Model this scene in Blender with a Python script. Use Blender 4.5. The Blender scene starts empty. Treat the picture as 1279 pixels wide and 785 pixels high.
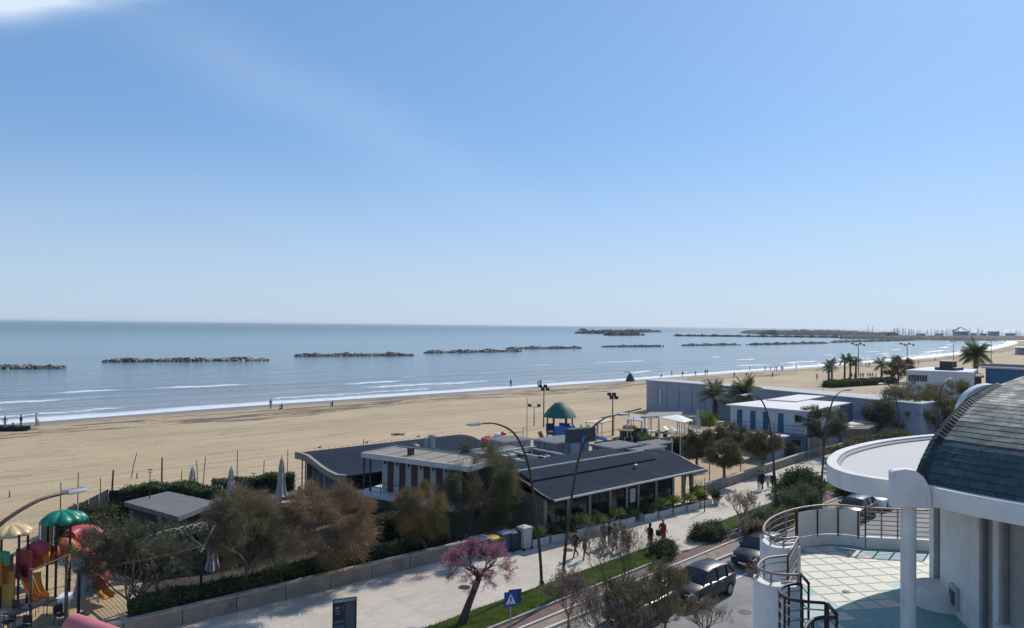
import bpy, bmesh, math, random
import numpy as np
from math import radians as RAD, sin, cos, pi
scene = bpy.context.scene
COL = scene.collection

# ------------------------------------------------------------ camera
H = 14.0; FPX = 930.0; YAW = RAD(48.7)
ROLL = math.atan(0.01); PITCH = math.atan(13.7 / FPX)
def cross(a, b): return (a[1]*b[2]-a[2]*b[1], a[2]*b[0]-a[0]*b[2], a[0]*b[1]-a[1]*b[0])
fw = (cos(YAW)*cos(PITCH), sin(YAW)*cos(PITCH), sin(PITCH))
r0 = (sin(YAW), -cos(YAW), 0.0)
u0 = cross(r0, fw)
_c, _s = cos(ROLL), sin(ROLL)
CR = tuple(_c*r0[i]+_s*u0[i] for i in range(3)); CU = tuple(-_s*r0[i]+_c*u0[i] for i in range(3))
from mathutils import Matrix, Vector, Euler
cam_data = bpy.data.cameras.new('camera'); cam = bpy.data.objects.new('camera', cam_data); COL.objects.link(cam)
cam.matrix_world = Matrix(((CR[0], CU[0], -fw[0], 0), (CR[1], CU[1], -fw[1], 0), (CR[2], CU[2], -fw[2], H), (0, 0, 0, 1)))
cam_data.sensor_width = 36.0; cam_data.lens = FPX/1279*36.0
cam_data.clip_start = 0.1; cam_data.clip_end = 120000
scene.camera = cam
def ray(px, py):
    x = (px-639.5)/FPX; y = -(py-392.5)/FPX
    return tuple(fw[i]+x*CR[i]+y*CU[i] for i in range(3))
def P(px, py, z=0.0):
    """measured point of the survey photo at height z -> world (x along the promenade, y towards the sea)"""
    d = ray(px, py); t = (z-H)/d[2]; return (t*d[0], t*d[1], z)

# ------------------------------------------------------------ sun, sky, exposure
SUN_AZ = RAD(12.0)      # direction towards the sun, measured from +x (along the promenade)
SUN_EL = RAD(40.5)
sd = (cos(SUN_EL)*cos(SUN_AZ), cos(SUN_EL)*sin(SUN_AZ), sin(SUN_EL))
sl = bpy.data.lights.new('sun', 'SUN'); sl.energy = 3.8; sl.angle = RAD(0.5); sl.color = (1.0, 0.94, 0.86)
so = bpy.data.objects.new('sun', sl); COL.objects.link(so)
so.rotation_euler = Vector(sd).to_track_quat('Z', 'Y').to_euler()
world = bpy.data.worlds.new('World'); scene.world = world; world.use_nodes = True
wn = world.node_tree; wn.nodes.clear(); WL = wn.links
def wnode(t, **k):
    n = wn.nodes.new(t)
    for a, b in k.items(): setattr(n, a, b)
    return n
sky = wnode('ShaderNodeTexSky', sky_type='NISHITA', sun_disc=False)
sky.sun_elevation = SUN_EL; sky.sun_rotation = pi/2 - SUN_AZ
sky.altitude = 0; sky.air_density = 1.0; sky.dust_density = 0.5; sky.ozone_density = 2.0
geo = wnode('ShaderNodeTexCoord')
def wmath(op, a, b=None, clamp=False):
    n = wnode('ShaderNodeMath', operation=op, use_clamp=clamp)
    for i, x in enumerate((a, b)):
        if x is None: continue
        if isinstance(x, (int, float)): n.inputs[i].default_value = x
        else: WL.new(x, n.inputs[i])
    return n.outputs[0]
def wdot(vec):
    n = wnode('ShaderNodeVectorMath', operation='DOT_PRODUCT'); WL.new(geo.outputs['Generated'], n.inputs[0]); n.inputs[1].default_value = vec
    return n.outputs['Value']
def wrange(v, a, b):
    n = wnode('ShaderNodeMapRange', interpolation_type='SMOOTHSTEP'); WL.new(v, n.inputs[0])
    n.inputs[1].default_value = a; n.inputs[2].default_value = b; return n.outputs[0]
wnz = wnode('ShaderNodeTexNoise'); wnz.inputs['Scale'].default_value = 5; wnz.inputs['Detail'].default_value = 5
wmap = wnode('ShaderNodeMapping'); wmap.inputs['Scale'].default_value = (1, 1, 4); WL.new(geo.outputs['Generated'], wmap.inputs[0]); WL.new(wmap.outputs[0], wnz.inputs['Vector'])
nz = wnz.outputs['Fac']
def streak(pa, pb, width, wb):
    a = Vector(ray(*pa)).normalized(); b = Vector(ray(*pb)).normalized()
    n = a.cross(b).normalized(); t = (b-a).normalized()
    d = wmath('ADD', wdot(tuple(n)), wmath('MULTIPLY', wmath('SUBTRACT', nz, 0.5), width*1.2))
    d = wmath('DIVIDE', d, width); d = wmath('MULTIPLY', d, d); g = wmath('POWER', 2.718, wmath('MULTIPLY', d, -1.0))
    along = wdot(tuple(t)); s0 = a.dot(t); s1 = b.dot(t)
    m = wmath('MULTIPLY', wrange(along, s0-wb, s0+wb), wmath('SUBTRACT', 1.0, wrange(along, s1-wb*1.5, s1+wb*1.5)))
    return wmath('MULTIPLY', g, m)
st1 = wmath('MULTIPLY', streak((170, 20), (600, 230), 0.040, 0.14), 0.11)
st2 = wmath('MULTIPLY', streak((-60, 6), (150, -22), 0.020, 0.07), 1.7)
st2 = wmath('MULTIPLY', st2, wrange(nz, 0.40, 0.62))
clouds = wmath('MINIMUM', wmath('ADD', st1, st2), 0.85)
# low band of whitish sea air above the horizon
sepz = wdot((0, 0, 1)); low = wmath('SUBTRACT', 1.0, wrange(sepz, -0.02, 0.26))
ev = wnode('ShaderNodeMix', data_type='RGBA'); ev.inputs[0].default_value = 0.5; WL.new(sky.outputs[0], ev.inputs[6]); ev.inputs[7].default_value = (2.1, 3.4, 5.3, 1)   # thin even veil of high haze
hz = wnode('ShaderNodeMix', data_type='RGBA'); WL.new(wmath('MULTIPLY', low, 0.72), hz.inputs[0]); WL.new(ev.outputs[2], hz.inputs[6]); hz.inputs[7].default_value = (6.0, 6.1, 6.5, 1)
tint = wnode('ShaderNodeMix', data_type='RGBA', blend_type='MULTIPLY'); tint.inputs[0].default_value = 1.0
WL.new(hz.outputs[2], tint.inputs[6]); tint.inputs[7].default_value = (0.80, 0.955, 1.12, 1)
cm = wnode('ShaderNodeMix', data_type='RGBA'); WL.new(clouds, cm.inputs[0]); WL.new(tint.outputs[2], cm.inputs[6]); cm.inputs[7].default_value = (6.6, 7.7, 8.7, 1)
bg = wnode('ShaderNodeBackground'); bg.inputs[1].default_value = 0.105; WL.new(cm.outputs[2], bg.inputs[0])
wo = wnode('ShaderNodeOutputWorld'); WL.new(bg.outputs[0], wo.inputs[0])
scene.view_settings.view_transform = 'Standard'; scene.view_settings.look = 'None'
scene.view_settings.exposure = 0.18; scene.view_settings.gamma = 1.0; scene.view_settings.use_curve_mapping = False
scene.render.resolution_x = 1024; scene.render.resolution_y = 628
scene.cycles.max_bounces = 6; scene.cycles.transparent_max_bounces = 12

# ------------------------------------------------------------ materials
class NT:
    def __init__(s, m):
        m.use_nodes = True; s.m = m; s.t = m.node_tree; s.t.nodes.clear()
        s.out = s.t.nodes.new('ShaderNodeOutputMaterial'); s.b = s.t.nodes.new('ShaderNodeBsdfPrincipled'); s.t.links.new(s.b.outputs[0], s.out.inputs[0])
        s.tc = s.t.nodes.new('ShaderNodeTexCoord')
    def n(s, t, **k):
        n = s.t.nodes.new(t)
        for a, b in k.items(): setattr(n, a, b)
        return n
    def l(s, a, b): s.t.links.new(a, b)
    def co(s, space='Object', scale=(1, 1, 1), rot=(0, 0, 0)):
        mp = s.n('ShaderNodeMapping'); s.l(s.tc.outputs[space], mp.inputs[0]); mp.inputs['Scale'].default_value = scale; mp.inputs['Rotation'].default_value = rot
        return mp.outputs[0]
    def noise(s, scale=5, detail=4, rough=0.55, vec=None, dist=0.0):
        n = s.n('ShaderNodeTexNoise'); n.inputs['Scale'].default_value = scale; n.inputs['Detail'].default_value = detail; n.inputs['Roughness'].default_value = rough; n.inputs['Distortion'].default_value = dist
        if vec is None: vec = s.tc.outputs['Object']
        s.l(vec, n.inputs['Vector']); return n.outputs['Fac']
    def rng(s, v, a, b, c=0.0, d=1.0, smooth=True):
        n = s.n('ShaderNodeMapRange', interpolation_type='SMOOTHSTEP' if smooth else 'LINEAR'); s.l(v, n.inputs[0])
        for i, x in enumerate((a, b, c, d)): n.inputs[i+1].default_value = x
        return n.outputs[0]
    def math(s, op, a, b=None, clamp=False):
        n = s.n('ShaderNodeMath', operation=op, use_clamp=clamp)
        for i, x in enumerate((a, b)):
            if x is None: continue
            if isinstance(x, (int, float)): n.inputs[i].default_value = x
            else: s.l(x, n.inputs[i])
        return n.outputs[0]
    def mix(s, f, a, b, blend='MIX'):
        n = s.n('ShaderNodeMix', data_type='RGBA', blend_type=blend)
        for i, x in ((0, f), (6, a), (7, b)):
            if isinstance(x, (int, float)): n.inputs[i].default_value = x
            elif isinstance(x, tuple): n.inputs[i].default_value = x if len(x) == 4 else x+(1,)
            else: s.l(x, n.inputs[i])
        return n.outputs[2]
    def sep(s, vec):
        n = s.n('ShaderNodeSeparateXYZ'); s.l(vec, n.inputs[0]); return n.outputs
    def bump(s, h, strength=0.3, dist=0.05):
        n = s.n('ShaderNodeBump'); n.inputs['Strength'].default_value = strength; n.inputs['Distance'].default_value = dist; s.l(h, n.inputs['Height']); s.l(n.outputs[0], s.b.inputs['Normal'])
    def color(s, c):
        if isinstance(c, tuple): s.b.inputs['Base Color'].default_value = c if len(c) == 4 else c+(1,)
        else: s.l(c, s.b.inputs['Base Color'])
    def rough(s, r):
        if isinstance(r, (int, float)): s.b.inputs['Roughness'].default_value = r
        else: s.l(r, s.b.inputs['Roughness'])
def sc(c, k): return tuple(min(1, x*k) for x in c)
MATS = {}
def M(name, c=(0.5, 0.5, 0.5), r=0.7, var=0.18, scale=3.0, metal=0.0, bump=0.15, bscale=None, bdist=0.01, stain=None, stain_amt=0.5, spec=0.28):
    """weathered plain surface: base colour broken up by two scales of noise"""
    if name in MATS: return MATS[name]
    m = bpy.data.materials.new(name); t = NT(m)
    n1 = t.noise(scale, 5, 0.6); n2 = t.noise(scale*9, 3, 0.6)
    f = t.math('ADD', t.math('MULTIPLY', n1, 0.7), t.math('MULTIPLY', n2, 0.3))
    colr = t.mix(t.rng(f, 0.3, 0.7), sc(c, 1-var), sc(c, 1+var))
    if stain: colr = t.mix(t.math('MULTIPLY', t.rng(t.noise(scale*0.6, 6, 0.7), 0.52, 0.72), stain_amt), colr, stain)
    t.color(colr); t.rough(t.rng(n1, 0.2, 0.8, max(0, r-0.08), min(1, r+0.08)))
    t.b.inputs['Metallic'].default_value = metal; t.b.inputs['Specular IOR Level'].default_value = spec
    if bump: t.bump(t.noise(bscale or scale*12, 4), bump, bdist)
    MATS[name] = m; return m
def leafmat(name, c, c2, trans=0.25):
    if name in MATS: return MATS[name]
    m = bpy.data.materials.new(name); t = NT(m)
    n1 = t.noise(1.1, 4, 0.6); n2 = t.noise(23, 2)
    f = t.math('ADD', t.math('MULTIPLY', n1, 0.65), t.math('MULTIPLY', n2, 0.35))
    t.color(t.mix(t.rng(f, 0.36, 0.62), c, c2)); t.rough(0.75)
    tr = t.n('ShaderNodeBsdfTranslucent'); t.l(t.mix(t.rng(f, 0.36, 0.62), sc(c, 1.3), sc(c2, 1.3)), tr.inputs[0])
    mx = t.n('ShaderNodeMixShader'); mx.inputs[0].default_value = trans; t.l(t.b.outputs[0], mx.inputs[1]); t.l(tr.outputs[0], mx.inputs[2]); t.l(mx.outputs[0], t.out.inputs[0])
    MATS[name] = m; return m

# ------------------------------------------------------------ mesh building
class MB:
    def __init__(s): s.v = []; s.f = []; s.mi = []; s.n = 0
    def add(s, verts, faces, mi=0):
        k = s.n; s.v.extend(tuple(map(float, p)) for p in verts); s.n += len(verts)
        for f in faces: s.f.append(tuple(i+k for i in f)); s.mi.append(mi)
    def box(s, c, d, rz=0.0, mi=0, tilt=None):
        x, y, z = d[0]/2, d[1]/2, d[2]/2
        vs = [(-x, -y, -z), (x, -y, -z), (x, y, -z), (-x, y, -z), (-x, -y, z), (x, -y, z), (x, y, z), (-x, y, z)]
        if tilt is not None: vs = [tuple(Euler(tilt).to_matrix() @ Vector(p)) for p in vs]
        cr, sr = cos(rz), sin(rz)
        vs = [(c[0]+a*cr-b*sr, c[1]+a*sr+b*cr, c[2]+h) for a, b, h in vs]
        s.add(vs, [(3, 2, 1, 0), (4, 5, 6, 7), (0, 1, 5, 4), (1, 2, 6, 5), (2, 3, 7, 6), (3, 0, 4, 7)], mi); return s
    def b2(s, a, b, mi=0):
        return s.box([(a[i]+b[i])/2 for i in range(3)], [abs(a[i]-b[i]) for i in range(3)], 0, mi)
    def prism(s, poly, z0, z1, mi=0):
        n = len(poly); a = sum(poly[i][0]*poly[(i+1) % n][1]-poly[(i+1) % n][0]*poly[i][1] for i in range(n))
        if a < 0: poly = poly[::-1]
        vs = [(p[0], p[1], z0) for p in poly]+[(p[0], p[1], z1) for p in poly]
        s.add(vs, [tuple(range(n-1, -1, -1)), tuple(range(n, 2*n))]+[(i, (i+1) % n, (i+1) % n+n, i+n) for i in range(n)], mi); return s
    def tube(s, pts, r, sides=6, mi=0, caps=True):
        pts = [Vector(p) for p in pts]; n = len(pts); rs = r if isinstance(r, (list, tuple)) else [r]*n
        vs = []; up = None
        for i, p in enumerate(pts):
            t = (pts[min(i+1, n-1)]-pts[max(i-1, 0)])
            if t.length < 1e-9: t = Vector((0, 0, 1))
            t.normalize()
            if up is None:
                up = Vector((0, 0, 1)) if abs(t.z) < 0.9 else Vector((1, 0, 0))
            x = t.cross(up).normalized(); y = x.cross(t).normalized(); up = y
            for k in range(sides):
                a = 2*pi*k/sides; vs.append(p+(x*cos(a)+y*sin(a))*rs[i])
        fs = [(i*sides+k, i*sides+(k+1) % sides, (i+1)*sides+(k+1) % sides, (i+1)*sides+k) for i in range(n-1) for k in range(sides)]
        if caps: fs += [tuple(range(sides-1, -1, -1)), tuple((n-1)*sides+k for k in range(sides))]
        s.add(vs, fs, mi); return s
    def lathe(s, prof, c=(0, 0, 0), sides=16, mi=0, flute=0.0):
        vs = []
        for r, z in prof:
            for k in range(sides):
                a = 2*pi*k/sides; rr = r*(1+(flute if k % 2 else 0)); vs.append((c[0]+rr*cos(a), c[1]+rr*sin(a), c[2]+z))
        n = len(prof); fs = [(i*sides+k, i*sides+(k+1) % sides, (i+1)*sides+(k+1) % sides, (i+1)*sides+k) for i in range(n-1) for k in range(sides)]
        fs += [tuple(range(sides-1, -1, -1)), tuple((n-1)*sides+k for k in range(sides))]
        s.add(vs, fs, mi); return s
    def loft(s, rings, mi=0, closed=True, caps=True):
        m = len(rings[0]); vs = [p for r in rings for p in r]; n = len(rings); e = m if closed else m-1
        fs = [(i*m+k, i*m+(k+1) % m, (i+1)*m+(k+1) % m, (i+1)*m+k) for i in range(n-1) for k in range(e)]
        if caps and closed: fs += [tuple(range(m-1, -1, -1)), tuple((n-1)*m+k for k in range(m))]
        s.add(vs, fs, mi); return s
    def sheet(s, poly, z=None, mi=0):
        n = len(poly)
        if len(poly[0]) == 2:
            a = sum(poly[i][0]*poly[(i+1) % n][1]-poly[(i+1) % n][0]*poly[i][1] for i in range(n))
            if a < 0: poly = poly[::-1]
            poly = [(p[0], p[1], z) for p in poly]
        s.add(poly, [tuple(range(n))], mi); return s
    def obj(s, name, mats, parent=None, smooth=False, bevel=0.0):
        off = tuple(parent['_o']) if parent is not None and '_o' in parent else (0, 0, 0)
        if parent is not None and '_o' not in parent:
            pp = parent
            while pp is not None and '_o' not in pp: pp = pp.parent
            if pp is not None: off = tuple(pp['_o'])
        me = bpy.data.meshes.new(name)
        vs = [(p[0]-off[0], p[1]-off[1], p[2]-off[2]) for p in s.v] if off != (0, 0, 0) else s.v
        me.from_pydata(vs, [], s.f)
        ml = mats if isinstance(mats, (list, tuple)) else [mats]
        for m in ml: me.materials.append(m)
        if len(ml) > 1: me.polygons.foreach_set('material_index', s.mi)
        if smooth: me.polygons.foreach_set('use_smooth', [True]*len(me.polygons))
        if smooth and smooth != 'all':
            bm = bmesh.new(); bm.from_mesh(me)
            for e in bm.edges:
                if len(e.link_faces) == 2 and e.calc_face_angle(0) > RAD(38): e.smooth = False
            bm.to_mesh(me); bm.free()
        if bevel:
            bm = bmesh.new(); bm.from_mesh(me)
            es = [e for e in bm.edges if len(e.link_faces) == 2 and e.calc_face_angle(0) > RAD(40)]
            bmesh.ops.bevel(bm, geom=es, offset=bevel, segments=1, affect='EDGES', clamp_overlap=True)
            bm.to_mesh(me); bm.free()
        me.update()
        o = bpy.data.objects.new(name, me); COL.objects.link(o)
        if parent is not None: o.parent = parent
        return o
def tag(o, label=None, cat=None, group=None, kind=None):
    if label: o['label'] = label
    if cat: o['category'] = cat
    if group: o['group'] = group
    if kind: o['kind'] = kind
    return o
def thing(name, label, cat, loc=(0, 0, 0), group=None, world_coords=True):
    o = bpy.data.objects.new(name, None); COL.objects.link(o); o.location = loc; o.empty_display_size = 0.2
    if world_coords: o['_o'] = [float(x) for x in loc]
    return tag(o, label, cat, group)
def solo(mb, name, mats, label, cat, group=None, smooth=False, loc=None, bevel=0):
    o = mb.obj(name, mats, None, smooth, bevel); tag(o, label, cat, group)
    if loc: o.location = loc
    return o
def ground(mb, name, m, smooth=False): return tag(mb.obj(name, m, None, smooth), kind='structure')
def dup(root, loc=None, rz=None, label=None, group=None, scale=None):
    def cp(o, parent):
        c = o.copy(); COL.objects.link(c)
        if parent is not None: c.parent = parent
        for ch in o.children: cp(ch, c)
        return c
    r = cp(root, None)
    if loc is not None: r.location = loc
    if rz is not None: r.rotation_euler = (0, 0, rz)
    if scale: r.scale = scale if isinstance(scale, tuple) else (scale,)*3
    if label: r['label'] = label
    if group: r['group'] = group
    return r
def spline(pts, per=8, closed=False):
    out = []; n = len(pts)
    for i in range(n if closed else n-1):
        g = lambda k: Vector(pts[k % n] if closed else pts[max(0, min(n-1, k))])
        a, b, c, d = g(i-1), g(i), g(i+1), g(i+2)
        for k in range(per):
            t = k/per
            out.append(tuple(0.5*((2*b)+(c-a)*t+(2*a-5*b+4*c-d)*t*t+(3*b-a-3*c+d)*t**3)))
    if not closed: out.append(tuple(pts[-1]))
    return out
def interp(x, xs, ys):
    return float(np.interp(x, xs, ys))
# ------------------------------------------------------------ setting: sand, sea, promenade, road
SHX = [-4000, -300, 14, 50, 100, 155, 252, 391, 480, 595, 781, 950, 1096, 1250, 1400, 9000]
SHY = [150, 118, 121, 124, 124.5, 126, 131, 142, 154, 174, 212, 250, 290, 300, 305, 320]
def shore(u): return interp(u, SHX, SHY)
def shore_grid(us, ds, zf, name, mat):
    vs = []; uv = []
    for u in us:
        s = shore(u)
        for d in ds:
            vs.append((u, s+d, zf(u, d))); uv.append((u, d))
    m = len(ds); fs = [(i*m+j, (i+1)*m+j, (i+1)*m+j+1, i*m+j+1) for i in range(len(us)-1) for j in range(m-1)]
    me = bpy.data.meshes.new(name); me.from_pydata(vs, [], fs); me.materials.append(mat)
    ul = me.uv_layers.new(name='shore'); li = np.zeros(len(me.loops), dtype=np.int32); me.loops.foreach_get('vertex_index', li)
    ul.data.foreach_set('uv', np.array(uv)[li].ravel()); me.polygons.foreach_set('use_smooth', [True]*len(me.polygons)); me.update()
    o = bpy.data.objects.new(name, me); COL.objects.link(o); return tag(o, kind='structure')

m = bpy.data.materials.new('beach_sand'); t = NT(m)
uvn = t.n('ShaderNodeUVMap', uv_map='shore'); q = t.sep(uvn.outputs[0])
cc = t.co('Object', (0.05, 0.35, 1)); 
n_big = t.noise(0.06, 5, 0.6); n_mid = t.noise(1.0, 6, 0.65, vec=cc, dist=0.6); n_fine = t.noise(2.2, 5, 0.7)
base = t.mix(t.rng(n_big, 0.3, 0.7), (0.40, 0.295, 0.17), (0.48, 0.365, 0.22))
base = t.mix(t.math('MULTIPLY', t.rng(n_mid, 0.5, 0.75), 0.35), base, (0.31, 0.235, 0.15))
base = t.mix(t.math('MULTIPLY', t.rng(n_fine, 0.5, 0.72), 0.22), base, (0.28, 0.215, 0.14))
# dark weed and drift lines a few metres above the waterline
wv = t.co('Object', (0.035, 0.28, 1)); w1 = t.noise(1.0, 7, 0.72, vec=wv, dist=1.2)
dn = t.math('ADD', q[1], t.math('MULTIPLY', t.math('SUBTRACT', t.noise(0.03, 3), 0.5), 16))
band = t.math('MULTIPLY', t.rng(dn, -19, -12), t.math('SUBTRACT', 1.0, t.rng(dn, -9, -4.5)))
band2 = t.math('MULTIPLY', t.math('MULTIPLY', t.rng(dn, -38, -30), t.math('SUBTRACT', 1.0, t.rng(dn, -26, -20))), 0.22)
w2 = t.noise(1.0, 8, 0.75, vec=t.co('Object', (0.055, 0.42, 1), (0, 0, 0.04)), dist=2.2)
ridge = t.math('SUBTRACT', 1.0, t.rng(t.math('ABSOLUTE', t.math('SUBTRACT', w2, 0.5)), 0.015, 0.06))
w3 = t.noise(1.0, 4, 0.6, vec=t.co('Object', (0.10, 0.62, 1), (0, 0, 0.05)), dist=1.0)
weed = t.math('MULTIPLY', t.math('MAXIMUM', t.rng(w1, 0.515, 0.535), t.rng(w3, 0.535, 0.56)), t.rng(t.math('MAXIMUM', band, band2), 0.12, 0.5))
base = t.mix(t.math('MULTIPLY', weed, 0.9), base, (0.075, 0.055, 0.04))
# scattered darker tracks
tr = t.noise(1.0, 6, 0.75, vec=t.co('Object', (0.10, 0.55, 1), (0, 0, 0.12)), dist=1.6)
base = t.mix(t.math('MULTIPLY', t.rng(tr, 0.565, 0.60), 0.5), base, (0.2, 0.15, 0.095))
# long drag lines left by the beach cleaner, footprints, twigs
dg = t.noise(1.0, 3, 0.55, vec=t.co('Object', (0.012, 0.9, 1), (0, 0, -0.06)), dist=0.35)
base = t.mix(t.math('MULTIPLY', t.math('MULTIPLY', t.rng(dg, 0.54, 0.60), t.rng(n_big, 0.36, 0.55)), 0.45), base, (0.25, 0.185, 0.115))
ft = t.n('ShaderNodeTexVoronoi'); ft.inputs['Scale'].default_value = 1.4; t.l(t.co('Object', (1, 0.6, 1)), ft.inputs['Vector'])
fp = t.math('MULTIPLY', t.math('SUBTRACT', 1.0, t.rng(ft.outputs['Distance'], 0.10, 0.22)), t.rng(t.noise(0.12, 4), 0.44, 0.54))
base = t.mix(t.math('MULTIPLY', fp, 0.5), base, (0.2, 0.15, 0.1))
tw = t.noise(1.0, 2, 0.5, vec=t.co('Object', (0.7, 4.2, 1), (0, 0, 0.5)))
base = t.mix(t.math('MULTIPLY', t.rng(tw, 0.77, 0.81), 0.75), base, (0.07, 0.052, 0.035))
wet = t.rng(t.math('ADD', q[1], t.math('MULTIPLY', t.noise(0.06, 4), 9.0)), -3.5, 3.2)
base = t.mix(t.math('MULTIPLY', wet, 0.85), base, (0.155, 0.12, 0.085))
t.color(base); t.rough(t.rng(wet, 0.3, 1.0, 0.95, 0.35))
hh = t.math('ADD', t.math('MULTIPLY', t.noise(1.3, 5, 0.7, vec=t.co('Object', (1, 1.6, 1))), 1.0), t.math('MULTIPLY', t.noise(4.0, 3), 0.4))
t.bump(hh, 0.75, 0.14); MATS['sand'] = m

us = [-4000, -1500, -600, -300, -150, -80, -40, -20]+list(range(0, 330, 6))+list(range(330, 800, 20))+list(range(800, 1600, 50))+[2500, 5000, 9000]
def sandz(u, d):
    if d < -8: return 0.0
    return -0.12*(d+8)/8 if d < 0 else -0.12-0.05*d
rr = random.Random(3)
shore_grid(us, [-9000, -3000, -1000, -400, -250, -170, -140, -110, -80, -50, -30, -20, -14, -8, -4, 0, 6, 14, 40], sandz, 'beach', MATS['sand'])

m = bpy.data.materials.new('sea_water'); t = NT(m)
uvn = t.n('ShaderNodeUVMap', uv_map='shore'); q = t.sep(uvn.outputs[0]); U, Dd = q[0], q[1]
obj = t.co('Object', (0.06, 0.22, 1)); 
far = t.rng(Dd, 10, 420, smooth=False)
tone = t.noise(1.0, 4, 0.6, vec=t.co('Object', (0.0035, 0.018, 1)))
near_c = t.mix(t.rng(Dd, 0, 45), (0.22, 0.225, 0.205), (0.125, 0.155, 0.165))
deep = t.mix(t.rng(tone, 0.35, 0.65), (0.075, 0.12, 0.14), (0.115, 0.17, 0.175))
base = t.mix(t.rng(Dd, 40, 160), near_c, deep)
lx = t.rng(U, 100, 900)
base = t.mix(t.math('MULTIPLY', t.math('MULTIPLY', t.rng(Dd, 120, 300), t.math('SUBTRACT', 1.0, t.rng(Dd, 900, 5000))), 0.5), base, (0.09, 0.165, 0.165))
# foam: swash on the sand plus broken breaker crests
wob = t.math('ADD', t.math('MULTIPLY', t.math('SUBTRACT', t.noise(0.045, 4, 0.6), 0.5), 12.0), t.math('MULTIPLY', t.math('SUBTRACT', t.noise(0.35, 5, 0.7), 0.5), 5.0))
dd = t.math('ADD', Dd, wob)
wobs = t.math('ADD', Dd, t.math('MULTIPLY', t.math('SUBTRACT', t.noise(0.10, 4, 0.6), 0.5), 5.0))
fine = t.noise(1.0, 6, 0.7, vec=t.co('Object', (0.7, 1.6, 1)))
sw = t.math('SUBTRACT', 1.0, t.rng(wobs, 3.2, 7.0)); sw = t.math('MULTIPLY', sw, t.rng(fine, 0.22, 0.50))
def crest(pos, wid, seed, thr):
    a = t.math('ABSOLUTE', t.math('SUBTRACT', dd, pos)); a = t.math('SUBTRACT', 1.0, t.rng(a, wid*0.3, wid))
    pm = t.n('ShaderNodeMapping'); t.l(t.tc.outputs['Object'], pm.inputs[0]); pm.inputs['Scale'].default_value = (0.022, 0.02, 1); pm.inputs['Location'].default_value = (seed*7.3, seed*3.1, 0)
    pr = t.rng(t.noise(1.0, 2, 0.5, vec=pm.outputs[0]), thr, thr+0.05)
    return t.math('MULTIPLY', t.math('MULTIPLY', a, pr), t.rng(fine, 0.30, 0.52))
fo = sw
for pos, wid, seed, thr in ((10, 1.2, 1, 0.50), (19, 2.4, 2, 0.53), (31, 2.8, 3, 0.57), (44, 2.2, 4, 0.61), (64, 2.0, 5, 0.62)):
    fo = t.math('MAXIMUM', fo, crest(pos, wid, seed, thr))
fo = t.math('MAXIMUM', fo, t.math('MULTIPLY', t.math('MULTIPLY', t.rng(t.noise(1.0, 5, 0.7, vec=t.co('Object', (0.05, 0.5, 1))), 0.66, 0.72), t.math('SUBTRACT', 1.0, t.rng(Dd, 60, 140))), 0.4))
fo = t.math('MINIMUM', fo, 0.92)
# shading of wave faces and troughs, painted into the water colour near the breakers
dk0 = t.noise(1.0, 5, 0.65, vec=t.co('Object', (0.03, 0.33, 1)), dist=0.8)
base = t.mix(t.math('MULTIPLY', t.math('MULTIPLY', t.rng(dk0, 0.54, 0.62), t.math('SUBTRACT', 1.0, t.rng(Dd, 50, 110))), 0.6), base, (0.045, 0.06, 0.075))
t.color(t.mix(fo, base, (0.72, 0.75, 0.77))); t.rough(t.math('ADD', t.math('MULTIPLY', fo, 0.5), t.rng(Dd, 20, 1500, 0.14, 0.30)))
t.b.inputs['IOR'].default_value = 1.33
# wave faces: low shore-parallel swell, chop on top
def wave(sx, sy, dist=0.8, rot=0.0):
    return t.noise(1.0, 3, 0.5, vec=t.co('Object', (sx, sy, 1), (0, 0, rot)), dist=dist)
swell = t.math('MULTIPLY', wave(0.022, 0.17), 1.0)
chop = t.math('MULTIPLY', wave(0.22, 0.9, 0.5, 0.15), 0.22); rip = t.math('MULTIPLY', wave(1.3, 3.4, 0.4, -0.3), 0.07)
hgt = t.math('ADD', swell, t.math('ADD', chop, rip))
bk = None
for pos in (7.2, 17.0, 28.0, 40.0):
    a = t.math('ABSOLUTE', t.math('SUBTRACT', dd, pos)); a = t.math('SUBTRACT', 1.0, t.rng(a, 0.0, 2.2)); bk = a if bk is None else t.math('MAXIMUM', bk, a)
hgt = t.math('ADD', hgt, t.math('MULTIPLY', bk, 0.35))
bp = t.n('ShaderNodeBump'); bp.inputs['Strength'].default_value = 0.8; bp.inputs['Distance'].default_value = 0.75; t.l(hgt, bp.inputs['Height']); t.l(bp.outputs[0], t.b.inputs['Normal'])
MATS['sea'] = m
shore_grid([-40000, -9000, -2000, -600, -200]+list(range(-100, 1600, 25))+[2500, 5000, 9000, 60000], [-4, 0, 4, 10, 25, 60, 120, 300, 800, 2500, 9000, 60000],
           lambda u, d: -0.12, 'sea', MATS['sea'])

# promenade slabs
m = bpy.data.materials.new('promenade_paving'); t = NT(m)
br = t.n('ShaderNodeTexBrick'); t.l(t.tc.outputs['Object'], br.inputs['Vector']); br.inputs['Scale'].default_value = 1.0; br.inputs['Mortar Size'].default_value = 0.012
br.inputs['Brick Width'].default_value = 1.2; br.inputs['Row Height'].default_value = 0.6
br.inputs['Color1'].default_value = (0.46, 0.40, 0.325, 1); br.inputs['Color2'].default_value = (0.51, 0.45, 0.365, 1); br.inputs['Mortar'].default_value = (0.33, 0.29, 0.24, 1)
n1 = t.noise(0.35, 5, 0.65); n2 = t.noise(3.5, 5, 0.7)
c = t.mix(t.math('MULTIPLY', t.rng(n1, 0.4, 0.7), 0.45), br.outputs[0], (0.33, 0.29, 0.24))
c = t.mix(t.math('MULTIPLY', t.rng(n2, 0.55, 0.75), 0.35), c, (0.27, 0.235, 0.19))
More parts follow.
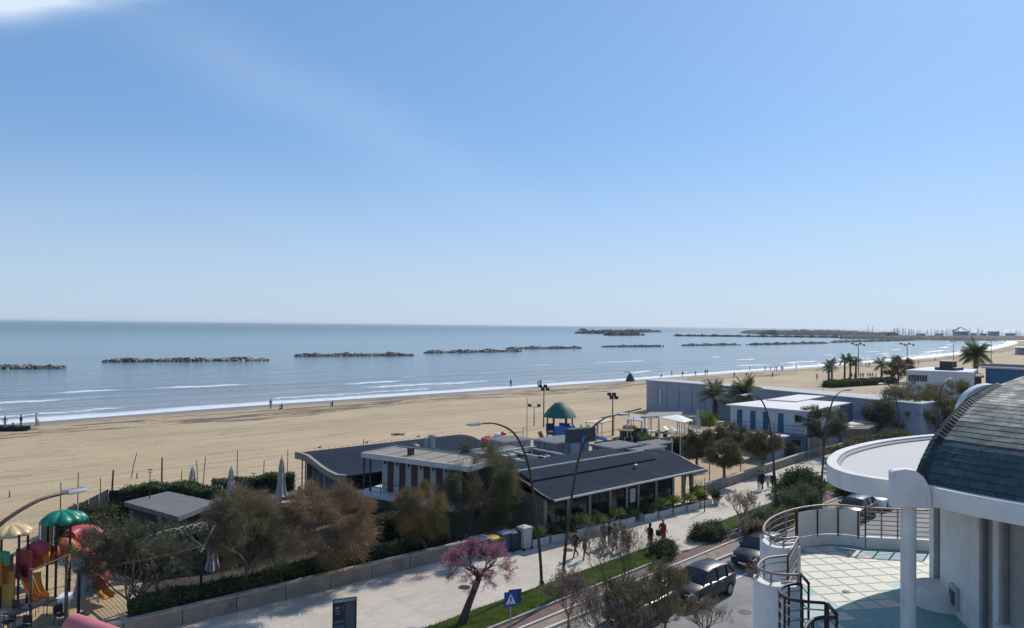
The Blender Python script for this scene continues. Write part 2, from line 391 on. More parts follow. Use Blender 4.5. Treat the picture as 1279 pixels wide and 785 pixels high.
band = t.n('ShaderNodeTexWave', wave_type='BANDS', bands_direction='X'); t.l(t.tc.outputs['Object'], band.inputs[0]); band.inputs['Scale'].default_value = 0.055
c = t.mix(t.math('MULTIPLY', t.rng(band.outputs[1], 0.86, 0.92), 0.4), c, (0.52, 0.48, 0.42))
n5 = t.noise(1.0, 5, 0.7, vec=t.co('Object', (0.5, 2.2, 1)), dist=1.0); c = t.mix(t.math('MULTIPLY', t.rng(n5, 0.55, 0.66), 0.30), c, (0.25, 0.22, 0.185))
sp5 = t.noise(9, 2); c = t.mix(t.math('MULTIPLY', t.rng(sp5, 0.68, 0.74), 0.55), c, (0.16, 0.14, 0.12))
t.color(c); t.rough(0.85); t.bump(t.noise(20, 4), 0.2, 0.01); MATS['paving'] = m
def gl(u, side):   # the verge and road run slightly off the wall line
    return {'grass': 28.3+0.075*(u-20), 'kerb': 26.15+0.085*(u-20), 'bike': 25.35+0.075*(u-20), 'road': 24.55+0.05*(u-20)}[side]
WALLV = 35.9
ur = [-60, -20, 0, 20, 40, 52, 60, 80, 110, 160, 260, 500]
def strip(f0, f1, z, name, mat):
    b = MB()
    for a, c2 in zip(ur[:-1], ur[1:]): b.sheet([(a, f0(a)), (c2, f0(c2)), (c2, f1(c2)), (a, f1(a))], z)
    return ground(b, name, mat)
capg = lambda k: (lambda u: gl(min(u, 75), k))
strip(lambda u: 28.0 if u < 20 else capg('kerb')(u)-0.4, lambda u: 36.0 if u < 52 else min(39.3, 36.0+(u-52)*0.124), 0.012, 'promenade', MATS['paving'])
# planted verge: raised soil + real grass blades, in two beds with a paved gap for the crossing
m = bpy.data.materials.new('verge_soil'); t = NT(m)
t.color(t.mix(t.rng(t.noise(1.2, 5), 0.35, 0.65), (0.045, 0.085, 0.018), (0.075, 0.12, 0.03))); t.rough(0.95); t.bump(t.noise(18, 5, 0.7), 0.6, 0.05); MATS['soil'] = m
BEDS = [(-40.0, 38.2, 1.2), (41.0, 72.0, 1.2)]
curb = M('concrete_kerb', (0.36, 0.33, 0.29), 0.85, 0.2, 2.0)
def bedpoly(a, b, ins=0.0):
    n = 14; us_ = [a+ins+(b-a-2*ins)*i/n for i in range(n+1)]
    lo = [(u, gl(u, 'kerb')+ins) for u in us_]; hi = [(u, gl(u, 'grass')-ins) for u in us_]
    def rd(u, v):  # rounded tips
        e = min(u-a, b-u); w = 1.4
        k = 1.0 if e > w else math.sqrt(max(0, 1-(1-e/w)**2))
        mid = (gl(u, 'kerb')+gl(u, 'grass'))/2; return (u, mid+(v-mid)*max(0.25, k))
    if a > 0: lo = [rd(*p) for p in lo]; hi = [rd(*p) for p in hi]
    return lo+hi[::-1]
kb = MB(); sb = MB()
for a, b, _ in BEDS:
    us2 = []
    kb.prism(bedpoly(a, b, 0), 0.0, 0.13); sb.prism(bedpoly(a, b, 0.12), 0.02, 0.155)
ground(kb, 'verge_kerb', curb); ground(sb, 'verge', MATS['soil'])
GR = np.random.default_rng(5)
def grass_patch(n, sampler, name, mat, hh=(0.05, 0.13), w=0.02, z=0.155):
    vs = np.zeros((n, 3, 3)); pts = np.array([sampler() for _ in range(n)])
    ang = GR.uniform(0, 2*pi, n); h = GR.uniform(hh[0], hh[1], n); ln = GR.normal(0, 0.035, (n, 2))
    dx = np.cos(ang)*w; dy = np.sin(ang)*w
    vs[:, 0] = np.c_[pts[:, 0]-dx, pts[:, 1]-dy, np.full(n, z)]; vs[:, 1] = np.c_[pts[:, 0]+dx, pts[:, 1]+dy, np.full(n, z)]
    vs[:, 2] = np.c_[pts[:, 0]+ln[:, 0], pts[:, 1]+ln[:, 1], z+h]
    me = bpy.data.meshes.new(name); me.from_pydata(vs.reshape(-1, 3).tolist(), [], [(3*i, 3*i+1, 3*i+2) for i in range(n)]); me.materials.append(mat)
    o = bpy.data.objects.new(name, me); COL.objects.link(o); return o
def gs():
    while True:
        a, b, _ = BEDS[0] if GR.random() < 0.72 else BEDS[1]
        u = GR.uniform(max(a, 14)+0.3, b-0.3); v = GR.uniform(gl(u, 'kerb')+0.15, gl(u, 'grass')-0.12)
        if min(u-a, b-u) > 1.0 or abs(v-(gl(u, 'kerb')+gl(u, 'grass'))/2) < 0.4: return (u, v)
g = grass_patch(52000, gs, 'grass', leafmat('grass_blades', (0.10, 0.16, 0.025), (0.20, 0.25, 0.06)))
tag(g, 'short bright green grass growing on the raised verge', 'grass', kind='stuff')
# cycle path with pale edging, road with a parking line
cyc = M('cycle_path_asphalt', (0.15, 0.095, 0.085), 0.9, 0.25, 1.5, bscale=60, stain=(0.25, 0.19, 0.16))
strip(capg('bike'), lambda u: capg('kerb')(u)-0.0, 0.020, 'cycle_path', cyc)
ke = MB()
for a, c2 in zip(ur[:-1], ur[1:]):
    for k, w, z0, z1 in (('bike', 0.12, 0.0, 0.10), ('road', 0.14, 0.0, 0.13)):
        f = capg(k); ke.prism([(a, f(a)-w), (c2, f(c2)-w), (c2, f(c2)), (a, f(a))], z0, z1)
ground(ke, 'kerb', M('pale_kerb', (0.55, 0.5, 0.44), 0.8, 0.15, 2.0))
sidew = M('verge_gravel', (0.25, 0.2, 0.16), 0.95, 0.3, 2.5, bump=0.6, bscale=30, bdist=0.03)
strip(capg('road'), lambda u: capg('bike')(u)-0.12, 0.016, 'parking_verge', sidew)
m = bpy.data.materials.new('road_asphalt'); t = NT(m)
c = t.mix(t.rng(t.noise(0.4, 5, 0.6), 0.35, 0.65), (0.20, 0.19, 0.178), (0.25, 0.24, 0.225)); c = t.mix(t.math('MULTIPLY', t.rng(t.noise(60, 2), 0.5, 0.7), 0.4), c, (0.15, 0.14, 0.13))
ck = t.n('ShaderNodeTexVoronoi', feature='DISTANCE_TO_EDGE'); ck.inputs['Scale'].default_value = 0.5; t.l(t.co('Object', (1, 1, 1)), ck.inputs['Vector'])
c = t.mix(t.math('MULTIPLY', t.math('SUBTRACT', 1.0, t.rng(ck.outputs[0], 0.0, 0.02)), 0.45), c, (0.06, 0.06, 0.06))
c = t.mix(t.math('MULTIPLY', t.rng(t.noise(1.0, 4, 0.6, vec=t.co('Object', (0.12, 1.6, 1))), 0.54, 0.66), 0.4), c, (0.12, 0.115, 0.11)); c = t.mix(t.math('MULTIPLY', t.rng(t.noise(1.7, 3), 0.66, 0.72), 0.6), c, (0.05, 0.05, 0.05))
t.color(c); t.rough(0.9); t.bump(t.noise(70, 3), 0.3, 0.01); MATS['road'] = m
strip(lambda u: 12.5, lambda u: capg('road')(u)-0.14, 0.008, 'road', MATS['road'])
mk = MB(); wp = M('road_paint', (0.62, 0.61, 0.58), 0.7, 0.12, 4.0)
for k in range(-3, 22):
    u = k*5.2; mk.sheet([(u, capg('road')(u)-2.35), (u+0.12, capg('road')(u)-2.35), (u+0.12, capg('road')(u)-0.3), (u, capg('road')(u)-0.3)], 0.012)
mk.sheet([(-40, capg('road')(-40)-2.47), (75, capg('road')(75)-2.47), (75, capg('road')(75)-2.35), (-40, capg('road')(-40)-2.35)], 0.012)
ground(mk, 'road_marking', wp)
strip(lambda u: 3.0, lambda u: 12.5, 0.12, 'pavement', MATS['paving'])
# ------------------------------------------------------------ vegetation builders
def rvec(rng, n):
    v = rng.normal(size=(n, 3)); return v/np.linalg.norm(v, axis=1, keepdims=True)
def strips(cent, dirs, L, W, rng):
    """n thin leaf quads along dirs"""
    n = len(cent); side = np.cross(dirs, rvec(rng, n)); side /= np.linalg.norm(side, axis=1, keepdims=True)+1e-9
    L = np.asarray(L).reshape(-1, 1)*np.ones((n, 1)); W = np.asarray(W).reshape(-1, 1)*np.ones((n, 1))
    a = cent-side*W*0.5; b = cent+side*W*0.5; d = cent+dirs*L+side*W*0.25; e = cent+dirs*L-side*W*0.25
    v = np.stack([a, b, d, e], 1).reshape(-1, 3)
    return v
def leaf_obj(name, V, mat, parent, mats=None, mi=None):
    n = len(V)//4; me = bpy.data.meshes.new(name)
    off = np.array(parent['_o']) if parent is not None and '_o' in parent else 0
    V = V-off
    me.vertices.add(len(V)); me.vertices.foreach_set('co', V.astype(np.float32).ravel())
    me.loops.add(len(V)); me.loops.foreach_set('vertex_index', np.arange(len(V), dtype=np.int32))
    me.polygons.add(n); me.polygons.foreach_set('loop_start', np.arange(0, len(V), 4, dtype=np.int32)); me.polygons.foreach_set('loop_total', np.full(n, 4, dtype=np.int32))
    for mm in (mats or [mat]): me.materials.append(mm)
    if mi is not None: me.polygons.foreach_set('material_index', mi.astype(np.int32))
    me.update(calc_edges=True); me.validate()
    o = bpy.data.objects.new(name, me); COL.objects.link(o)
    if parent is not None: o.parent = parent
    return o
def grow(rng, p, d, length, r, depth, mb, tips, spread=0.6, up=0.15, kids=(2, 4), shrink=0.72, segs=3, minr=0.006, sides=5, droop=0.0):
    pts = [p]; q = np.array(p, float); dd = np.array(d, float)
    for k in range(segs):
        dd = dd+rng.normal(0, 0.14, 3)+np.array([0, 0, up*0.4-droop]); dd /= np.linalg.norm(dd); q = q+dd*length/segs; pts.append(q.copy())
    rs = [max(minr, r*(1-0.35*k/segs)) for k in range(segs+1)]
    mb.tube(pts, rs, sides if r > 0.03 else 3, caps=False)
    if depth == 0:
        tips.append((pts[-1], dd)); tips.append((pts[-2], dd)); return
    for i in range(int(rng.integers(kids[0], kids[1]+1))):
        at = pts[-1] if i < 2 else pts[int(rng.integers(1, segs+1))]
        nd = dd+rvec(rng, 1)[0]*spread+np.array([0, 0, up]); nd /= np.linalg.norm(nd)
        grow(rng, at, nd, length*shrink*rng.uniform(0.8, 1.15), rs[-1]*0.72, depth-1, mb, tips, spread, up, kids, shrink, segs, minr, sides, droop)
bark = M('tree_bark', (0.085, 0.06, 0.042), 0.95, 0.3, 6, bump=0.8, bscale=40, bdist=0.03)
bark_grey = M('grey_bark', (0.15, 0.125, 0.10), 0.95, 0.3, 6, bump=0.8, bscale=40, bdist=0.03)
TW = {}
def feather_tree(name, label, cat, loc, Hh, R, cmat, seed, group=None, n=26000, hang=0.5, trunk_h=None, zlow=0.22, lean=(0, 0), strip_l=(0.2, 0.5), strip_w=0.016, trunk_r=0.13, gappy=0.0, flat=1.0, mat2=None, parts=('trunk', 'crown')):
    """tamarisk-like tree: forked limbs, clumps of fine hanging sprays"""
    rng = np.random.default_rng(seed)
    root = thing(name, label, cat, (loc[0], loc[1], loc[2]), group)
    L = np.array(loc, float); tb = MB(); tips = []
    th = trunk_h or Hh*0.3
    top = L+np.array([lean[0], lean[1], th])
    mid = (L+top)/2+np.array([rng.normal(0, 0.12), rng.normal(0, 0.12), 0])
    tb.tube([L-np.array([0, 0, 0.1]), mid, top], [trunk_r*1.3, trunk_r, trunk_r*0.85], 8)
    for i in range(6):
        a = 2*pi*i/6+rng.uniform(-0.4, 0.4); d = np.array([cos(a)*0.8, sin(a)*0.8, rng.uniform(0.5, 1.1)]); d /= np.linalg.norm(d)
        grow(rng, top, d, Hh*0.24, trunk_r*0.55, 3, tb, tips, 0.55, 0.12, (2, 3), 0.75, 3)
    cz = Hh*(zlow+1)/2; hz_ = Hh*(1-zlow)/2
    # uneven crown: clump centres in an irregular ellipsoid
    lob = rvec(rng, 9); la = rng.uniform(0.78, 1.12, 9)
    nc = 75; cs = []
    while len(cs) < nc:
        d = rvec(rng, 1)[0]; rr_ = rng.uniform(0.25, 1.0)**0.45
        k = 0.86+0.22*max(float(np.max((lob@d-0.6)*la*1.6)), -0.35)
        p = np.array([d[0]*R*rr_*k, d[1]*R*rr_*k, cz+d[2]*hz_*rr_*k*flat])
        if p[2] < Hh*zlow*0.8: continue
        cs.append(p+np.array([lean[0], lean[1], 0]))
    cs = np.array(cs); cr = rng.uniform(0.13, 0.36, nc)*R*0.62; cdir = rvec(rng, nc)*0.55
    wgt = cr**2*rng.uniform(0.35, 1.4, nc); idx = rng.choice(nc, n, p=wgt/wgt.sum())
    off = rng.normal(0, 0.52, (n, 3))*cr[idx][:, None]; off[:, 2] *= 0.85
    c = cs[idx]+off+L
    outw = (c-L-np.array([lean[0], lean[1], cz])); outw /= np.linalg.norm(outw, axis=1, keepdims=True)+1e-9
    d = outw*0.75+cdir[idx]+rvec(rng, n)*0.28+np.array([0, 0, 0.25])+np.outer(np.clip(rng.normal(0.5, 0.5, n), 0, 1), [0, 0, -hang*1.4]); d /= np.linalg.norm(d, axis=1, keepdims=True)
    V = strips(c, d, rng.uniform(strip_l[0], strip_l[1], n), rng.uniform(0.6, 1.3, n)*strip_w, rng)
    # spiky top sprays break the outline
    e = int(n*0.12); ci = rng.choice(nc, e); c2 = cs[ci]+rvec(rng, e)*cr[ci][:, None]*0.9+L
    V = np.concatenate([V, strips(c2, (rvec(rng, e)*0.35+np.array([0, 0, 0.9])*(0.7)), rng.uniform(0.2, 0.5, e), np.full(e, strip_w*0.6), rng)])
    o = tb.obj('trunk', bark_grey, root, smooth='all')
    mats = [cmat, mat2 or cmat]; mi = np.r_[(rng.random(nc) < 0.4).astype(int)[idx], np.zeros(e, int)]
    leaf_obj('crown', V, None, root, mats, mi)
    return root
def bare_tree(name, label, cat, loc, Hh, spread_r, seed, twig_mat, leaf_mat=None, nleaf=0, group=None, trunk_h=0.9, trunk_r=0.07, kids=(2, 4), depth=4, lean=(0, 0, 1), leaf_l=0.10, leaf_w=0.035, stems=1, spread=0.62, up=0.22):
    rng = np.random.default_rng(seed); root = thing(name, label, cat, loc, group); L = np.array(loc, float); tb = MB(); cb = MB(); tips = []
    for s_ in range(stems):
        ln = np.array(lean, float)+(rng.normal(0, 0.25, 3) if stems > 1 else 0); ln /= np.linalg.norm(ln)
        b0 = L+(rng.normal(0, 0.12, 3)*np.array([1, 1, 0]) if stems > 1 else 0); top = b0+ln*trunk_h
        tb.tube([b0-np.array([0, 0, 0.1]), (b0+top)/2+rng.normal(0, 0.05, 3), top], [trunk_r*1.25, trunk_r, trunk_r*0.8], 7)
        for i in range(4):
            a = 2*pi*i/4+rng.uniform(-0.5, 0.5); d = np.array([cos(a)*spread_r, sin(a)*spread_r, rng.uniform(0.7, 1.2)])+ln*0.3; d /= np.linalg.norm(d)
            grow(rng, top, d, (Hh-trunk_h)*0.36, trunk_r*0.6, depth, cb, tips, spread, up, kids, 0.74, 3, 0.005)
    tb.obj('trunk', twig_mat, root, smooth='all'); cb.obj('branches', twig_mat, root)
    if leaf_mat and nleaf:
        tp = np.array([x[0] for x in tips]); td = np.array([x[1] for x in tips]); i = rng.choice(len(tp), nleaf)
        c = tp[i]-td[i]*rng.uniform(-0.1, 0.32, nleaf)[:, None]+rng.normal(0, 0.05, (nleaf, 3))
        leaf_obj('crown', strips(c, td[i]*0.5+rvec(rng, nleaf)*0.7, rng.uniform(0.5, 1.3, nleaf)*leaf_l, np.full(nleaf, leaf_w), rng), leaf_mat, root)
    return root
def bush(name, label, cat, loc, rx, ry, h, mat, seed, n=9000, leaf=(0.07, 0.16), w=0.06, group=None, mat2=None, rz=0.0, sig=0.30):
    rng = np.random.default_rng(seed); root = thing(name, label, cat, loc, group); L = np.array(loc, float)
    nc = 46; cs = []
    for k in range(nc):
        d = rvec(rng, 1)[0]; d[2] = abs(d[2]); k_ = rng.uniform(0.5, 0.92); cs.append([d[0]*rx*k_, d[1]*ry*k_, 0.12*h+d[2]*h*0.78*k_])
    cs = np.array(cs); idx = rng.choice(nc, n); c = cs[idx]+rng.normal(0, sig, (n, 3))*min(rx, ry, h)*0.62; c[:, 2] = np.abs(c[:, 2])
    cr_, sr_ = cos(rz), sin(rz); x = c[:, 0]*cr_-c[:, 1]*sr_; y = c[:, 0]*sr_+c[:, 1]*cr_; c[:, 0] = x; c[:, 1] = y
    c = c+L; d = rvec(rng, n)+np.array([0, 0, 0.45]); d /= np.linalg.norm(d, axis=1, keepdims=True)
    tb = MB(); tips = []
    for i in range(6): grow(rng, L, np.array([rng.normal(0, .6)*rx, rng.normal(0, .6)*ry, h])/max(h, .1), h*0.5, 0.025, 2, tb, tips)
    tb.obj('stems', bark, root)
    leaf_obj('foliage', strips(c, d, rng.uniform(leaf[0], leaf[1], n), np.full(n, w), rng), None, root, [mat, mat2 or mat], (rng.random(nc) < 0.35).astype(int)[idx])
    return root
def hedge(name, label, p0, p1, w, z0, z1, mat, seed, n=12000, mat2=None, leaf=(0.07, 0.16), lw=0.06, group=None):
    rng = np.random.default_rng(seed); root = thing(name, label, 'hedge', ((p0[0]+p1[0])/2, (p0[1]+p1[1])/2, z0), group)
    p0 = np.array(p0, float); p1 = np.array(p1, float); a = p1-p0; ln = np.linalg.norm(a); a /= ln; nrm = np.array([-a[1], a[0]])
    t_ = rng.random(n)*ln; s_ = rng.choice([-1, 1], n)*rng.uniform(0.55, 1.0, n)**0.6*w/2; zz = rng.random(n)
    topm = rng.random(n) < 0.42; lump = 0.5+0.5*np.sin(t_*1.7+seed)*np.sin(t_*0.63+seed*2); hh = z0+(z1-z0)*(0.84+0.2*lump)
    z_ = np.where(topm, hh+rng.normal(0, 0.09, n), z0+(hh-z0)*zz); s_ = np.where(topm, rng.uniform(-1, 1, n)*w/2, s_+rng.normal(0, 0.07, n)*(1+lump))
    c = np.c_[p0[0]+a[0]*t_+nrm[0]*s_, p0[1]+a[1]*t_+nrm[1]*s_, z_]
    d = rvec(rng, n)+np.array([0, 0, 0.3])
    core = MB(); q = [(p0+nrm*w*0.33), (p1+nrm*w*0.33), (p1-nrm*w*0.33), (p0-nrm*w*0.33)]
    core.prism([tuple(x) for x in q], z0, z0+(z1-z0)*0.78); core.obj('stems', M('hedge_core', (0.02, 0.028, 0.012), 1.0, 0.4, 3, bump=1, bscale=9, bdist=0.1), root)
    leaf_obj('foliage', strips(c, d/np.linalg.norm(d, axis=1, keepdims=True), rng.uniform(leaf[0], leaf[1], n), np.full(n, lw), rng), None, root, [mat, mat2 or mat], (np.sin(t_*2.1)*np.sin(t_*0.9+1)+rng.normal(0, 0.4, n) > 0.35).astype(int))
    return root
def palm(name, label, loc, th, fr, seed, mat, group=None, n=26, tr=0.2, skirt=True):
    rng = np.random.default_rng(seed); root = thing(name, label, 'palm tree', loc, group); L = np.array(loc, float)
    tb = MB(); prof = []
    for i in range(15):
        z = th*i/14; prof.append((tr*(1.15-0.2*i/14)*(1.12 if i % 2 else 0.95)+(0.12 if i == 0 else 0), z))
    tb.lathe(prof, tuple(L), 10); tb.obj('trunk', bark, root)
    fb = []; top = L+np.array([0, 0, th])
    for i in range(n):
        a = 2*pi*i/n*2.4+rng.uniform(-0.2, 0.2); el = rng.uniform(-0.35, 1.4) if skirt else rng.uniform(-0.1, 1.2); d = np.array([cos(a)*cos(el), sin(a)*cos(el), sin(el)])
        q = top.copy(); m_ = 9; ln = fr*rng.uniform(0.85, 1.1)
        for k in range(m_):
            nd = d-np.array([0, 0, 0.07+0.018*k]); nd /= np.linalg.norm(nd); q2 = q+nd*ln/m_; side = np.cross(nd, [0, 0, 1]); side /= np.linalg.norm(side)+1e-9
            wv = 0.30*fr*sin(pi*min(1, (k+1.4)/(m_+1)))
            for sgn in (-1, 1):
                for f_ in (0.0, 0.5):
                    b = q+(q2-q)*f_; l_ = side*sgn*wv+nd*wv*0.75-np.array([0, 0, wv*0.45]); nn = nd*0.055*fr/2
                    fb.append(np.array([b-nn, b+nn, b+l_+nn*0.2, b+l_-nn*0.2]))
            nn = np.array([0, 0, 0.02]); fb.append(np.array([q-nn, q2-nn, q2+nn, q+nn])); q = q2; d = nd
    leaf_obj('crown', np.concatenate(fb), mat, root); return root
L_rust = leafmat('tamarisk_rust', (0.26, 0.155, 0.085), (0.20, 0.14, 0.075))
L_olive = leafmat('tamarisk_olive', (0.14, 0.12, 0.055), (0.10, 0.095, 0.042))
L_brown = leafmat('tamarisk_brown', (0.19, 0.145, 0.09), (0.15, 0.12, 0.07))
L_ochre = leafmat('willow_ochre', (0.235, 0.155, 0.05), (0.14, 0.11, 0.04))
L_dark = leafmat('evergreen_dark', (0.04, 0.056, 0.024), (0.07, 0.088, 0.036))
L_green = leafmat('shrub_green', (0.065, 0.10, 0.03), (0.10, 0.13, 0.045))
L_grey = leafmat('shrub_greygreen', (0.075, 0.085, 0.045), (0.105, 0.11, 0.055))
L_lime = leafmat('yucca_lime', (0.27, 0.33, 0.06), (0.36, 0.40, 0.10))
L_palm = leafmat('palm_green', (0.07, 0.095, 0.035), (0.10, 0.12, 0.05))
L_pink = leafmat('judas_blossom', (0.25, 0.085, 0.125), (0.44, 0.21, 0.26), 0.3)

# trees along the low promenade wall, left to right
G = 'trees along the promenade wall'
feather_tree('tamarisk_tree', 'big brownish feathery tree left of the rust crowned tree by the promenade wall', 'tree', (14.9, 36.9, 0), 5.7, 2.15, L_brown, 11, G, n=19000, mat2=L_olive)
feather_tree('tamarisk_tree', 'rust brown feathery tree with the widest crown beside the promenade wall', 'tree', (19.0, 36.9, 0), 5.3, 2.9, L_rust, 12, G, n=21000, mat2=L_brown)
feather_tree('tamarisk_tree', 'small ochre tree with drooping sprays beside the promenade wall', 'tree', (25.3, 36.9, 0), 4.7, 1.75, L_ochre, 13, G, n=13000, hang=1.5, strip_l=(0.2, 0.5), mat2=L_olive)
feather_tree('tamarisk_tree', 'tall dark olive tree at the left end of the long dark roof', 'tree', (30.6, 37.6, 0), 6.7, 2.75, L_olive, 14, G, n=24000, hang=0.9, zlow=0.12, mat2=L_dark)
bare_tree('olive_tree', 'olive green sparse tree with bare boughs beside the play tower', 'tree', (10.2, 38.8, 0), 4.3, 1.15, 15, bark_grey, L_grey, 15000, G, trunk_h=0.8, trunk_r=0.09, stems=3, depth=5, leaf_l=0.11, leaf_w=0.04, spread=0.7, up=0.1)
G = 'pruned trees beyond the restaurant'
feather_tree('tamarisk_tree', 'dull brown tree nearest the long dark roof, before the grey sheds', 'tree', (63.0, 43.5, 0), 3.9, 1.6, L_olive, 21, G, n=6500, strip_w=0.05, mat2=L_brown)
feather_tree('tamarisk_tree', 'pruned tree with bare dark trunk behind the low wall', 'tree', (58.0, 37.3, 0), 3.8, 1.45, L_brown, 22, G, n=6500, zlow=0.45, trunk_h=1.7, strip_w=0.045, mat2=L_olive)
feather_tree('tamarisk_tree', 'pruned round tree beside the strolling pair with the child', 'tree', (66.0, 38.2, 0), 4.0, 1.8, L_olive, 23, G, n=7000, zlow=0.42, trunk_h=1.7, strip_w=0.05, mat2=L_brown)
feather_tree('tamarisk_tree', 'low brown tree between the two pruned trees and the kiosk', 'tree', (70.5, 44.5, 0), 3.6, 2.2, L_brown, 24, G, n=6000, strip_w=0.05, mat2=L_olive)
feather_tree('tamarisk_tree', 'grey green spreading tree before the white beach huts', 'tree', (80.5, 39.2, 0), 5.4, 2.5, L_grey, 25, G, n=6500, zlow=0.4, strip_w=0.055, gappy=0.3)
G = 'roadside trees beyond the canopy'
for k, (u, v, h, r, mt, lb) in enumerate([
        (74, 33.5, 2.6, 2.4, L_brown, 'low brown tamarisk just left of the white canopy'), (80.5, 34.5, 2.5, 2.4, L_olive, 'low olive tamarisk behind the white canopy edge'),
        (87, 34.5, 2.6, 2.4, L_olive, 'olive tamarisk before the wooden deck roofs'), (98.5, 38.4, 6.2, 4.0, L_grey, 'grey green tree between two curved lamps near the long grey wall'),
        (103, 36.2, 6.0, 4.0, L_olive, 'tall olive tree right of the long grey wall'), (109, 40, 6.8, 4.2, L_brown, 'brownish tall tree left of the slate dome'),
        (117, 38, 6.8, 4.2, L_olive, 'farthest olive tree seen over the slate dome edge')]):
    feather_tree('tamarisk_tree', lb, 'tree', (u, v, 0), h, r, mt, 30+k, G, n=17000 if r > 3.5 else 9000, strip_w=0.06, strip_l=(0.15, 0.4), zlow=0.1, mat2=L_olive)
# judas tree in blossom on the verge
rng_ = np.random.default_rng(41)
jt = thing('judas_tree', 'pink blossoming tree with a dark leaning trunk on the grass verge', 'tree', (21.0, 27.3, 0.15))
tb = MB(); cb = MB(); tips = []; L = np.array([21.0, 27.3, 0.15])
jtop = np.array(P(598, 722, 2.0)); tb.tube([L-np.array([0, 0, 0.1]), L*0.55+jtop*0.45+np.array([0.06, 0.05, 0.02]), jtop], [0.23, 0.165, 0.15], 9)
for i in range(9):
    a = 2*pi*i/9; d = np.array([cos(a), sin(a), 0.55+0.3*(i % 3)]); d /= np.linalg.norm(d)
    grow(rng_, jtop, d, 0.72, 0.065, 4, cb, tips, 0.6, 0.0, (2, 3), 0.72, 3, 0.006)
tb.obj('trunk', bark, jt, smooth='all'); cb.obj('branches', bark, jt)
tp = np.array([x[0] for x in tips]); td = np.array([x[1] for x in tips]); nn_ = 15000; i_ = rng_.choice(len(tp), nn_)
c_ = tp[i_]-td[i_]*rng_.uniform(-0.14, 0.28, nn_)[:, None]+rng_.normal(0, 0.045, (nn_, 3))
leaf_obj('crown', strips(c_, td[i_]*0.6+rvec(rng_, nn_)*0.6, rng_.uniform(0.03, 0.075, nn_), np.full(nn_, 0.026), rng_), L_pink, jt)
# thin roadside trees in front, nearest the camera
Lthin = leafmat('young_leaves', (0.10, 0.11, 0.035), (0.16, 0.13, 0.05)); Lpale = leafmat('dry_seedheads', (0.34, 0.26, 0.20), (0.26, 0.17, 0.11))
G = 'thin roadside trees along the road'
bare_tree('sparse_tree', 'thin twiggy tree with sparse brown buds beside the cycle path', 'tree', (26.4, 22.6, 0), 4.7, 0.8, 51, bark_grey, Lpale, 2600, G, trunk_h=1.4, trunk_r=0.075, depth=5, leaf_l=0.08, leaf_w=0.025)
bare_tree('sparse_tree', 'thin tree with young olive leaves before the silver car', 'tree', (26.9, 20.2, 0), 3.2, 0.9, 52, bark_grey, Lthin, 6500, G, trunk_h=0.9, trunk_r=0.075, depth=5, leaf_l=0.08, leaf_w=0.028)
bare_tree('sparse_tree', 'bushy young tree in olive leaf at the foot of the frame', 'tree', (25.6, 20.6, 0), 3.2, 1.25, 53, bark_grey, Lthin, 10000, G, trunk_h=0.5, trunk_r=0.07, stems=3, depth=4, leaf_l=0.08, leaf_w=0.03)
bare_tree('sparse_tree', 'nearly bare pale twigged tree right of the leafy young tree', 'tree', (28.2, 19.3, 0), 2.1, 1.0, 54, bark_grey, Lpale, 2500, G, trunk_h=0.5, trunk_r=0.06, stems=2, leaf_l=0.07, leaf_w=0.022)
bare_tree('sparse_tree', 'low brownish thicket of twigs under the thin roadside trees', 'tree', (24.6, 21.4, 0), 2.9, 1.5, 59, bark_grey, Lpale, 7000, G, trunk_h=0.3, trunk_r=0.05, stems=4, leaf_l=0.08, leaf_w=0.028)
bare_tree('sparse_tree', 'bare twigs reaching out beside the white curved terrace wall', 'tree', (31.3, 17.6, 0), 3.6, 1.1, 55, bark_grey, Lpale, 900, G, trunk_h=1.0, trunk_r=0.06)
bare_tree('sparse_tree', 'leafless shrub tree standing on the verge beside the bollard', 'tree', (46.5, 28.5, 0.15), 2.5, 1.1, 56, bark_grey, Lpale, 1800, G, trunk_h=0.5, trunk_r=0.06, stems=3)
bare_tree('sparse_tree', 'reddish twiggy sapling between cycle path and parked cars', 'tree', (24.6, 24.0, 0), 2.6, 0.9, 57, bark_grey, Lpale, 3800, G, trunk_h=0.7, trunk_r=0.05, stems=2)
bare_tree('sparse_tree', 'small twiggy sapling behind the silver car', 'tree', (41.5, 25.0, 0), 2.4, 0.9, 58, bark_grey, Lpale, 1600, G, trunk_h=0.6, trunk_r=0.05)
# bushes on the verge
bush('shrub', 'dark green low shrub at the tip of the second grass bed', 'shrub', (42.6, 28.6, 0.13), 1.75, 0.9, 0.95, L_dark, 61, 9000, mat2=L_green, w=0.05, rz=0.07)
bush('shrub', 'dark round shrub at the end of the first grass bed by the strollers', 'shrub', (36.9, 27.9, 0.13), 1.0, 0.8, 1.0, L_dark, 62, 6500, mat2=L_green, w=0.05)
bush('shrub', 'big rounded dark evergreen shrub before the curved lamps', 'shrub', (59.0, 30.6, 0.1), 3.0, 1.6, 2.3, L_dark, 63, 15000, mat2=L_green, w=0.09, leaf=(0.1, 0.22))
bush('shrub', 'olive green spreading shrub before the big dark evergreen', 'shrub', (54.6, 28.6, 0.1), 2.9, 1.5, 1.7, L_grey, 64, 13000, mat2=L_green, w=0.07)
bush('shrub', 'tall dark roadside shrub behind the upper terrace bay', 'shrub', (42.9, 24.9, 0.0), 1.5, 1.0, 2.6, L_dark, 65, 14000, mat2=L_grey, w=0.07)
bush('shrub', 'wide brownish olive shrub left of the upper terrace bay', 'shrub', (47.3, 27.0, 0.1), 3.6, 1.1, 1.25, L_olive, 66, 13000, mat2=L_grey, w=0.06)
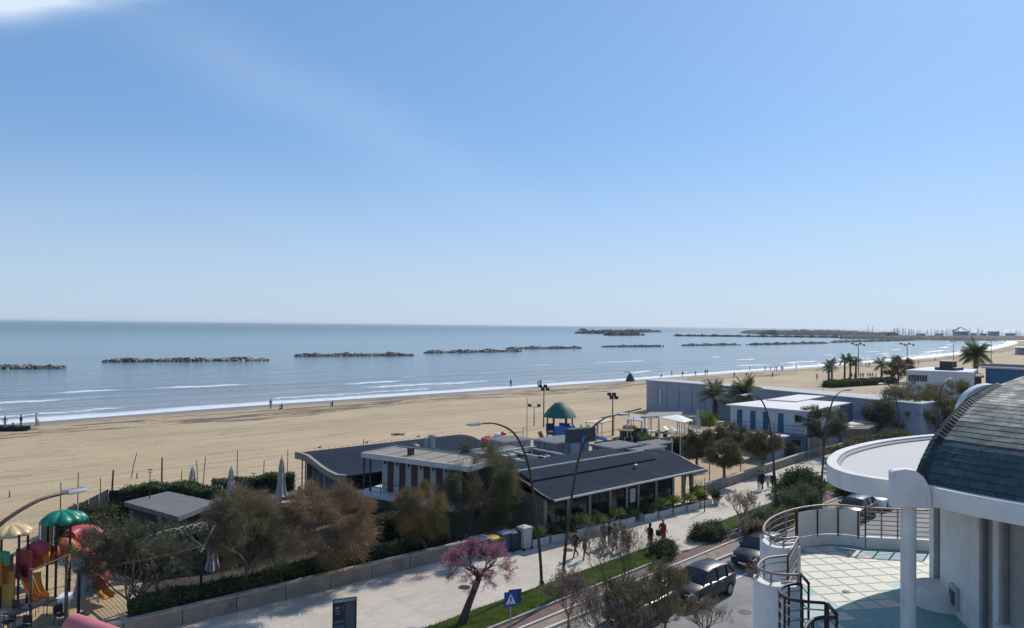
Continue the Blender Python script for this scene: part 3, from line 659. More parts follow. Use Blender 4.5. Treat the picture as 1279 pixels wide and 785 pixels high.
bush('shrub', 'dark low shrub beside the parked cars beyond the terrace', 'shrub', (63.5, 28.3, 0.1), 2.4, 1.2, 1.3, L_dark, 67, 8000, mat2=L_green, w=0.08)
# hedges
hedge('hedge', 'dark leafy hedge behind the low wall beside the playground', (9.6, 37.1), (16.5, 36.9), 1.1, 0, 1.15, L_dark, 71, 22000, L_green, lw=0.07)
hedge('hedge', 'green hedge behind the low wall below the rust brown tree', (16.6, 37.2), (27.5, 37.2), 1.0, 0, 1.25, L_dark, 72, 14000, L_green, lw=0.07)
hedge('hedge', 'high ivy hedge on the beach side of the flat grey shed', (14.6, 58.5), (19.5, 54.0), 1.6, 0, 2.3, L_dark, 73, 18000, L_green, lw=0.08)
hedge('hedge', 'bright yellow green hedge right of the flat grey shed', (18.3, 55.5), (21.8, 55.0), 1.4, 0, 1.6, L_green, 74, 8000, L_lime, lw=0.08)
hedge('hedge', 'long dark hedge bounding the cafe garden on the beach side', (21.5, 60.5), (27.8, 59.3), 1.1, 0, 1.3, L_dark, 75, 10000, L_green, lw=0.08)
hedge('hedge', 'dark hedge along the near side of the flat grey shed', (13.2, 45.6), (19.0, 43.2), 1.3, 0, 2.0, L_dark, 76, 14000, L_green, lw=0.07)
hedge('hedge', 'dark hedge in the cafe garden behind the folded parasols', (17.5, 48.5), (25.5, 48.2), 1.2, 0, 1.5, L_dark, 77, 14000, L_green, lw=0.08)
hedge('hedge', 'dark hedge below the white pillared pavilion', (24.6, 46.0), (27.6, 38.6), 1.0, 0, 1.7, L_dark, 78, 12000, L_olive, lw=0.08)
hedge('hedge', 'green hedge by the small palms on the far beach', (172, 83), (200, 79), 2.5, 0, 1.3, L_dark, 79, 5000, L_green, lw=0.35, leaf=(0.3, 0.6))
hedge('hedge', 'dark hedge round the beach bar behind the dark restaurant', (64.5, 51.0), (72.5, 58.5), 1.2, 0, 1.4, L_dark, 80, 9000, L_green, lw=0.12)
bush('shrub', 'green climbing shrub at the right end of the restaurant veranda', 'shrub', (50.3, 34.6, 0), 0.7, 0.6, 1.9, L_green, 81, 5000, mat2=L_lime, w=0.07)
hedge('hedge', 'dark overgrown hedge left of the flat grey shed', (10.2, 53.5), (12.6, 45.2), 1.6, 0, 1.5, L_dark, 82, 16000, L_dark, lw=0.08)
hedge('hedge', 'low dark hedge running below the shed towards the big brown tree', (12.0, 44.6), (16.5, 43.0), 1.4, 0, 1.3, L_dark, 83, 14000, L_olive, lw=0.07)
hedge('hedge', 'dark hedge filling the gap right of the rust brown tree', (21.5, 40.3), (25.6, 39.0), 1.2, 0, 2.2, L_dark, 84, 12000, L_olive, lw=0.07)
hedge('hedge', 'dark tangled hedge between the netting fence and the flat grey shed', (10.5, 55.0), (13.6, 58.5), 3.0, 0, 1.2, L_dark, 85, 14000, L_olive, lw=0.08)
hedge('hedge', 'long dark hedge before the sail roof of the beach bar', P(800, 566)[:2], P(868, 570)[:2], 1.6, 0, 1.7, L_dark, 86, 10000, L_green, lw=0.12)
# palms
palm('palm_tree', 'left of the two palms by the white beach huts', (97.5, 64.3, 0), 3.7, 2.9, 91, L_palm, 'palms by the beach huts', tr=0.34)
palm('palm_tree', 'right and fuller palm of the two by the white beach huts', (92.5, 56.3, 0), 4.9, 3.0, 92, L_palm, 'palms by the beach huts', n=34, tr=0.3)
palm('palm_tree', 'tall full palm standing alone beside the blue building', (194, 58.5, 0), 8.2, 4.3, 93, L_palm, n=48, tr=0.45)
for k, (x, y, th) in enumerate([(1035, 482, 4.2), (1039, 479, 4.8), (1055, 476, 5.3), (1062, 476, 5.6), (1069, 476, 5.2), (1101, 478, 4.6)]):
    p = P(x, y)
    palm('palm_tree', ['small palm leftmost in the row on the far beach', 'small palm second in the row on the far beach', 'slim palm third in the row beyond the long grey wall', 'slim palm left of the far lamp mast', 'slim palm right beside the far lamp mast', 'bushier small palm left of the flat white pavilion'][k], p, th, 2.3 if k != 5 else 3.0, 94+k, L_palm, 'small palms on the far beach', n=18, tr=0.22)
feather_tree('tamarisk_tree', 'reddish brown bare tree left of the flat white pavilion', 'tree', P(1122, 478), 6.5, 3.8, L_brown, 101, None, n=4000, strip_w=0.16, strip_l=(0.3, 0.8))
# ------------------------------------------------------------ shared building materials
white = bpy.data.materials.new('white_render'); t = NT(white)
sa = t.noise(1.0, 5, 0.65, vec=t.co('Object', (5.5, 5.5, 0.55))); sb2 = t.noise(1.3, 6, 0.7); sc3 = t.noise(14, 4, 0.6)
c = t.mix(t.rng(sb2, 0.35, 0.7), (0.71, 0.71, 0.69), (0.62, 0.61, 0.58)); c = t.mix(t.math('MULTIPLY', t.math('MULTIPLY', t.rng(sa, 0.50, 0.72), t.rng(sb2, 0.4, 0.6)), 0.55), c, (0.40, 0.385, 0.35))
c = t.mix(t.math('MULTIPLY', t.rng(sc3, 0.62, 0.74), 0.3), c, (0.45, 0.44, 0.41)); t.color(c); t.rough(0.85); t.b.inputs['Specular IOR Level'].default_value = 0.2
t.bump(t.math('ADD', t.noise(45, 4, 0.6), t.math('MULTIPLY', t.noise(3, 3), 2.0)), 0.35, 0.01); MATS['white_render'] = white
offwhite = M('offwhite_paint', (0.60, 0.58, 0.54), 0.7, 0.1, 2.0, stain=(0.4, 0.37, 0.33), stain_amt=0.3)
roofblue = M('roof_membrane', (0.022, 0.031, 0.047), 0.9, 0.16, 0.8, bscale=8, bump=0.15, stain=(0.055, 0.064, 0.074), stain_amt=0.7, spec=0.05)
darkgrey = M('dark_metal', (0.045, 0.047, 0.052), 0.5, 0.2, 3.0, metal=0.3)
steel = M('galvanised_steel', (0.33, 0.34, 0.36), 0.45, 0.15, 4.0, metal=0.7)
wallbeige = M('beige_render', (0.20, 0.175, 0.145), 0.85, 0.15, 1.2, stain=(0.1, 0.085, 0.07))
woodw = M('weathered_wood', (0.17, 0.125, 0.085), 0.85, 0.3, 2.0, bump=0.5, bscale=12)
woodd = M('dark_wood', (0.055, 0.038, 0.028), 0.8, 0.3, 3.0, bump=0.4)
brownsh = M('brown_shutter', (0.13, 0.052, 0.036), 0.7, 0.2, 3.0)
gravel = M('roof_gravel', (0.27, 0.235, 0.19), 0.95, 0.15, 1.5, bump=0.5, bscale=25, bdist=0.03, stain=(0.19, 0.16, 0.13))
greyroof = M('grey_roofing', (0.15, 0.15, 0.155), 0.9, 0.14, 1.0, bump=0.3, stain=(0.15, 0.14, 0.13))
stonew = M('low_wall_stone', (0.27, 0.225, 0.175), 0.95, 0.22, 1.2, bump=0.6, bscale=14, bdist=0.02, stain=(0.11, 0.095, 0.075), stain_amt=0.7)
bluegrey = M('bluegrey_cladding', (0.30, 0.335, 0.38), 0.7, 0.08, 0.7, stain=(0.21, 0.235, 0.265), stain_amt=0.4)
m = bpy.data.materials.new('window_glass'); t = NT(m); t.color(t.mix(t.rng(t.noise(0.7, 2), 0.4, 0.6), (0.008, 0.009, 0.011), (0.03, 0.032, 0.035))); t.rough(0.12); MATS['glass'] = m
glass = MATS['glass']

dk_ = MB(); dk_.sheet([(17.5, 45.5), (27.0, 44.0), (27.8, 59.0), (20.5, 59.8)], 0.03); ground(dk_, 'decking', M('cafe_decking', (0.075, 0.06, 0.05), 0.85, 0.3, 2.0, bump=0.4))
dk_ = MB(); dk_.sheet([(9.8, 36.6), (30, 36.6), (30, 44.5), (17, 45), (18.5, 52), (21, 57.5), (14.2, 60.6), (9.4, 54.5), (10.6, 47), (11.8, 43), (10.5, 40)], 0.02); ground(dk_, 'shaded_garden_ground', M('shaded_garden_ground', (0.055, 0.047, 0.033), 0.95, 0.35, 1.0, bump=0.6, bscale=10, bdist=0.05))  # dark garden ground; its colour stands in for shade round shed and hedges
# low wall along the promenade
def low_wall(u0_, u1, label, v=WALLV, v1=None):
    v1 = v if v1 is None else v1; r = thing('low_wall', label, 'wall', ((u0_+u1)/2, (v+v1)/2, 0), 'low walls along the promenade'); n = max(1, int((u1-u0_)/2.4))
    w = MB(); c = MB()
    for k in range(n):
        a = u0_+(u1-u0_)*k/n; b = u0_+(u1-u0_)*(k+1)/n; va = v+(v1-v)*k/n; vb = v+(v1-v)*(k+1)/n
        w.prism([(a+0.02, va), (b-0.02, vb), (b-0.02, vb+0.3), (a+0.02, va+0.3)], 0, 0.72); c.prism([(a+0.01, va-0.04), (b-0.01, vb-0.04), (b-0.01, vb+0.34), (a+0.01, va+0.34)], 0.72, 0.80)
    w.obj('wall', stonew, r); c.obj('coping', M('wall_coping', (0.34, 0.3, 0.25), 0.9, 0.2, 2), r)
low_wall(-6, 29.0, 'long low stone wall in front of the hedge and feathery trees')
low_wall(51.4, 76, 'low stone wall running on beyond the long dark roofed restaurant', 35.9, 38.9)
low_wall(76.2, 120, 'distant low stone wall behind the curved lamps', 38.9, 40)

# ---------------- long dark roofed restaurant
R1 = thing('restaurant_building', 'long low restaurant with a curved dark blue roof beside the promenade planters', 'building', (41, 37, 0))
PV = [33.3, 33.7, 34.4, 35.2, 36.0, 36.8, 37.6, 38.6, 40.0, 42.0]; PZ = [3.0, 3.03, 3.17, 3.42, 3.68, 3.86, 3.95, 3.93, 3.75, 3.35]
def rprof(u):   # roof stretches a little further towards the gable crest
    return [(v, z) for v, z in zip(PV, PZ)]
mb = MB()
us_ = np.linspace(33.0, 49.6, 26)
top = [[(u, v, z) for v, z in rprof(u)] for u in us_]; bot = [[(u, v, z-0.16) for v, z in rprof(u)] for u in us_]
mb.loft([t_+b_[::-1] for t_, b_ in zip(top, bot)]); mb.obj('roof', roofblue, R1, smooth=True)
sm_ = MB()
for u in np.linspace(33.6, 49.2, 20):
    for (v0, z0), (v1, z1) in zip(list(zip(PV, PZ))[:-1], list(zip(PV, PZ))[1:]): sm_.prism([(u-0.012, v0), (u+0.012, v0), (u+0.012, v1), (u-0.012, v1)], min(z0, z1)-0.02, max(z0, z1)-0.001) if False else sm_.add([(u-0.02, v0, z0+0.006), (u+0.02, v0, z0+0.006), (u+0.02, v1, z1+0.006), (u-0.02, v1, z1+0.006)], [(0, 1, 2, 3)])
sm_.obj('roof_seam', M('roof_seam', (0.028, 0.037, 0.053), 0.9, 0.1, spec=0.05), R1)
g = MB(); g.b2((32.95, 33.2, 2.93), (49.65, 33.29, 3.06)); g.obj('gutter', M('pale_gutter', (0.62, 0.6, 0.56), 0.5, 0.1, 3, metal=0.2), R1)
g = MB()
gp = [(v, z) for v, z in zip(PV, PZ)]
for x0, x1 in ((49.603, 49.70), (32.9, 32.997)):
    g = MB(); g.loft([[(x, v, z+0.04) for v, z in gp]+[(x, v, z-0.22) for v, z in gp[::-1]] for x in (x0, x1)]); g.obj('barge_board', darkgrey, R1)
g = MB(); g.add([(33.4, 36.2, 3.72), (46.6, 36.2, 3.72), (46.6, 37.6, 4.32), (33.4, 37.6, 4.32), (33.4, 37.9, 3.9), (46.6, 37.9, 3.9), (33.4, 36.2, 3.86), (46.6, 36.2, 3.86)],
  [(6, 7, 2, 3), (3, 2, 5, 4), (0, 1, 7, 6), (0, 6, 3, 4), (1, 5, 2, 7)]); g.obj('raised_roof', roofblue, R1)
g = MB(); g.b2((33.3, 37.55, 4.26), (46.7, 37.68, 4.40)); g.obj('parapet_cap', M('parapet_metal', (0.5, 0.5, 0.49), 0.4, 0.1, 3, metal=0.3), R1)
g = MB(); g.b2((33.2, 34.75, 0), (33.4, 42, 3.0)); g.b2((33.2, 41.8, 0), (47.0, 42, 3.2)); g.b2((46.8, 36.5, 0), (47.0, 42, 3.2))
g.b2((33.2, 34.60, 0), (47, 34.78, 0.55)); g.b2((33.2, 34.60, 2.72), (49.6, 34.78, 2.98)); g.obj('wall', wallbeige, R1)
xs = [33.2, 35.3, 37.4, 39.5, 41.3, 42.6, 44.7, 46.8]
for k, x in enumerate(xs+[48.1, 49.3]):
    g = MB(); g.b2((x, 34.52, 0), (x+0.22, 34.70, 2.75)); g.obj('pillar', M('pillar_paint', (0.30, 0.27, 0.23), 0.7, 0.12, 2), R1)
for k in range(7):
    a, b = xs[k]+0.22, xs[k+1]
    f = MB()
    if k == 4: continue
    f.b2((a, 34.64, 0.55), (b, 34.72, 2.72)); w = f.obj('window', glass, R1)
    fr = MB(); mid = (a+b)/2
    fr.b2((a, 34.60, 0.55), (a+0.04, 34.637, 2.72)); fr.b2((b-0.04, 34.60, 0.55), (b, 34.637, 2.72)); fr.b2((mid-0.02, 34.60, 0.55), (mid+0.02, 34.637, 2.72)); fr.b2((a, 34.60, 1.95), (b, 34.636, 1.99))
    fr.obj('frame', darkgrey, w)
g = MB(); g.b2((41.5, 34.62, 0.2), (42.6, 34.72, 2.72)); d_ = g.obj('door', darkgrey, R1)
g = MB(); g.b2((41.68, 34.55, 1.05), (42.42, 34.617, 2.35)); nb = g.obj('notice_board', darkgrey, R1)
g = MB(); g.b2((41.78, 34.53, 1.2), (42.32, 34.548, 2.25)); s_ = g.obj('notice_sheet', M('notice_paper', (0.68, 0.68, 0.66), 0.6, 0.05, 5), nb)
rr = random.Random(9); g = MB()
for k in range(9): g.b2((41.84, 34.520, 2.13-k*0.095), (41.84+rr.uniform(0.22, 0.42), 34.529, 2.155-k*0.095))
g.obj('lettering', darkgrey, s_)
for x in (48.1, 48.9):   # gathered awning curtains
    g = MB(); g.lathe([(0.10, 0), (0.13, 0.5), (0.09, 1.2), (0.2, 2.7)], (x+0.35, 34.65, 0.05), 10); g.obj('curtain', M('grey_curtain', (0.14, 0.13, 0.12), 0.9, 0.2, 5), R1, smooth=True)
for x, v in ((43.5, 35.6),): 
    g = MB(); g.lathe([(0.09, 0), (0.09, 0.18), (0.16, 0.22), (0.14, 0.3), (0.02, 0.34)], (x, v, 3.54), 8); g.obj('roof_vent', steel, R1)

g = MB(); g.b2((33.3, 37.9, 3.9), (46.6, 42, 4.0)); g.obj('rear_roof', roofblue, R1)
R1.location = (41.85, 37.45, 0); R1.scale = (1.012, 0.9, 0.925)
# planters with yuccas
pl_m = M('planter_concrete', (0.50, 0.48, 0.45), 0.85, 0.12, 3.0, stain=(0.33, 0.3, 0.26))
def planter(x, v, L_=1.42, h=0.5):
    v = 34.6-0.048*(x-32)
    r = thing('planter', 'x', 'planter', (x+L_/2, v, 0), 'planters in front of the restaurant')
    g = MB(); z = h
    o = [(x, v-0.26), (x+L_, v-0.26), (x+L_, v+0.26), (x, v+0.26)]
    g.b2((x, v-0.26, 0), (x+L_, v-0.20, z)); g.b2((x, v+0.20, 0), (x+L_, v+0.26, z)); g.b2((x, v-0.199, 0), (x+0.06, v+0.199, z)); g.b2((x+L_-0.06, v-0.199, 0), (x+L_, v+0.199, z)); g.obj('box', pl_m, r)
    g = MB(); g.b2((x+0.062, v-0.198, 0.02), (x+L_-0.062, v+0.198, z-0.06)); g.obj('soil', M('planter_soil', (0.05, 0.035, 0.025), 1, 0.3, 8), r); return r
names = ['leftmost', 'second', 'third', 'fourth', 'fifth', 'sixth']
xs2 = [32.1+1.62*k for k in range(6)]
for k, x in enumerate(xs2):
    tag(planter(x, 34.15), f'{names[k]} white planter box counted from the grey bin, left of the notice board')
xs3 = [42.6+1.62*k for k in range(5)]
for k, x in enumerate(xs3):
    tag(planter(x, 34.0), f'{names[k]} white planter box counted from the notice board, right of it')
def yucca(loc, h, seed, label, mat=None, n=90):
    loc = (loc[0], 34.6-0.048*(loc[0]-32), loc[2])
    rng = np.random.default_rng(seed); r = thing('potted_plant', label, 'plant', loc, 'spiky plants in the restaurant planters'); L_ = np.array(loc, float); V = []
    for j in range(3):
        b = L_+np.array([rng.uniform(-0.3, 0.3), rng.uniform(-0.1, 0.1), 0]); hh = h*rng.uniform(0.25, 0.5)
        g = MB().tube([b, b+np.array([0, 0, hh])], 0.035, 6); g.obj('stem', bark, r)
        dr = rvec(rng, n); dr[:, 2] = np.abs(dr[:, 2])*0.9+0.1; dr /= np.linalg.norm(dr, axis=1, keepdims=True)
        V.append(strips(np.tile(b+np.array([0, 0, hh]), (n, 1)), dr, rng.uniform(0.35, 0.65, n), np.full(n, 0.07), rng))
    leaf_obj('leaves', np.concatenate(V), mat or L_lime, r); return r
for k, (x, h, lb) in enumerate([(32.7, 0.9, 'yellow green spiky plant in the planter nearest the grey bin'), (33.9, 0.6, 'short spiky plant beside the first yellow green one'), (36.6, 1.3, 'largest yellow green spiky plant behind the walking group'), (38.2, 0.9, 'spiky plant between the largest one and the notice board'),
      (39.9, 1.1, 'yellow green spiky plant left of the dark round bush'), (41.0, 0.7, 'small yellow plant below the notice board'), (44.6, 1.0, 'bright spiky plant in the planter just right of the notice board'), (46.1, 1.2, 'bright spiky plant mid way along the right planters'), (47.9, 1.1, 'spiky plant second from the right end of the planters'), (49.3, 1.4, 'tall spiky plant at the right end of the planters')]):
    yucca((x, 34.1, 0.42), h, 200+k, lb, L_lime if k not in (1, 5) else L_green)
for k, (x, v) in enumerate([(35.2, 34.2), (40.6, 34.6), (43.3, 34.2)]):
    bush('shrub', ['dark leafy plant behind the second planter', 'dark ball shaped plant left of the notice board', 'dark leafy plant right of the notice board'][k], 'shrub', (x, v, 0.42), 0.55, 0.4, 0.9, L_dark, 210+k, 2600, mat2=L_green, w=0.05)
r = thing('potted_plant', 'dark potted plant in a round pot past the last planter', 'plant', (51.2, 33.6, 0))
g = MB(); g.lathe([(0.2, 0), (0.3, 0.5), (0.32, 0.55)], (51.2, 33.6, 0), 14); g.obj('pot', pl_m, r, smooth=True)
rg = np.random.default_rng(5); d = rvec(rg, 500); d[:, 2] = np.abs(d[:, 2])+0.4; leaf_obj('leaves', strips(np.array([51.2, 33.6, 0.55])+rg.normal(0, 0.14, (500, 3)), d/np.linalg.norm(d, axis=1, keepdims=True), rg.uniform(0.15, 0.6, 500), np.full(500, 0.05), rg), L_dark, r)

# ---------------- pavilion with white pillars and brown shutters
R2 = thing('pavilion', 'raised flat roofed pavilion with white pillars and brown shutters', 'building', (29.5, 42.5, 0))
A0, A1 = (27.15, 46.6), (29.75, 38.1)     # the face towards the playground
ax = Vector((A1[0]-A0[0], A1[1]-A0[1])); LEN = ax.length; ax.normalize(); nx = Vector((-ax.y, ax.x))   # nx points to +u (into building)
if nx.x < 0: nx = -nx
def f2(s, d): return (A0[0]+ax.x*s+nx.x*d, A0[1]+ax.y*s+nx.y*d)
def q4(s0, s1, d0, d1): return [f2(s0, d0), f2(s1, d0), f2(s1, d1), f2(s0, d1)]
g = MB(); g.prism(q4(-0.2, LEN+0.1, 0, 3.9), 4.62, 4.74); g.obj('roof', gravel, R2)
for k in range(5): 
    g = MB(); s0 = -0.1+k*(LEN)/5; g.prism(q4(s0+1.6, s0+1.68, 0.1, 3.8), 4.741, 4.765); g.obj('roof_joint', greyroof, R2)
g = MB(); g.prism(q4(-0.26, LEN+0.16, -0.08, 0), 4.50, 4.86); g.prism(q4(-0.26, LEN+0.16, 3.9, 3.98), 4.50, 4.86); g.prism(q4(-0.3, -0.2, 0, 3.9), 4.50, 4.86); g.prism(q4(LEN+0.1, LEN+0.18, 0, 3.9), 4.50, 4.86); g.obj('fascia', offwhite, R2)
g = MB(); g.prism(q4(-0.28, LEN+0.18, 3.90, 4.02), 4.861, 4.92); g.prism(q4(-0.32, -0.2, -0.06, 3.9), 4.861, 4.90); g.obj('roof_edge', darkgrey, R2)
g = MB(); g.prism(q4(-0.2, LEN, -1.0, 4), 2.05, 2.22); g.obj('deck', offwhite, R2)
g = MB(); g.prism(q4(0.2, LEN-0.1, 0.3, 3.9), 0, 2.05); g.obj('ground_floor', wallbeige, R2)
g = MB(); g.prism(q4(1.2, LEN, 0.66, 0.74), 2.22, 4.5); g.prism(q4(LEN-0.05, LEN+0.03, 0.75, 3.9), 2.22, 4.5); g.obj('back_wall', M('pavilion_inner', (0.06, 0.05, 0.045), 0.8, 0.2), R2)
np_ = 7; s0, s1 = 1.35, LEN-0.1; w = (s1-s0)/np_
for k in range(np_):
    g = MB(); g.prism(q4(s0+k*w, s0+k*w+0.46*w, 0.35, 0.6), 2.22, 4.5); g.obj('pillar', M('pillar_white_shaded', (0.40, 0.385, 0.36), 0.75, 0.1, 2), R2, bevel=0.01)  # off-white darkened in the colour to stand for the shaded side
    g = MB(); a = s0+k*w+0.46*w; g.prism(q4(a+0.002, a+0.54*w-0.002, 0.42, 0.48), 2.22, 4.46)
    for j in range(1, 12): g.prism(q4(a+0.05, a+0.54*w-0.05, 0.40, 0.418), 2.3+j*0.17, 2.38+j*0.17)
    g.obj('shutter', brownsh, R2)
    g = MB(); g.lathe([(0.05, 0), (0.07, 0.15), (0.03, 0.2)], (*f2(s0+k*w+0.3*w, 0.29), 4.18), 8); g.obj('wall_lamp', darkgrey, R2)
for k, s in enumerate((-0.1, 0.5)):
    g = MB(); g.prism(q4(s, s+0.09, -0.02, 0.07), 2.22, 4.5); g.obj('post', darkgrey, R2)
g = MB()
for s in np.arange(-0.2, LEN, 0.85): g.tube([(*f2(s, -0.92), 2.2), (*f2(s, -0.92), 3.15)], 0.02, 5)
for z in (2.5, 2.8, 3.15): g.tube([(*f2(-0.2, -0.92), z), (*f2(LEN-0.1, -0.92), z)], 0.016 if z < 3 else 0.024, 5)
g.obj('railing', darkgrey, R2)
for (s, d, sz, hh) in ((2.9, 1.6, 0.35, 0.45),):
    g = MB(); g.box((*f2(s, d), 4.74+hh/2), (sz, sz, hh), 0.3); g.box((*f2(s, d), 4.78+hh), (sz+0.1, sz+0.1, 0.05), 0.3); g.obj('roof_fan', darkgrey, R2)

# ---------------- wave roofed beach building
R3 = thing('wave_roof_building', 'beach building with a long wavy dark roof behind the pillared pavilion', 'building', (34, 54, 0))
wv_ = [(57.6, 3.35), (56.6, 3.42), (55.4, 3.38), (54.2, 3.12), (53.0, 2.86), (51.8, 2.68), (50.6, 2.62), (49.4, 2.74)]
wv_ = [(v, z) for v, z in wv_]
us_ = np.linspace(27.3, 44.0, 14)
rings = [[(u+0.12*i*0, v, z) for i, (v, z) in enumerate(wv_)]+[(u, v, z-0.15) for v, z in wv_[::-1]] for u in us_]
g = MB(); g.loft(rings); g.obj('roof', roofblue, R3, smooth=True)
g = MB(); wl = [(57.7, 3.36)]+wv_[1:-1]+[(49.3, 2.76)]
g.loft([[(x, v, z+0.05) for v, z in wl]+[(x, v, z-(0.42 if i > 2 else 0.5)) for i, (v, z) in list(enumerate(wl))[::-1]] for x in (27.12, 27.297)]); g.obj('fascia', M('wood_fascia', (0.30, 0.225, 0.145), 0.7, 0.2, 3, stain=(0.2, 0.15, 0.1)), R3)
g = MB(); g.loft([[(x, v, z+0.07) for v, z in wl]+[(x, v, z+0.052) for v, z in wl[::-1]] for x in (27.05, 27.34)]); g.obj('roof_edge', M('edge_grey', (0.26, 0.25, 0.24), 0.7, 0.15, 3), R3)
g = MB(); g.b2((27.9, 57.0, 0), (43.8, 57.15, 2.9)); g.b2((43.6, 50, 0), (43.8, 57, 2.5)); g.obj('wall', M('wave_wall', (0.19, 0.18, 0.165), 0.8, 0.15, 1.2), R3)
g = MB(); g.b2((28.4, 50.6, 0), (28.5, 56.9, 2.45)); w_ = g.obj('window', M('milky_glass', (0.13, 0.15, 0.17), 0.3, 0.3, 0.8), R3)
g = MB(); [g.b2((28.33, v, 0), (28.397, v+0.07, 2.45)) for v in (50.6, 52.7, 54.8, 56.85)]; g.obj('frame', offwhite, w_)
for v in (57.3, 56.7, 50.2):
    g = MB(); g.tube([(27.6, v, 0), (27.6, v, 3.0 if v > 55 else 2.3)], 0.05, 6); g.obj('post', darkgrey, R3)
for k in range(26):
    g = MB(); u = 27.6+k*0.62; g.tube([(u, 57.55, 3.36), (u, 57.55, 3.52)], 0.015, 4); g.obj('roof_spike', darkgrey, R3)
for u, v, z, rr_ in ((36.6, 54.6, 3.2, 0.5),):
    g = MB(); g.lathe([(rr_*1.4, 0), (rr_*1.3, 0.22), (rr_*0.9, 0.4), (0.1, 0.52)], (u, v, z-0.1), 14); g.obj('roof_dome', darkgrey, R3, smooth=True)
vt = P(536, 566, 3.2)
g = MB(); g.b2((vt[0]-0.9, vt[1]-0.6, 2.9), (vt[0]+0.9, vt[1]+0.6, 3.5)); g.obj('air_unit', darkgrey, R3)
g = MB(); g.lathe([(0.28, 0), (0.28, 1.0), (0.36, 1.02), (0.36, 1.12), (0.22, 1.14), (0.22, 1.2)], (vt[0]+0.25, vt[1], 3.5), 12); g.tube([(vt[0]-0.35, vt[1], 3.5), (vt[0]-0.35, vt[1], 4.5)], 0.16, 10); g.obj('exhaust_pipe', steel, R3, smooth=True)
g = MB(); g.b2((vt[0]-1.6, vt[1]-1.9, 3.0), (vt[0]+0.6, vt[1]-0.9, 3.14)); g.obj('skylight', offwhite, R3)

# ---------------- middle service block with pergola beams, box rooms and sign
R4 = thing('service_block', 'low dark roofed service block with white roof beams behind the restaurant', 'building', (38, 46, 0))
g = MB(); g.b2((33.4, 42.3, 0), (45.6, 48.6, 2.3)); g.obj('wall', wallbeige, R4)
g = MB(); g.b2((33.2, 42.1, 2.3), (45.8, 48.8, 2.42)); g.obj('roof', M('dark_roof', (0.02, 0.021, 0.024), 0.9, 0.3, 1.0), R4)
for k in range(6):
    g = MB(); u = 33.6+k*2.4; g.b2((u, 42.2, 2.85), (u+0.12, 48.9, 3.0)); g.obj('beam', offwhite, R4)
for v in (42.2, 48.9):
    g = MB(); g.b2((33.2, v-0.07, 3.0), (46, v+0.07, 3.16)); g.obj('beam', offwhite, R4)
for u in (33.8, 45.5):
    for v in (42.2, 48.9): g = MB(); g.b2((u-0.06, v-0.06, 2.42), (u+0.06, v+0.06, 3.0)); g.obj('post', offwhite, R4)
g = MB(); g.b2((34, 49.2, 0), (46, 52.5, 2.6)); g.b2((33.9, 49.1, 2.6), (46.1, 52.6, 2.72)); g.obj('annex', greyroof, R4)
g = MB(); g.b2((35, 49.5, 2.72), (44, 49.62, 3.0)); g.b2((35, 51.9, 2.72), (44, 52.0, 2.95)); g.obj('annex_parapet', offwhite, R4)
for k, (u, v, w, d, h_) in enumerate([(36.0, 44.5, 1.0, 0.8, 0.7), (37.6, 44.6, 0.8, 0.8, 0.55), (40.2, 46.4, 1.3, 0.9, 0.8), (43.2, 45.0, 0.9, 0.7, 0.6), (34.9, 47.2, 0.7, 0.7, 0.9)]):
    g = MB(); g.b2((u, v, 2.421), (u+w, v+d, 2.42+h_)); au = g.obj('air_unit', M('air_unit_grey', (0.38, 0.38, 0.37), 0.6, 0.12, 3), R4, bevel=0.02)
    g = MB(); g.lathe([(0.26, 0), (0.26, 0.03), (0.05, 0.05)], (u+w/2, v+d/2, 2.42+h_), 14); g.obj('fan', darkgrey, au)
g = MB(); g.tube([(34.5, 43.5, 2.47), (38.9, 43.6, 2.47), (39.0, 46.0, 2.47), (45.0, 46.1, 2.47)], 0.05, 6); g.obj('pipe', steel, R4)
g = MB(); g.b2((38.2, 47.2, 2.421), (42.6, 48.2, 2.62)); g.obj('roof_hatch', M('hatch_pale', (0.45, 0.45, 0.44), 0.6, 0.1), R4)
def cabin(a, b, h, label, wm, rm=greyroof, door=None, name='cabin', over=0.12, group='grey cabins behind the restaurant'):
    r = thing(name, label, 'cabin', ((a[0]+b[0])/2, (a[1]+b[1])/2, 0), group)
    g = MB(); g.b2((a[0], a[1], 0), (b[0], b[1], h)); g.obj('wall', wm, r)
    g = MB(); g.b2((a[0]-over, a[1]-over, h), (b[0]+over, b[1]+over, h+0.12)); g.obj('roof', rm, r)
    g = MB(); g.b2((a[0]-over-0.02, a[1]-over-0.02, h+0.02), (a[0]-over, b[1]+over, h+0.17)); g.b2((a[0]-over, a[1]-over-0.02, h+0.02), (b[0]+over, a[1]-over, h+0.17)); g.obj('roof_edge', offwhite, r)
    g = MB(); n = int((b[1]-a[1])/0.9)
    for k in range(1, n+1): g.b2((a[0]-0.015, a[1]+(b[1]-a[1])*k/(n+1)-0.02, 0.05), (a[0], a[1]+(b[1]-a[1])*k/(n+1)+0.02, h-0.05))
    n = int((b[0]-a[0])/0.9)
    for k in range(1, n+1): g.b2((a[0]+(b[0]-a[0])*k/(n+1)-0.02, a[1]-0.015, 0.05), (a[0]+(b[0]-a[0])*k/(n+1)+0.02, a[1], h-0.05))
    g.obj('batten', darkgrey, r)
    if door:
        g = MB(); g.b2((a[0]-0.03, door[0], 0.05), (a[0]-0.016, door[1], 2.0)); g.obj('door', M('door_blue', (0.03, 0.075, 0.13), 0.6, 0.15), r)
    return r
greyp = M('grey_panel', (0.23, 0.23, 0.235), 0.75, 0.1, 1.5); palep = M('pale_panel', (0.40, 0.41, 0.42), 0.7, 0.1, 1.5)
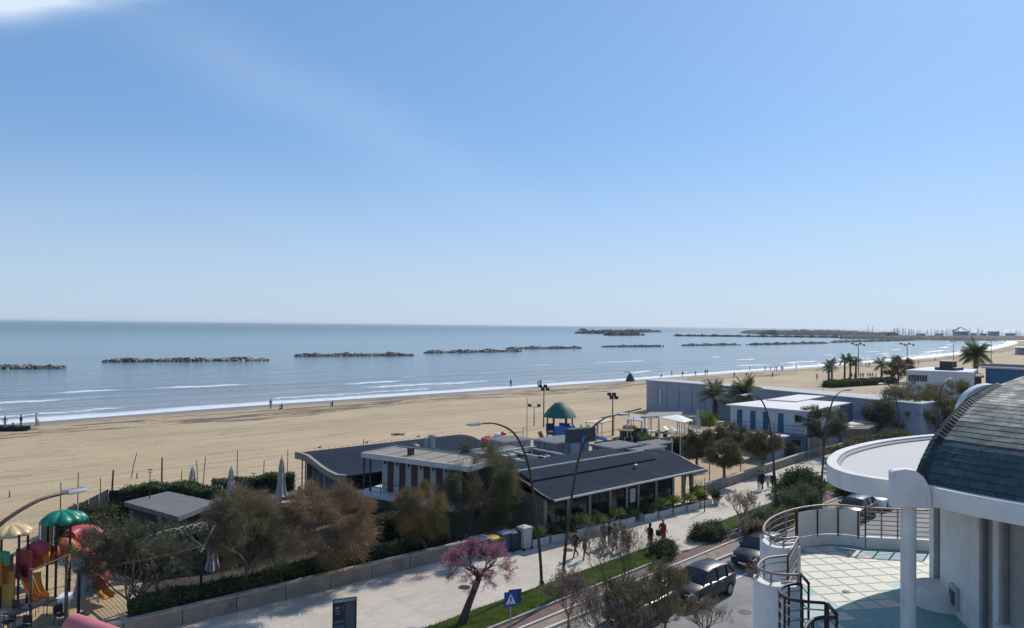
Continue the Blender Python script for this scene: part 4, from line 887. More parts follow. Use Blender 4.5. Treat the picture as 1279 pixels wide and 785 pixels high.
cabin((46.6, 46.9), (50.4, 49.9), 3.5, 'grey box cabin with a pale roof edge left of the sign', greyp)
cabin((50.9, 43.9), (54.6, 46.6), 3.0, 'low grey cabin right of the blue swirl sign', greyp)
cabin((52.6, 42.6), (56.5, 43.8), 2.8, 'pale walled cabin just behind the restaurant roof step', palep)
cabin((47.6, 55.0), (51.0, 57.6), 2.5, 'bluish grey cabin beside the beach play tower', bluegrey)
cabin((42.0, 55.4), (45.2, 58.0), 2.3, 'small blue grey cabin at the end of the wavy roof', bluegrey)
cabin((57.4, 44.6), (60.2, 46.4), 2.6, 'dark blue banner clad cabin near the beach bar', M('navy_panel', (0.06, 0.075, 0.11), 0.7, 0.15), group='grey cabins behind the restaurant')
# sign: dark upper panel, pale lower panel with blue swirl
pL, pR = P(713.5, 537, 5.1), P(744, 534, 5.1)
sv = Vector((pR[0]-pL[0], pR[1]-pL[1], 0)); sw_ = sv.length; sv.normalize(); sn = Vector((sv.y, -sv.x, 0))
SG = thing('rooftop_sign', 'square rooftop sign with a dark upper panel and a blue swirl logo', 'sign', ((pL[0]+pR[0])/2, (pL[1]+pR[1])/2, 2.4))
def sp(s, d, z): return (pL[0]+sv.x*s+sn.x*d, pL[1]+sv.y*s+sn.y*d, z)
def slab(s0, s1, d0, d1, z0, z1, mb): mb.prism([sp(s0, d0, 0)[:2], sp(s1, d0, 0)[:2], sp(s1, d1, 0)[:2], sp(s0, d1, 0)[:2]], z0, z1); return mb
slab(0, sw_, 0, -0.8, 3.95, 5.1, MB()).obj('panel', M('sign_dark', (0.055, 0.065, 0.075), 0.6, 0.25, 1.5), SG)
slab(0, sw_*0.72, 0, -0.8, 2.4, 3.948, MB()).obj('panel', M('sign_steelblue', (0.09, 0.14, 0.22), 0.6, 0.1, 2), SG)
slab(0, sw_*0.34, 0.012, 0.0, 2.6, 3.9, MB()).obj('panel_stripe', M('sign_pale', (0.3, 0.33, 0.36), 0.6, 0.1, 2), SG)
cx, cz, q_ = sw_*0.53, 3.62, 0.48
pts = [(cx+0.36*q_, 4.35-0.1), (cx+0.05, 4.40), (cx-0.30*q_-0.05, 4.18), (cx-0.2*q_, 3.86), (cx+0.25*q_, 3.68), (cx+0.42*q_, 3.38), (cx+0.1*q_, 3.12), (cx-0.4*q_, 3.14)]
sp_ = spline([(a, 0, b) for a, b in pts], 6)
g = MB(); n = len(sp_)
ring = []
for i, p in enumerate(sp_):
    wd = 0.035+0.085*sin(pi*i/(n-1)); a = sp_[max(i-1, 0)]; b = sp_[min(i+1, n-1)]; tx, tz = b[0]-a[0], b[2]-a[2]; l_ = math.hypot(tx, tz)+1e-9; nx_, nz_ = -tz/l_*wd, tx/l_*wd
    ring.append([sp(p[0]+nx_, 0.014, p[2]+nz_), sp(p[0]+nx_, 0.05, p[2]+nz_), sp(p[0]-nx_, 0.05, p[2]-nz_), sp(p[0]-nx_, 0.014, p[2]-nz_)])
g.loft(ring); g.obj('logo', M('logo_blue', (0.10, 0.26, 0.62), 0.4, 0.05, 3), SG)
g = MB(); g.tube([sp(sw_*0.45, 0.03, 3.02), sp(sw_*0.62, 0.03, 2.86), sp(sw_*0.45, 0.03, 2.7), sp(sw_*0.3, 0.03, 2.82)], 0.03, 4); g.obj('logo', MATS['logo_blue'], SG)

# ---------------- flat grey shed left of the tamarisks
cs_ = [P(155, 627, 2.6)[:2], P(223, 646, 2.6)[:2], P(270, 627, 2.6)[:2], P(210, 614, 2.6)[:2]]
R5 = thing('shed', 'flat roofed grey shed surrounded by dark hedges', 'shed', (sum(p[0] for p in cs_)/4, sum(p[1] for p in cs_)/4, 0))
cxm, cym = R5.location[0], R5.location[1]
def ins(k): return [(cxm+(p[0]-cxm)*k, cym+(p[1]-cym)*k) for p in cs_]
MB().prism(cs_, 2.32, 2.6).obj('roof', M('shed_roof', (0.15, 0.14, 0.145), 0.85, 0.12, 1.2, stain=(0.22, 0.2, 0.2)), R5); MB().prism(ins(0.9), 0, 2.32).obj('wall', M('shed_wall', (0.05, 0.048, 0.042), 0.9, 0.2), R5)
g = MB()
for k in range(1, 6):
    f = k/6; a = [cs_[0][i]+(cs_[1][i]-cs_[0][i])*f for i in (0, 1)]; b = [cs_[3][i]+(cs_[2][i]-cs_[3][i])*f for i in (0, 1)]
    g.tube([(a[0], a[1], 2.605), (b[0], b[1], 2.605)], 0.022, 4)
g.obj('roof_seam', greyroof, R5)

# ---------------- long blue grey wall of cabins
R6 = thing('long_cabin_block', 'very long blue grey windowless cabin block reaching onto the beach', 'building', (101, 58, 0))
MB().prism([(99.6, 79.0), (100.4, 61.0), (96.6, 35.0), (103, 35.0), (104.6, 61), (104, 79)], 0, 4.86).obj('wall', bluegrey, R6)
MB().prism([(99.45, 79.2), (100.25, 61.0), (96.4, 34.8), (103.2, 34.8), (104.8, 61), (104.2, 79.2)], 4.862, 5.02).obj('roof', M('pale_roof', (0.42, 0.42, 0.42), 0.85, 0.1, 1), R6)
g = MB()
for v in list(np.arange(63, 77, 2.4)): g.b2((99.6+(79-v)/18*0.8-0.03, v-0.05, 0.5), (99.66+(79-v)/18*0.8, v+0.05, 4.2))
g.obj('batten', M('batten_blue', (0.15, 0.165, 0.2), 0.7, 0.1), R6)
g = MB()
for k in range(14): g.b2((99.55, 76.7, 1.1+k*0.26), (99.62, 78.9, 1.2+k*0.26))
g.obj('louvre', M('louvre_white', (0.45, 0.46, 0.48), 0.6, 0.1), R6)
g = MB(); g.b2((99.6, 76.0, 1.1), (99.68, 76.3, 3.6)); g.obj('duct', offwhite, R6)
# ---------------- white beach huts with blue doors
R7 = thing('beach_huts', 'white raised beach hut block with a row of blue doors', 'building', (84, 45, 0))
hA, hB = (77.8, 49.2), (79.0, 40.4)
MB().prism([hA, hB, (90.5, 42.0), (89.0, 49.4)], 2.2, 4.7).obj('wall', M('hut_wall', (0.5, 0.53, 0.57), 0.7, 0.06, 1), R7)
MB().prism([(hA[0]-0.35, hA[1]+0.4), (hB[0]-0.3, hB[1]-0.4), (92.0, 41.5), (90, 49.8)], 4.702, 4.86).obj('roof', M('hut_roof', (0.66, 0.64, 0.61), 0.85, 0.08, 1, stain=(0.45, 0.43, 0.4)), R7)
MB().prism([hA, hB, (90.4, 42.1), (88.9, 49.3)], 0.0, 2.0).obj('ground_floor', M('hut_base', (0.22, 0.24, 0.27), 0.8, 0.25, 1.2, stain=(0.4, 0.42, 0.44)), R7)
MB().prism([(hA[0]-0.75, hA[1]), (hB[0]-0.75, hB[1]-0.2), (90.6, 41.8), (89.1, 49.5)], 2.002, 2.198).obj('balcony', M('balcony_blue', (0.16, 0.22, 0.30), 0.7, 0.15), R7)
hx = Vector((hB[0]-hA[0], hB[1]-hA[1])); hl = hx.length; hx.normalize(); hn = Vector((-1, -0.13)).normalized()
def hp(s, d): return (hA[0]+hx.x*s+hn.x*d, hA[1]+hx.y*s+hn.y*d)
dblue = M('door_teal_blue', (0.03, 0.11, 0.19), 0.6, 0.12, 2)
for s in (0.85, 2.45, 3.95, 5.7): MB().prism([hp(s, 0.004), hp(s+0.62, 0.004), hp(s+0.62, 0.05), hp(s, 0.05)], 2.22, 4.32).obj('door', dblue, R7)
MB().prism([hp(7.6, 0.004), hp(8.3, 0.004), hp(8.3, 0.05), hp(7.6, 0.05)], 3.5, 4.25).obj('window', glass, R7)
MB().prism([hp(7.2, 0.004), hp(8.7, 0.004), hp(8.7, 0.4), hp(7.2, 0.4)], 3.3, 3.36).obj('window_hood', offwhite, R7)
g = MB()
for s in np.arange(0, hl, 1.1): g.tube([(*hp(s, 0.7), 2.2), (*hp(s, 0.7), 3.1)], 0.022, 4)
for z in (2.65, 3.1): g.tube([(*hp(0, 0.7), z), (*hp(hl, 0.7), z)], 0.02, 4)
g.obj('railing', darkgrey, R7)
for s in (1.0, 3.3, 5.5, 7.3): MB().prism([hp(s, 0.004), hp(s+0.9, 0.004), hp(s+0.9, 0.03), hp(s, 0.03)], 0.9, 1.5).obj('hatch', darkgrey, R7)
g = MB(); g.b2((93.3, 42.4, 0), (94.8, 44.6, 4.6)); tag(g.obj('water_tank', M('tank_blue', (0.07, 0.10, 0.15), 0.6, 0.15)), 'dark blue tank beside the right end of the white beach huts', 'tank')
MB_ = MB(); MB_.prism([(86, 48.8), (87, 46.0), (96, 47), (95.5, 49.8)], 2.4, 4.4); o_ = thing('flat_annex', 'second white flat roof directly behind the blue door huts', 'building', (91, 48, 0)); MB_.obj('wall', M('hut_wall2', (0.5, 0.51, 0.52), 0.7, 0.06, 1), o_)
MB().prism([(85.7, 49.1), (86.7, 45.7), (96.4, 46.7), (95.9, 50.1)], 4.87, 5.0).obj('roof', MATS['hut_roof'], o_); MB().prism([(86, 48.8), (87, 46.0), (96, 47), (95.5, 49.8)], 4.4, 4.868).obj('frieze', offwhite, o_)
g = MB(); [g.b2((86.3, 46.6+k*0.8, 4.5), (86.6, 47.0+k*0.8, 4.8)) for k in range(3)]; g.obj('window', glass, o_)
MB().prism([(86, 48.8), (87, 46.0), (96, 47), (95.5, 49.8)], 0, 2.399).obj('ground_floor', MATS['hut_base'], o_)
# small kiosk with white roof
kq = P(955, 578, 0)
R8 = thing('kiosk', 'small pale kiosk with a white flat roof before the beach huts', 'kiosk', kq)
g = MB(); g.b2((72.0, 40.3, 0), (74.0, 43.2, 2.45)); g.obj('wall', M('kiosk_wall', (0.33, 0.34, 0.36), 0.8, 0.1, 1), R8); g = MB(); g.b2((71.7, 39.9, 2.45), (74.4, 43.6, 2.6)); g.obj('roof', MATS['hut_roof'], R8)
g = MB(); g.b2((71.96, 41.2, 0.1), (71.995, 42.2, 2.1)); g.obj('door', M('kiosk_door', (0.08, 0.13, 0.12), 0.6, 0.1), R8)
# wooden deck roofs (striped) right of the huts
R9 = thing('deck_roof', 'low wide timber roof with pale skylight strips beyond the white huts', 'building', (98, 43.5, 0))
MB().prism([(85.5, 40.9), (89.5, 38.2), (107.5, 42.0), (107, 46.6), (96.5, 46.0)], 1.9, 2.2).obj('roof', M('timber_roof', (0.17, 0.135, 0.105), 0.9, 0.25, 1.2), R9)
for k in range(6): MB().prism([(88.2+k*3.0, 40.7+0.25*k), (89.6+k*3.0, 39.6+0.2*k), (91.2+k*3.0, 41.9+0.2*k), (90.2+k*3.0, 43.6+0.1*k)], 2.202, 2.27).obj('skylight', M('skylight_pale', (0.5, 0.46, 0.41), 0.7, 0.1), R9)
MB().prism([(86, 40.9), (89.5, 38.6), (107, 42.2), (106.6, 46.3), (96.8, 45.6)], 0, 1.9).obj('wall', wallbeige, R9)
# white pavilion far right, with balcony windows
R10 = thing('white_pavilion', 'flat white building with a strip of dark windows right of the small palms', 'building', (175, 60, 0))
wz = 5.0
wa, wb, wc = P(1132, 464, wz)[:2], P(1160.5, 465, wz)[:2], P(1216, 467, wz)[:2]
we = (wc[0]+16, wc[1]+4); wd_ = (wa[0]+18, wa[1]+2)
MB().prism([wa, wb, wc, we, wd_], 0, wz).obj('wall', M('pav_white', (0.55, 0.56, 0.57), 0.75, 0.06, 0.6), R10)
MB().prism([(p[0]-0.3*(k < 3), p[1]) for k, p in enumerate([wa, wb, wc, we, wd_])], wz+0.003, wz+0.3).obj('roof', M('pav_roof', (0.62, 0.64, 0.66), 0.8, 0.06, 0.5), R10)
wx = Vector((wb[0]-wa[0], wb[1]-wa[1])); wl_ = wx.length; wx.normalize(); wn_ = Vector((wx.y, -wx.x)); wn_ = wn_ if wn_.x < 0 or wn_.y < 0 else -wn_
for k in range(7):
    s = wl_*(0.1+k*0.12); MB().prism([(wa[0]+wx.x*a+wn_.x*b, wa[1]+wx.y*a+wn_.y*b) for a, b in ((s, 0.01), (s+wl_*0.09, 0.01), (s+wl_*0.09, 0.08), (s, 0.08))], 3.0, 4.3).obj('window', glass, R10)
MB().prism([(wa[0]+wx.x*a+wn_.x*b, wa[1]+wx.y*a+wn_.y*b) for a, b in ((0.02*wl_, 0.01), (wl_*0.98, 0.01), (wl_*0.98, 1.2), (0.02*wl_, 1.2))], 1.75, 1.95).obj('balcony', offwhite, R10)
g = MB(); g.b2((wc[0]+2, wc[1]+4, wz+0.3), (wc[0]+7, wc[1]+8, wz+0.9)); g.b2((wc[0]+3, wc[1]+5, wz+0.9), (wc[0]+6, wc[1]+7.4, wz+2.2)); g.obj('roof_plant', darkgrey, R10)
R11 = thing('timber_building', 'brown timber slatted building between the white pavilion and the blue one', 'building', (165, 52, 0))
ta, tb_ = P(1192, 470, 4.0)[:2], P(1226, 472, 4.0)[:2]
MB().prism([ta, tb_, (tb_[0]+10, tb_[1]+3), (ta[0]+10, ta[1]+3)], 0, 4.0).obj('wall', M('timber_wall', (0.14, 0.10, 0.085), 0.85, 0.25, 0.5), R11)
MB().prism([(ta[0]-0.5, ta[1]+0.6), (tb_[0]-0.5, tb_[1]-0.6), (tb_[0]+11, tb_[1]+3), (ta[0]+11, ta[1]+4)], 4.003, 4.3).obj('roof', M('timber_flat', (0.28, 0.24, 0.2), 0.85, 0.2, 0.5), R11)
R12 = thing('blue_building', 'bright blue building with a pale grey roof above the slate dome', 'building', (165, 45, 0))
ba, bb = P(1231, 459, 6.2)[:2], P(1300, 462, 6.2)[:2]
MB().prism([ba, bb, (bb[0]+14, bb[1]+2), (ba[0]+14, ba[1]+3)], 0, 6.0).obj('wall', M('blue_wall', (0.035, 0.13, 0.24), 0.6, 0.12, 0.5), R12)
MB().prism([(ba[0]-0.6, ba[1]+0.6), (bb[0]-0.6, bb[1]-1), (bb[0]+15, bb[1]+2), (ba[0]+15, ba[1]+4)], 6.003, 6.35).obj('roof', M('blue_bldg_roof', (0.42, 0.45, 0.46), 0.8, 0.1, 0.3), R12)
g = MB(); [g.b2((ba[0]+1+k*3.0, ba[1]-16, 6.352), (ba[0]+1.3+k*3, ba[1]+3, 6.5)) for k in range(5)]; g.obj('roof_rib', greyroof, R12)
g = MB(); g.prism([P(1270, 434, 4)[:2], P(1300, 435, 4)[:2], (P(1300, 435, 4)[0]+12, P(1300, 435, 4)[1]), (P(1270, 434, 4)[0]+12, P(1270, 434, 4)[1]+4)], 0, 4.0)
o_ = thing('beach_cabin', 'pale grey cabin on the far beach at the right edge', 'cabin', P(1275, 440)); g.obj('wall', bluegrey, o_)
MB().prism([P(1269, 434, 4.2)[:2], P(1301, 435, 4.2)[:2], (P(1300, 435, 4)[0]+13, P(1300, 435, 4)[1]), (P(1270, 434, 4)[0]+13, P(1270, 434, 4)[1]+5)], 4.003, 4.2).obj('roof', offwhite, o_)
# ------------------------------------------------------------ the white villa with terrace, right foreground
ZF = 7.85; ZR = 8.95
V = thing('villa', 'white villa with a curved railed terrace, round canopy and slate dome roof', 'building', (9, 10, 0))
fh = (cos(YAW), sin(YAW))
def W(x, y, z=0.0): return (x*r0[0]+y*fh[0], x*r0[1]+y*fh[1], z)   # metres to the right / away from the survey point
teal = bpy.data.materials.new('teal_mosaic'); t = NT(teal)
vo = t.n('ShaderNodeTexVoronoi'); vo.inputs['Scale'].default_value = 16; t.l(t.tc.outputs['Object'], vo.inputs['Vector'])
cv = t.sep(vo.outputs['Color']); c = t.mix(cv[0], (0.11, 0.25, 0.25), (0.19, 0.35, 0.34)); c = t.mix(t.math('MULTIPLY', t.rng(t.noise(0.8, 4), 0.45, 0.7), 0.4), c, (0.28, 0.39, 0.38))
t.color(c); t.rough(0.55)
cream = M('cream_tile', (0.60, 0.55, 0.46), 0.6, 0.10, 1.7, stain=(0.48, 0.43, 0.36), stain_amt=0.5)
slate_floor = teal
def wp(px, py, z): p = P(px, py, z); return (p[0], p[1])
bay1 = [wp(x, y, ZR) for x, y in ((997, 671), (982, 673), (967, 671.5), (957, 667), (953.5, 660), (961, 649), (978, 640.5), (1000, 634.5), (1029, 631), (1056, 631.5), (1081, 634.5))]
bay2 = [wp(x, y, ZR) for x, y in ((997, 718), (978, 718), (960, 715.5), (949, 711), (947, 706), (953, 700), (962, 696.5), (984, 694))]
bay3 = [wp(x, y, ZR) for x, y in ((1031, 753.5), (1010, 752), (992, 750), (978, 745), (973.5, 739), (979, 733), (990, 730), (1001, 729.5))]
b1, b2_, b3 = [spline([(p[0], p[1], 0) for p in b], 5) for b in (bay1, bay2, bay3)]
E1 = wp(1162, 638, ZR)
wallA, wallB = W(9.93, 17.7)[:2], W(9.42, 15.2)[:2]
def grow_out(poly, k):
    cx = sum(p[0] for p in poly)/len(poly); cy = sum(p[1] for p in poly)/len(poly); o = []
    for p in poly:
        d = math.hypot(p[0]-cx, p[1]-cy)+1e-9; o.append((p[0]+(p[0]-cx)/d*k, p[1]+(p[1]-cy)/d*k))
    return o
foot = [wp(1046, 800, ZF), wp(1020, 800, ZF)]
outline = [E1]+[(p[0], p[1]) for p in b1[::-1]]+[(p[0], p[1]) for p in b2_[::-1]]+[(p[0], p[1]) for p in b3[::-1]]+[W(5.6, 12.6)[:2], W(5.8, 11)[:2], W(9.0, 10.5)[:2], W(12.5, 12)[:2], W(12.5, 19)[:2]]
MB().prism(grow_out(outline, 0.12), 0.0, ZF-0.05).obj('body', white, V)
MB().prism(outline, ZF-0.048, ZF).obj('terrace_floor', teal, V)
# parapets: chord-wise little walls following a path
def pathwall(path, z0, zt, th=0.16, name='parapet', mat=white, smooth=False):
    g = MB(); n = len(path); L_, R_ = [], []
    for i in range(n):
        a = path[max(i-1, 0)]; b = path[min(i+1, n-1)]; tx, ty = b[0]-a[0], b[1]-a[1]; l = math.hypot(tx, ty)+1e-9; nx_, ny_ = -ty/l*th/2, tx/l*th/2
        L_.append((path[i][0]+nx_, path[i][1]+ny_)); R_.append((path[i][0]-nx_, path[i][1]-ny_))
    zts = zt if isinstance(zt, list) else [zt]*n
    g.loft([[(*L_[i], z0), (*R_[i], z0), (*R_[i], zts[i]), (*L_[i], zts[i])] for i in range(n)])
    return g.obj(name, mat, V, smooth=smooth)
n1 = len(b1)
zt1 = [interp(i/(n1-1), [0, 0.42, 0.56, 1], [8.74, 8.74, 8.14, 8.14]) for i in range(n1)]
pathwall(b1, 6.0, zt1)
n2 = len(b2_); pathwall(b2_, 0.0, [interp(i/(n2-1), [0, 0.6, 0.75, 1], [8.72, 8.72, 8.35, 8.35]) for i in range(n2)], 0.18)
pathwall(b3, 0.0, ZF+0.06, 0.16)
pathwall([(b1[-1][0], b1[-1][1]), E1], 6.0, 8.14, 0.18)
corner = [(b2_[-1][0], b2_[-1][1]), (b1[0][0], b1[0][1])]; pathwall(corner, 6.0, ZF+0.08, 0.14)
# railings
railm = M('brown_rail', (0.27, 0.20, 0.175), 0.45, 0.15, 5, metal=0.2); raild = M('dark_rail', (0.045, 0.035, 0.035), 0.5, 0.2, 5, metal=0.4); railw = M('pale_rail', (0.42, 0.37, 0.34), 0.5, 0.1, 5, metal=0.2)
def railing(path, zb, zt=ZR, bars=5, posts=5, rad=0.026, mat=railm, barmat=None, zfun=None, bar_r=0.012, label=None):
    g = MB(); g.tube([(p[0], p[1], zt) for p in path], rad, 8); o = g.obj('handrail', mat, V, smooth='all')
    g = MB(); n = len(path)
    for b in range(bars):
        z = zb+(zt-zb)*(b+0.6)/(bars+0.3); g.tube([(p[0], p[1], z) for p in path], bar_r, 5)
    g.obj('rail_bars', barmat or mat, V)
    for k in range(posts):
        i = int(round((n-1)*k/(posts-1))); p = path[i]; g = MB(); g.tube([(p[0], p[1], zb-0.05), (p[0], p[1], zt)], rad*0.85, 6); g.obj('post', mat, V)
railing(b1, 8.05, bars=5, posts=9, barmat=railw)
railing(b2_, 8.3, bars=3, posts=5)
railing([b2_[-1], b1[0]], ZF+0.05, bars=6, posts=2, mat=railm, barmat=railw, bar_r=0.018)
for k in range(9):   # wavy uprights of the short sloping section
    f = (k+0.5)/9; a = b2_[-1]; b = b1[0]; x, y = a[0]+(b[0]-a[0])*f, a[1]+(b[1]-a[1])*f
    MB().tube([(x+0.02*sin(j*1.6), y+0.02*cos(j*1.6), ZF+0.1+j*0.12) for j in range(9)], 0.012, 5).obj('baluster', railw, V)
railing(b3, ZF-0.3, bars=7, posts=6, mat=raild, barmat=M('grey_rail', (0.30, 0.28, 0.28), 0.45, 0.1, 4, metal=0.5), rad=0.03, bar_r=0.015)
q1, q2, q3 = wp(1000, 717, ZR), wp(1010, 729, ZR), wp(1001, 729.5, ZR)
railing([(q1[0], q1[1]), (q2[0], q2[1])], ZF+0.05, bars=3, posts=2, mat=raild, rad=0.03)
q4_, q5, q6 = wp(1034, 755, ZR), wp(1045, 768, ZR), wp(1062, 800, ZR)
railing([q4_, q5], ZF+0.05, bars=3, posts=2, mat=raild, rad=0.034)
arc = spline([(*wp(x, y, ZR), 0) for x, y in ((1045, 772), (1028, 771.5), (1015, 775), (1007, 783), (1004, 795))], 5)
railing(arc, ZF+0.05, bars=3, posts=3, mat=raild, rad=0.034)
rb = [(b1[-1][0], b1[-1][1]), E1]; r10 = [(rb[0][0]+(rb[1][0]-rb[0][0])*k/8, rb[0][1]+(rb[1][1]-rb[0][1])*k/8) for k in range(9)]
railing(r10, 8.14, bars=6, posts=5, mat=railm, barmat=railw, bar_r=0.016)
# infill panels on the far side of the upper bay
i0 = int(n1*0.68); pan = b1[i0:n1-1]; k3 = len(pan)//3
cen = (sum(p[0] for p in b1)/n1, sum(p[1] for p in b1)/n1)
shr = lambda p, k: (p[0]+(cen[0]-p[0])*k, p[1]+(cen[1]-p[1])*k)
for k in range(3):
    seg = [shr(p, 0.045) for p in pan[k*k3:(k+1)*k3+1]]
    o = pathwall(seg, 8.16, 8.84, 0.03, 'infill_panel', M('frosted_panel', (0.62, 0.60, 0.57), 0.5, 0.05, 1))
    p = seg[-1] if k < 2 else seg[-1]; q = shr(p, 0.03); MB().tube([(q[0], q[1], 8.1), (q[0], q[1], 8.9)], 0.022, 6).obj('post', raild, V)
p = shr(pan[0], 0.06); MB().b2((p[0]-0.03, p[1]-0.03, 7.9), (p[0]+0.03, p[1]+0.03, 8.93)).obj('post', raild, V)
# cream tiles laid diagonally on the mosaic

TO, TA, TB = np.array([19.27, 8.46]), np.array([-0.262, -0.418]), np.array([0.436, -0.262])
region = [wp(980+a/6.395, 670+b/6.395, ZF) for a, b in ((60, 195), (190, 112), (330, 85), (430, 100), (540, 140), (620, 110), (720, 155), (840, 200), (985, 195), (1400, 150), (1400, 320), (1150, 335), (985, 350), (920, 355), (770, 372), (850, 420), (705, 440), (740, 490), (880, 562), (700, 600), (520, 655), (420, 720), (330, 740), (330, 700), (400, 600), (190, 480), (235, 420), (60, 330))]
def inside(p, poly):
    c = False; j = len(poly)-1
    for i in range(len(poly)):
        a, b = poly[i], poly[j]
        if (a[1] > p[1]) != (b[1] > p[1]) and p[0] < (b[0]-a[0])*(p[1]-a[1])/(b[1]-a[1])+a[0]: c = not c
        j = i
    return c
tl = MB(); g_ = 0.06
for i in range(-9, 16):
    for j in range(-9, 10):
        o = TO+i*TA+j*TB; ctr = o+TA*0.5+TB*0.5
        if inside(ctr, region) and inside(ctr, outline):
            qd = [o+TA*g_+TB*g_, o+TA*g_+TB*(1-g_), o+TA*(1-g_)+TB*(1-g_), o+TA*(1-g_)+TB*g_]
            if all(inside(q, outline) for q in qd): tl.prism([tuple(q) for q in qd], ZF+0.001, ZF+0.007)
tl.obj('floor_tiles', cream, V)
MB().lathe([(0.09, 0), (0.09, 0.012), (0.04, 0.014)], (*wp(1057, 740, ZF), ZF+0.007), 12).obj('floor_drain', raild, V)
# walls of the villa behind the terrace
def WP_(*l): return [W(x, y)[:2] for x, y in l]
def wl_pt(r): 
    y = 6.517/(r-0.191); return (9.42-0.191*(15.2-y), y)
ZC = 10.72
pA, pB = (9.93, 17.7), (9.42, 15.2)
# slit window recess
def abx(y): return 9.93-0.204*(17.7-y)
s1, s0 = 17.42, 17.02
g = MB()
for ya, yb in ((17.7, s1), (s0, 15.2)):
    g.prism(WP_((abx(ya), ya), (abx(yb), yb), (abx(yb)+0.3, yb+0.0), (abx(ya)+0.3, ya)), ZF, ZC)
g.prism(WP_((abx(s1), s1), (abx(s0), s0), (abx(s0)+0.3, s0), (abx(s1)+0.3, s1)), ZF, 8.2)
g.prism(WP_((9.93, 17.7), (12.5, 19.6), (12.6, 19.3), (10.23, 17.7)), ZF, ZC)
nw = WP_((9.42, 15.2), wl_pt(0.6265), (wl_pt(0.6265)[0]+0.25, wl_pt(0.6265)[1]), (9.67, 15.2))
g.obj('wall', white, V)
MB().prism(WP_((abx(s1)+0.12, s1), (abx(s0)+0.12, s0), (abx(s0)+0.2, s0), (abx(s1)+0.2, s1)), 8.2, ZC).obj('window', M('slit_pane', (0.12, 0.125, 0.12), 0.4, 0.1), V)
shm = bpy.data.materials.new('roller_shutter'); t = NT(shm)
wv2 = t.n('ShaderNodeTexWave', wave_type='BANDS', bands_direction='Z'); t.l(t.tc.outputs['Object'], wv2.inputs[0]); wv2.inputs['Scale'].default_value = 5.5
t.color(t.mix(t.rng(t.noise(0.8, 4), 0.4, 0.7), (0.30, 0.29, 0.27), (0.37, 0.36, 0.34))); t.rough(0.6); t.bump(wv2.outputs['Fac'], 0.5, 0.012)
a1, a2, a3, a4, a5 = (wl_pt(r) for r in (0.6225, 0.6275, 0.6446, 0.652, 0.80))
off_ = lambda p, d: (p[0]+d, p[1]+d*0.19)
g = MB(); g.prism(WP_(a1, a2, off_(a2, 0.45), off_(a1, 0.45)), ZF, ZC); g.prism(WP_((9.42, 15.2), a1, off_(a1, 0.4), (9.82, 15.27)), ZF, ZC) if a1[1] < 15.2 else None
g.prism(WP_(off_(a3, 0.02), off_(a4, 0.02), off_(a4, 0.5), off_(a3, 0.5)), ZF, ZC)
g.prism(WP_(a4, a5, off_(a5, 0.5), off_(a4, 0.5)), ZF, 8.40); g.obj('wall', white, V)
MB().prism(WP_(off_(a2, 0.16), off_(a3, 0.16), off_(a3, 0.24), off_(a2, 0.24)), ZF+0.02, ZC).obj('shutter', shm, V)
MB().prism(WP_(off_(a4, 0.20), off_(a5, 0.20), off_(a5, 0.28), off_(a4, 0.28)), 8.40, ZC).obj('shutter', shm, V)
MB().prism(WP_(off_(a4, -0.06), off_(a5, -0.06), off_(a5, 0.2), off_(a4, 0.2)), 8.402, 8.47).obj('sill', white, V)
g = MB(); g.prism(WP_(off_(a4, 0.08), off_(wl_pt(0.655), 0.08), off_(wl_pt(0.655), 0.19), off_(a4, 0.19)), 8.47, ZC); g.prism(WP_(off_(a2, 0.06), off_(wl_pt(0.6295), 0.06), off_(wl_pt(0.6295), 0.15), off_(a2, 0.15)), ZF, ZC); g.obj('shutter_guide', M('guide_grey', (0.3, 0.3, 0.29), 0.5, 0.1), V)
MB().prism(WP_((10.3, 17.3), (9.9, 15.4), (9.6, 13.2), (9.4, 10.6), (14, 10.6), (14, 19), (12.2, 19.0)), ZF+0.01, ZC-0.01).obj('inner_wall', white, V)
# vent grille and its frame
vy = 16.08; vp = (abx(vy), vy)
g = MB(); g.prism(WP_((vp[0]-0.04, vy+0.22), (vp[0]-0.12, vy-0.2), (vp[0]+0.05, vy-0.22), (vp[0]+0.1, vy+0.22)), 8.02, 8.50); vg = g.obj('vent_grille', M('vent_grey', (0.42, 0.41, 0.40), 0.5, 0.1), V, bevel=0.01)
g = MB()
for k in range(6): g.prism(WP_((vp[0]-0.065, vy+0.16), (vp[0]-0.135, vy-0.14), (vp[0]-0.11, vy-0.145), (vp[0]-0.04, vy+0.165)), 8.13+k*0.048, 8.15+k*0.048)
g.obj('louvre', raild, vg)
# curved low seat at the wall corner
g = MB(); cxx, cyy = W(9.68, 16.75)[:2]; g.lathe([(0.62, 0), (0.62, 0.36), (0.58, 0.40), (0.0, 0.40)], (cxx, cyy, ZF), 40); g.obj('curved_seat', white, V, smooth=True)
# column
g = MB(); cl = W(7.49, 14.05); g.lathe([(0.134, 0), (0.134, 2.9)], (cl[0], cl[1], ZF), 28); g.obj('column', white, V, smooth=True)
